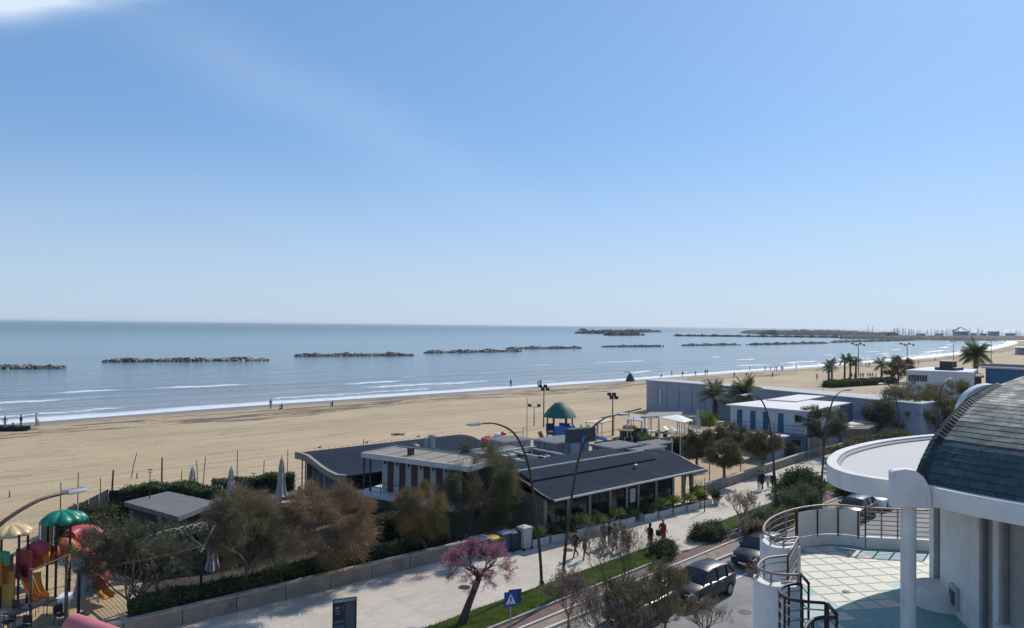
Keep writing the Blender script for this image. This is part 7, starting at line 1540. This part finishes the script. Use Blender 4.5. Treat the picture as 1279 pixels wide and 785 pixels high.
farrock = M('mole_rock', (0.065, 0.066, 0.064), 0.95, 0.3, 0.05, bump=0, stain=(0.11, 0.11, 0.105)); farg = M('mole_scrub', (0.035, 0.042, 0.038), 0.95, 0.3, 0.05, bump=0)
rocks(P(735, 417), (1500, 1180), 60, 4.0, 700, 430, 'long low rocky islet on the horizon', (4, 7), None, farrock, 'islet')
rocks(P(760, 419.3), P(797, 419), 22, 4.5, 110, 431, 'low rock pile in front of the long islet', (3, 5), None, farrock, 'islet'); rocks(P(725, 413), P(731, 413.1), 10, 4, 26, 432, 'tiny rock left of the long islet', (5, 8), None, farrock, 'islet')
rocks(P(842, 420), P(1140, 423), 9, 2.2, 900, 433, 'thin dark outer jetty before the harbour mole', (1.6, 3.0), None, farrock, 'jetty')
g = MB(); r = thing('sea_marker', 'tiny dark beacon on the horizon', 'beacon', P(799, 411)); q = P(799, 413.6)
g.lathe([(3.5, 0), (3.0, 12), (4.0, 12.5), (4.0, 14), (2, 15), (1.6, 18), (0.2, 19.5)], q, 8); g.obj('tower', farrock, r); r.location = (0, 0, 0); r.children[0].location = (r['_o'][0], r['_o'][1], r['_o'][2]); r.children[0].location = (0, 0, 0)
r['_o'] = [0, 0, 0]
# harbour mole, marina
def moundline(path, ws, hs, label, name, mat, seed, cat='mole', step=12):
    rng = np.random.default_rng(seed); g = MB(); n = 60; ring = []
    xs = np.linspace(0, len(path)-1, n)
    for x in xs:
        i = min(int(x), len(path)-2); f = x-i; a = np.array(path[i][:2])*(1-f)+np.array(path[i+1][:2])*f; d = np.array(path[i+1][:2])-np.array(path[i][:2]); d = d/np.linalg.norm(d); nn = np.array([-d[1], d[0]]); w = np.interp(x, range(len(path)), ws); h = np.interp(x, range(len(path)), hs)*rng.uniform(0.82, 1.1)
        ring.append([(*(a+nn*k*w/2), z*h+rng.uniform(-0.3, 0.3) if z > 0 else -0.5) for k, z in ((-1, 0), (-0.7, 0.55), (-0.35, 0.95), (0.1, 1.0), (0.5, 0.8), (1, 0))])
    g.loft(ring, caps=True); return solo(g, name, mat, label, cat)
moundline([P(932, 416.6), P(965, 418.2), P(1040, 419.0), P(1115, 420.5)], [30, 60, 70, 50], [7, 10, 10.5, 7.5], 'dark scrub covered harbour mole left of the boat masts', 'harbour_mole', farg, 1)
moundline([P(1050, 423), P(1120, 424), P(1200, 425), P(1330, 424)], [40, 50, 60, 60], [5.2, 5.4, 5.6, 5.6], 'stone harbour quay below the boat masts', 'harbour_quay', farrock, 2)
# sailing boats moored behind the quay
hullm = M('hull_white', (0.6, 0.6, 0.6), 0.5, 0.1, 0.3, bump=0); hullb = M('hull_blue', (0.08, 0.12, 0.2), 0.5, 0.1, 0.3, bump=0); mastm = M('mast_alu', (0.18, 0.19, 0.21), 0.5, 0.1, 0.3, bump=0)
bt = thing('sailing_boat', 'x', 'sailing boat', (0, 0, 0), 'sailing boats moored in the marina')
g = MB(); g.loft([[(x, -w, 0), (x, -w*1.1, 1.3), (x, w*1.1, 1.3), (x, w, 0)] for x, w in ((-5, 1.2), (-2, 1.7), (2, 1.5), (4.4, 0.7), (5.6, 0.1))]); g.obj('hull', hullm, bt); g = MB(); g.loft([[(x, -0.8, 1.3), (x, -0.6, h_), (x, 0.6, h_), (x, 0.8, 1.3)] for x, h_ in ((-2.5, 1.8), (-1, 2.0), (1.8, 1.9), (2.6, 1.4))]); g.obj('cabin', hullb, bt)
MB().tube([(0.6, 0, 1.3), (0.6, 0, 15)], [0.34, 0.22], 6).obj('mast', mastm, bt); MB().tube([(0.6, 0, 2.6), (-4.0, 0, 2.5)], 0.1, 5).obj('boom', mastm, bt); MB().tube([(0.6, 0, 14.6), (5.4, 0, 1.6)], 0.03, 3).obj('stay', mastm, bt); MB().tube([(0.6, -1.1, 10), (0.6, 1.1, 10)], 0.05, 4).obj('spreader', mastm, bt)
rr = random.Random(12); first = True
xsb = [1085, 1089.5] + sorted([1112+rr.random()*165 for _ in range(84)])
for k, x in enumerate(xsb):
    y = 421.5+rr.random()*1.5; p = P(x, y, 0); s_ = rr.uniform(0.75, 1.15)*(1.25 if k < 2 or rr.random() < 0.12 else 1)*0.95
    lb = 'sailing boat with a bare mast moored in the crowded marina' if k > 1 else ['left of the two lone tall masts at the mole end', 'right of the two lone tall masts at the mole end'][k]
    o = bt if first else dup(bt)
    first = False; o['label'] = lb; o['group'] = 'sailing boats moored in the marina' if k > 1 else 'lone masts at the mole end'; o.location = (p[0], p[1], 0); o.rotation_euler = (0, 0, rr.uniform(0, 6.28)); o.scale = (s_, s_, s_)
hm = M('harbour_buildings', (0.35, 0.36, 0.37), 0.8, 0.15, 0.05, bump=0); hd = M('harbour_roof', (0.12, 0.13, 0.15), 0.8, 0.15, 0.05, bump=0)
for k, (x, w, h_, lb) in enumerate([(1200, 22, 8, 'harbour building with the pointed dark roof'), (1241, 16, 8.5, 'boxy harbour building right of the pointed one'), (1228, 10, 4, 'small low building on the quay between the bigger two'), (1262, 14, 5, 'low harbour building near the right edge'), (1150, 12, 3.5, 'low shed on the quay left of the pointed building'), (1216, 8, 4.5, 'small pale shed beside the pointed building'), (1173, 10, 3.5, 'small pale shed in the middle of the quay')]):
    p = P(x, 422.5); r = thing('harbour_building', lb, 'building', p, 'buildings on the harbour quay'); c_ = (p[0], p[1]); g = MB(); g.box((c_[0], c_[1], h_/2+2), (9, w, h_*0.7+4), 0.4); g.obj('wall', hm, r)
    g = MB(); zt = h_*0.85+4
    if k == 0: g.loft([[(c_[0]-6, c_[1]-w/2-1, zt), (c_[0]+6, c_[1]-w/2-1, zt)], [(c_[0]-6, c_[1], zt+7), (c_[0]+6, c_[1], zt+7)], [(c_[0]-6, c_[1]+w/2+1, zt), (c_[0]+6, c_[1]+w/2+1, zt)]], closed=False, caps=False); g.b2((c_[0]-6, c_[1]-w/2-1, zt-0.6), (c_[0]+6, c_[1]+w/2+1, zt-0.02))
    else: g.box((c_[0], c_[1], zt-0.3), (10, w+1.2, 0.6), 0.4)
    g.obj('roof', hd, r); g = MB(); [g.box((c_[0]-4.3+(0.2 if 0 else 0)-0.3, c_[1]-w/2+w*(j+0.5)/5, h_*0.55+2.6), (0.5, w/9, 1.4), 0.4) for j in range(5)]; g.obj('window', glass, r)

# white frames, sunbeds and screens of the beach bar
def frame_stand(px, py, w, h, label):
    p = P(px, py); r = thing('open_shelter', label, 'shelter', p, 'open shelters of the beach bar')
    for sx in (-1, 1):
        for sy in (-1, 1): MB().tube([(p[0]+sx*w/2, p[1]+sy*w/2, 0), (p[0]+sx*w*0.42, p[1]+sy*w*0.42, h)], 0.05, 6).obj('post', offwhite, r)
    g = MB(); q = [(p[0]+sx*w*0.42, p[1]+sy*w*0.42, h) for sx, sy in ((-1, -1), (1, -1), (1, 1), (-1, 1), (-1, -1))]; g.tube(q, 0.05, 6); g.obj('top_frame', offwhite, r)
for k, (x, y) in enumerate([(812, 545), (858, 543), (872, 560)]): frame_stand(x, y, 1.8, 2.4, ['white open shelter frame left of the sail roof', 'white open shelter frame right of the sail roof', 'white open shelter frame before the folded brown parasol'][k])
sbed = thing('sunbed', 'x', 'sunbed', (0, 0, 0), 'sunbeds stacked by the beach bar'); MB().b2((-0.95, -0.32, 0.32), (0.5, 0.32, 0.38)).obj('bed', wht, sbed)
g = MB(); g.loft([[(0.5, y, 0.32), (0.5, y, 0.38), (1.05, y, 0.80), (1.08, y, 0.75)] for y in (-0.32, 0.32)]); g.obj('headrest', wht, sbed)
for sx in (-0.85, 0.4):
    for sy in (-0.28, 0.28): MB().tube([(sx, sy, 0), (sx, sy, 0.32)], 0.025, 5).obj('leg', steel, sbed)
for k, (x, y, lb) in enumerate([(893, 556, 'sunbed nearest the grey mesh screen'), (905, 558, 'sunbed second from the grey mesh screen'), (917, 560, 'sunbed third from the grey mesh screen'), (838, 541, 'sunbed under the middle of the sail roof'), (848, 541, 'sunbed under the right corner of the sail roof'), (896, 530, 'sunbed beside the left palm trunk')]):
    p = P(x, y)
    if k == 0: sbed.location = p; sbed.rotation_euler = (0, 0, 0.5); sbed['label'] = lb
    else: dup(sbed, p, 0.5+0.4*k, lb)
screen(P(742, 570)[:2], P(806, 560)[:2], 1.5, 'dark windbreak screen between the two beach floodlight masts', M('dark_net3', (0.04, 0.045, 0.05), 0.95, 0.2, 2), 8)
# ------------------------------------------------------------ people
skin = M('skin', (0.42, 0.25, 0.18), 0.6, 0.08, 8, bump=0)
CL = {k: M('cloth_'+k, c, 0.9, 0.15, 9) for k, c in dict(black=(0.018, 0.018, 0.022), navy=(0.025, 0.035, 0.07), red=(0.26, 0.045, 0.045), grey=(0.14, 0.14, 0.15), olive=(0.07, 0.075, 0.05), denim=(0.05, 0.08, 0.14), white=(0.55, 0.54, 0.52), brown=(0.12, 0.08, 0.055), green=(0.03, 0.10, 0.07), pink=(0.5, 0.22, 0.26), blue=(0.04, 0.12, 0.3)).items()}
hairm = {'dark': M('hair_dark', (0.02, 0.014, 0.01), 0.8, 0.2, 20), 'brown': M('hair_brown', (0.09, 0.05, 0.03), 0.8, 0.2, 20), 'grey': M('hair_grey', (0.3, 0.29, 0.28), 0.8, 0.2, 20)}
def skeleton(pose):
    """joint positions in metres, facing +x, z up; returns verts, radii, edges(with tag)"""
    V_ = {}; 
    def leg(s, hip_f, knee_b, name):   # forward hip angle, knee bend
        hp_ = (0, s*0.09, 0.90); k = (0.43*sin(hip_f), s*0.10, 0.90-0.43*cos(hip_f)); a2 = hip_f-knee_b; an = (k[0]+0.41*sin(a2), s*0.10, k[2]-0.41*cos(a2)); V_[name+'hip'] = (hp_, 0.088); V_[name+'thigh'] = (tuple((hp_[i]*0.6+k[i]*0.4) for i in range(3)), 0.078); V_[name+'knee'] = (k, 0.055); V_[name+'calf'] = (tuple((k[i]*0.62+an[i]*0.38)-(0.015 if i == 0 else 0) for i in range(3)), 0.052); V_[name+'ank'] = (an, 0.036); V_[name+'toe'] = ((an[0]+0.15, an[1]+s*0.02, an[2]-0.035), 0.034)
    def arm(s, sh_f, el, name, out=0.12):
        sh = (0.0, s*0.185, 1.40); e = (0.28*sin(sh_f), s*(0.185+out*0.6), 1.40-0.28*cos(sh_f)); a2 = sh_f+el; w = (e[0]+0.25*sin(a2), s*(0.185+out*0.7), e[2]-0.25*cos(a2)); h = (w[0]+0.07*sin(a2), w[1], w[2]-0.07*cos(a2)); V_[name+'sh'] = (sh, 0.062); V_[name+'el'] = (e, 0.045); V_[name+'wr'] = (w, 0.030); V_[name+'hd'] = (h, 0.032)
    P_ = {'stand': ((0.05, 0.03), (-0.03, 0.03), (0.05, 0.15), (-0.03, 0.2)), 'walk': ((0.42, 0.12), (-0.32, 0.35), (-0.4, 0.3), (0.38, 0.35)), 'stride': ((0.55, 0.35), (-0.45, 0.7), (-0.6, 0.7), (0.55, 0.8)), 'pockets': ((0.16, 0.1), (-0.12, 0.15), (-0.25, 0.9), (-0.25, 0.9)), 'sit': ((1.5, 1.5), (1.3, 1.9), (0.7, 0.6), (0.6, 0.7)), 'bend': ((0.15, 0.1), (-0.1, 0.1), (0.9, 0.3), (0.8, 0.4))}[pose]
    leg(1, *P_[0], 'L'); leg(-1, *P_[1], 'R'); arm(1, *P_[2], 'l'); arm(-1, *P_[3], 'r')
    V_['pel'] = ((0, 0, 0.93), 0.115); V_['wai'] = ((0.005, 0, 1.08), 0.115); V_['che'] = ((0.0, 0, 1.28), 0.135); V_['nkb'] = ((-0.01, 0, 1.42), 0.075); V_['nk'] = ((0.0, 0, 1.49), 0.05); V_['hd1'] = ((0.015, 0, 1.56), 0.078); V_['hd2'] = ((0.01, 0, 1.66), 0.088); V_['hd3'] = ((0.0, 0, 1.715), 0.055)
    ed = [('pel', 'wai', 1), ('wai', 'che', 1), ('che', 'nkb', 1), ('nkb', 'nk', 0), ('nk', 'hd1', 0), ('hd1', 'hd2', 0), ('hd2', 'hd3', 0)]
    for n in 'LR': ed += [('pel', n+'hip', 2), (n+'hip', n+'thigh', 2), (n+'thigh', n+'knee', 2), (n+'knee', n+'calf', 2), (n+'calf', n+'ank', 2), (n+'ank', n+'toe', 3)]
    for n in 'lr': ed += [('che', n+'sh', 1), (n+'sh', n+'el', 1), (n+'el', n+'wr', 1), (n+'wr', n+'hd', 0)]
    return V_, ed
PM = {}
def body_mesh(pose, fingers=True):
    key = (pose, fingers)
    if key in PM: return PM[key]
    V_, ed = skeleton(pose); names = ['pel']+[k for k in V_ if k != 'pel']
    me = bpy.data.meshes.new('body_skeleton'); me.from_pydata([V_[k][0] for k in names], [(names.index(a), names.index(b)) for a, b, _ in ed], [])
    o = bpy.data.objects.new('body_skeleton', me); COL.objects.link(o); md = o.modifiers.new('skin', 'SKIN'); md.use_smooth_shade = True
    if not me.skin_vertices:
        bm = bmesh.new(); bm.from_mesh(me); lay = bm.verts.layers.skin.verify(); bm.to_mesh(me); bm.free()
    for i, k in enumerate(names):
        r_ = V_[k][1]; me.skin_vertices[0].data[i].radius = (r_*(0.8 if k in ('pel', 'wai', 'che') else 1), r_*(1.12 if k in ('pel', 'wai', 'che') else 1)); 
    me.skin_vertices[0].data[0].use_root = True
    sb_ = o.modifiers.new('sub', 'SUBSURF'); sb_.levels = 1; sb_.render_levels = 1
    dg = bpy.context.evaluated_depsgraph_get(); dg.update(); m2 = bpy.data.meshes.new_from_object(o.evaluated_get(dg)); bpy.data.objects.remove(o); bpy.data.meshes.remove(me)
    b = MB(); b.add([tuple(v.co) for v in m2.vertices], [tuple(p.vertices) for p in m2.polygons]); nb = len(m2.polygons)
    tags = []
    segs = [(Vector(V_[a][0]), Vector(V_[b_][0]), t_, (V_[a][1]+V_[b_][1])/2) for a, b_, t_ in ed]
    for p in m2.polygons:
        c = p.center; best = (9, 0)
        for A, B_, t_, r_ in segs:
            ab = B_-A; f = max(0, min(1, (c-A).dot(ab)/ab.length_squared)); d = (c-(A+ab*f)).length-r_
            if d < best[0]: best = (d, t_)
        tags.append(best[1])
    bpy.data.meshes.remove(m2)
    for n, s in (('l', 1), ('r', -1)):
        w = Vector(V_[n+'wr'][0]); h = Vector(V_[n+'hd'][0]); d = (h-w).normalized(); 
        if fingers:
            for q, (off, ln) in enumerate(((-0.028, 0.065), (-0.010, 0.078), (0.010, 0.074), (0.028, 0.058))):
                a = h+Vector((off, 0, 0))-d*0.02; k0 = b.n; nf = len(b.f); b.tube([a, a+d*ln*0.55, a+d*ln*0.85+Vector((0, -s*0.018, 0))], [0.011, 0.010, 0.007], 5); tags += [0]*(len(b.f)-nf)
            nf = len(b.f); b.tube([w+d*0.02, w+d*0.05+Vector((0.038, 0, 0)), w+d*0.085+Vector((0.045, -s*0.012, 0))], [0.013, 0.012, 0.008], 5); tags += [0]*(len(b.f)-nf)
    nf = len(b.f); b.add([(0.085, -0.012, 1.60), (0.085, 0.012, 1.60), (0.118, 0, 1.598), (0.09, 0, 1.64)], [(0, 1, 2), (1, 3, 2), (3, 0, 2)])
    for s in (-1, 1): b.add([(0.0, s*0.082, 1.59), (0.02, s*0.088, 1.60), (0.01, s*0.098, 1.64), (-0.015, s*0.085, 1.63)], [(0, 1, 2, 3)])
    tags += [0]*(len(b.f)-nf)
    nf = len(b.f)
    for s in (-1, 1): b.add([(0.092, s*0.022, 1.635), (0.090, s*0.042, 1.635), (0.090, s*0.042, 1.648), (0.092, s*0.022, 1.648)], [(0, 1, 2, 3)])
    b.add([(0.092, -0.022, 1.566), (0.092, 0.022, 1.566), (0.092, 0.022, 1.574), (0.092, -0.022, 1.574)], [(0, 1, 2, 3)])
    tags += [3]*(len(b.f)-nf); b.mi = tags
    zoff = {'sit': 0.47}.get(pose, 0); zmin = min(v[2] for v in b.v)
    if pose == 'sit': zmin = 0.80
    PM[key] = (b, zmin); return PM[key]
def hair_mesh(long=False):
    g = MB(); rings = []
    for z, rx, ry, cx in ([(1.42, 0.05, 0.075, -0.06), (1.50, 0.055, 0.088, -0.055)] if long else [])+[(1.55, 0.05, 0.07, -0.06), (1.60, 0.085, 0.092, -0.03), (1.66, 0.098, 0.098, -0.012), (1.72, 0.092, 0.085, -0.005), (1.765, 0.05, 0.045, -0.005), (1.772, 0.01, 0.01, 0)]:
        rings.append([(cx+rx*cos(2*pi*k/12), ry*sin(2*pi*k/12), z) for k in range(12)])
    g.loft(rings); return g
def coat_mesh(pose, length=0.75, w=1.0):
    g = MB(); rings = []
    for z, rx, ry in ((length, 0.155*w, 0.205*w), (0.93, 0.15*w, 0.195*w), (1.08, 0.135, 0.17), (1.28, 0.145, 0.19), (1.39, 0.115, 0.19), (1.45, 0.07, 0.09), (1.47, 0.065, 0.075)):
        rings.append([(rx*cos(2*pi*k/16), ry*sin(2*pi*k/16), z) for k in range(16)])
    g.loft(rings); return g
def person(loc, rz, label, pose='stand', top='black', legs='black', hair='dark', h=1.72, coat=None, long=False, bag=None, group=None, near=True, shoes='black', hood=False):
    b, zmin = body_mesh(pose, near); mb = MB(); k = h/1.775
    mb.v = list(b.v); mb.f = list(b.f); mb.mi = list(b.mi); mb.n = b.n
    o = mb.obj('person', [skin, CL[top], CL[legs], CL[shoes]], None, smooth='all'); tag(o, label, 'person', group)
    hm_ = hair_mesh(long).obj('hair', CL[top] if hood else hairm[hair], None, smooth='all'); hm_.parent = o
    if coat: c = coat_mesh(pose, coat, 1.0).obj('coat', CL[top], None, smooth='all'); c.parent = o
    o.location = (loc[0], loc[1], loc[2]-zmin*k+0.0); o.rotation_euler = (0, 0, rz); o.scale = (k, k, k)
    return o
PN = 0.012
def pp(x, y, z=PN): return P(x, y, z)
away, toward = 0.03, pi+0.03
person(pp(718.5, 697), toward, 'person in black with trousers striding, leftmost of the pair by the largest yucca', 'walk', 'black', 'black', 'dark', 1.74, coat=0.8)
person(pp(730, 699.5), toward+0.2, 'person in dark clothes with arms held forward, right of the black clad strider', 'stride', 'navy', 'black', 'brown', 1.66)
person(pp(754, 684), away, 'person in dark brown jacket hidden behind the twiggy tree', 'stand', 'brown', 'black', 'dark', 1.68, coat=0.8)
person(pp(768, 687.5), away, 'person in a dark navy jacket, tallest of the trio near the twiggy tree', 'walk', 'navy', 'grey', 'dark', 1.78, coat=0.78)
person(pp(761, 681), away, 'smaller person in dark clothes half behind the trio', 'stand', 'black', 'black', 'dark', 1.5)
person(pp(779.5, 688.5), away, 'person in a dark olive coat, rightmost of the trio', 'stand', 'olive', 'black', 'dark', 1.62, coat=0.7, long=True)
person(pp(812, 686), away, 'person with dark long hair in a long black coat beside the one in red', 'pockets', 'black', 'black', 'dark', 1.66, coat=0.62, long=True)
redp = person(pp(828, 682.5), away, 'person in a dark red coat walking with one arm swinging', 'pockets', 'red', 'red', 'grey', 1.80, coat=0.62)
rp = pp(823.5, 668, 1.0); g = MB(); g.box((0, 0, 0), (0.16, 0.34, 0.36)); bagp = P(823.8, 683.0, PN)
solo(MB().box((0, 0, 0.0), (0.14, 0.34, 0.34)).tube([(0, -0.1, 0.17), (0, 0, 0.32), (0, 0.1, 0.17)], 0.012, 5), 'shoulder_bag', CL['black'], 'dark bag held at the side of the person in red', 'bag', loc=(redp.location[0]-0.02, redp.location[1]+0.33, 0.78))
person(pp(952, 613), toward, 'person in black pushing beside the child, left of the far strolling pair', 'walk', 'black', 'black', 'dark', 1.8, coat=0.75)
person(pp(966, 615), toward, 'person in black, right of the far strolling pair', 'stand', 'black', 'navy', 'dark', 1.75, coat=0.7)
person(pp(959, 611.5), toward, 'small child in light clothes between the far strolling pair', 'stand', 'white', 'grey', 'brown', 1.05)
person(pp(948, 612), toward, 'person in grey half hidden behind the far strolling pair', 'stand', 'grey', 'black', 'dark', 1.7)
# beach people, all small in the photo
person(pp(820, 512, 0), 2.6, 'person in a dark red jacket standing left of the long grey block', 'pockets', 'red', 'red', 'dark', 1.78, near=False)
tops = ['black', 'navy', 'grey', 'brown', 'green', 'denim', 'black', 'olive', 'white']
BP = [(638, 484, 'lone dark figure at the waterline left of the floodlight mast'), (675, 483.5, 'dark figure at the waterline beside the floodlight mast'), (672, 484, 'paler figure at the waterline beside the floodlight mast'),
      (839, 470, 'lone figure at the waterline above the left end of the grey block'), (852.5, 471, 'dark figure second right from the seated one at the waterline'), (868.5, 470.5, 'figure with something white, third right from the seated one'),
      (881, 469, 'left one of a close pair at the waterline above the palms'), (883.5, 468.5, 'right one of a close pair at the waterline above the palms'), (917, 472, 'lone figure on the sand left of the trio above the palms'), (932, 473, 'left one of the trio on the sand above the palms'), (934.6, 473, 'right one of the trio on the sand above the palms'),
      (936.5, 464, 'lone figure at the water right of the two palms'), (955.7, 464.5, 'leftmost figure of the row wading at the water'), (962.5, 464, 'second figure of the row wading at the water'), (967.6, 464, 'third figure of the row wading at the water'), (970, 464, 'fourth figure of the row wading at the water'), (975.9, 463.5, 'fifth figure of the row wading at the water'), (977.7, 463.8, 'rightmost figure of the row wading at the water'),
      (965, 472, 'figure on the sand below the wading row'), (994.6, 462, 'lone figure at the water right of the wading row'), (1020.5, 475, 'reddish figure left of the small palms'), (1081.5, 459, 'left figure of the pair by the water, left of the far lamp mast'), (1084, 459.3, 'right figure of the pair by the water near the far lamp mast'), (1086, 459, 'third figure close beside the pair by the far water'),
      (1137.5, 453.5, 'tiny figure at the far water right of the lamp mast'), (1168, 452, 'tiny figure midway on the far sand'), (1174, 456, 'tiny dark figure left of the tall single palm'), (1147, 458, 'tiny figure behind the flat white pavilion'),
      (45, 532, 'pale clothed figure at the waterline near the left edge'), (47.5, 532.5, 'dark clothed child beside the pale figure near the left edge'), (26, 534, 'person standing over the dark boat at the left edge'), (6, 535, 'person at the left end of the dark boat'), (338, 511, 'small dark figure standing at the waterline left of the seated one')]
rr = random.Random(8)
for k, (x, y, lb) in enumerate(BP):
    pz = P(x, y, -0.02); person(pz, rr.uniform(0, 6.28), lb, 'walk' if k % 2 else 'stand', 'red' if 'reddish' in lb else ('white' if 'pale' in lb else tops[k % 8]), ['black', 'navy', 'denim', 'grey'][k % 4], 'dark', 1.05 if 'child' in lb else rr.uniform(1.62, 1.82), near=False, group='people strolling on the far beach')
for x, y, lb in [(352, 511, 'dark figure sitting on the sand right of the small standing one'), (415, 507.5, 'dark figure crouched alone on the sand above the wavy roof'), (826.5, 471, 'seated figure at the waterline above the corner of the grey block'), (16, 537, 'person sitting in the dark boat at the left edge')]:
    person(P(x, y, 0.02), rr.uniform(0, 6.28), lb, 'sit', 'black', 'navy', 'dark', 1.7, near=False, group='people strolling on the far beach')
for k, x in enumerate((1061, 1064, 1067.5, 1075, 1078, 1084, 1087, 1090, 1094)):
    y = 473.5+rr.uniform(-1.2, 1.2); person(P(x, y), rr.uniform(0, 6.28), 'small dark figure in the crowd between the small palms on the far beach', 'walk' if k % 2 else 'stand', tops[k % 7], 'black', 'dark', rr.uniform(1.6, 1.85), near=False, group='crowd between the small palms')
# boat pulled up at the left edge, tent with a person, sunbather
bp_ = P(14, 538, 0); r = thing('rowing_boat', 'dark low boat pulled up at the waterline by the left edge', 'boat', bp_); rbm = M('boat_dark', (0.03, 0.035, 0.045), 0.6, 0.1)
g = MB(); dx = Vector((r0[0], r0[1])); dy = Vector((-dx.y, dx.x)); rings = []
for s_, w in ((-2.2, 0.45), (-1.8, 0.7), (0, 0.8), (1.6, 0.6), (2.4, 0.08)):
    rings.append([(bp_[0]+dx.x*s_+dy.x*w*a, bp_[1]+dx.y*s_+dy.y*w*a, z+(0.12 if abs(s_) > 2 else 0)) for a, z in ((-0.6, 0.0), (-1, 0.55), (-0.85, 0.55), (-0.5, 0.12), (0.5, 0.12), (0.85, 0.55), (1, 0.55), (0.6, 0.0))])
g.loft(rings); g.obj('hull', rbm, r); 
for s_ in (-1.0, 0.6): g = MB(); c_ = (bp_[0]+dx.x*s_, bp_[1]+dx.y*s_); g.box((c_[0], c_[1], 0.42), (0.25, 1.3, 0.05), math.atan2(dx.y, dx.x)); g.obj('seat', woodw, r)
tp_ = P(787, 476, 0); r = thing('beach_tent', 'small dark green beach tent at the waterline left of the grey block', 'tent', tp_); g = MB(); g.lathe([(1.25, 0), (1.0, 0.8), (0.45, 1.7), (0.05, 2.1)], tp_, 7); g.obj('canopy', M('tent_green', (0.03, 0.07, 0.055), 0.7, 0.15), r); g = MB(); g.tube([(tp_[0]-1.2, tp_[1]+1.0, 2.3), (tp_[0], tp_[1], 2.1)], 0.12, 5); g.obj('flap', MATS['tent_green'], r)
kp = P(498, 544, 0); sbp = person((kp[0], kp[1], 0), 0, 'person in dark clothes lying flat on the empty sand', 'stand', 'navy', 'black', 'dark', 1.75, near=False)
sbp.rotation_euler = (0, -pi/2, math.atan2(r0[1], r0[0])); sbp.location = (kp[0]+0.6, kp[1]-0.5, 0.14)
# small gull-like birds on the roof ridge
for k, (u, v, z) in enumerate([(29.3, 57.6, 3.45), (33.7, 57.5, 3.45), (39.2, 57.6, 3.45)]):
    r = thing('pigeon', ['bird perched at the left of the wavy roof ridge', 'bird perched midway on the wavy roof ridge', 'bird perched near the exhaust pipe on the wavy roof'][k], 'bird', (u, v, z), 'birds on the wavy roof')
    g = MB(); g.loft([[(u+x, v+ry*cos(2*pi*j/8), z+zc+rz_*sin(2*pi*j/8)) for j in range(8)] for x, ry, rz_, zc in ((-0.22, 0.015, 0.01, 0.10), (-0.12, 0.05, 0.04, 0.12), (0, 0.075, 0.07, 0.14), (0.08, 0.06, 0.06, 0.17), (0.12, 0.035, 0.04, 0.22), (0.15, 0.035, 0.035, 0.26), (0.18, 0.01, 0.01, 0.25))]); g.tube([(u, v, z), (u, v, z+0.1)], 0.01, 4); g.obj('body', M('bird_grey', (0.12, 0.12, 0.13), 0.8, 0.2, 9), r, smooth='all')
# bicycles / racks beside the huts
def bicycle(loc, rz, label, group='bicycles beside the water tank'):
    r = thing('bicycle', label, 'bicycle', (0, 0, 0), group)
    for x in (-0.52, 0.52): 
        g = MB(); g.tube([(x+0.33*cos(2*pi*j/14), 0, 0.34+0.33*sin(2*pi*j/14)) for j in range(15)], 0.022, 5, caps=False); g.obj('wheel', signk, r)
    g = MB(); [g.tube([a, b], 0.018, 5) for a, b in (((-0.52, 0, 0.34), (-0.1, 0, 0.3)), ((-0.1, 0, 0.3), (-0.2, 0, 0.85)), ((-0.52, 0, 0.34), (-0.18, 0, 0.75)), ((-0.18, 0, 0.75), (0.38, 0, 0.8)), ((-0.1, 0, 0.3), (0.38, 0, 0.75)), ((0.52, 0, 0.34), (0.36, 0, 0.95)))]; g.obj('frame', M('bike_steel', (0.25, 0.26, 0.28), 0.4, 0.1, metal=0.5), r)
    g = MB(); g.box((-0.2, 0, 0.88), (0.24, 0.12, 0.05)); g.obj('saddle', signk, r); g = MB(); g.tube([(0.34, -0.26, 0.98), (0.36, 0, 0.96), (0.34, 0.26, 0.98)], 0.015, 5); g.obj('handlebar', signk, r)
    r.location = loc; r.rotation_euler = (0, 0, rz); return r
b0 = bicycle(P(1050, 521, 2.2), 0.6, 'leftmost bicycle parked beside the dark blue tank')
for k, (x, y) in enumerate([(1057, 520), (1064, 519), (1071, 518)]): dup(b0, P(x, y, 2.2), 0.6+0.2*k, ['second bicycle from the left beside the blue tank', 'third bicycle from the left beside the blue tank', 'rightmost bicycle beside the blue tank'][k])

# ------------------------------------------------------------ thin sea haze over everything
hzm = bpy.data.materials.new('haze'); hzm.use_nodes = True; nt = hzm.node_tree; nt.nodes.clear(); ho = nt.nodes.new('ShaderNodeOutputMaterial'); pv = nt.nodes.new('ShaderNodeVolumePrincipled')
pv.inputs['Color'].default_value = (0.85, 0.92, 1.0, 1); pv.inputs['Density'].default_value = 0.00006; pv.inputs['Anisotropy'].default_value = 0.3; nt.links.new(pv.outputs[0], ho.inputs['Volume'])
g = MB(); g.b2((-70000, -20000, -2.2), (90000, 90000, 26)); o = g.obj('haze', hzm); o['kind'] = 'stuff'
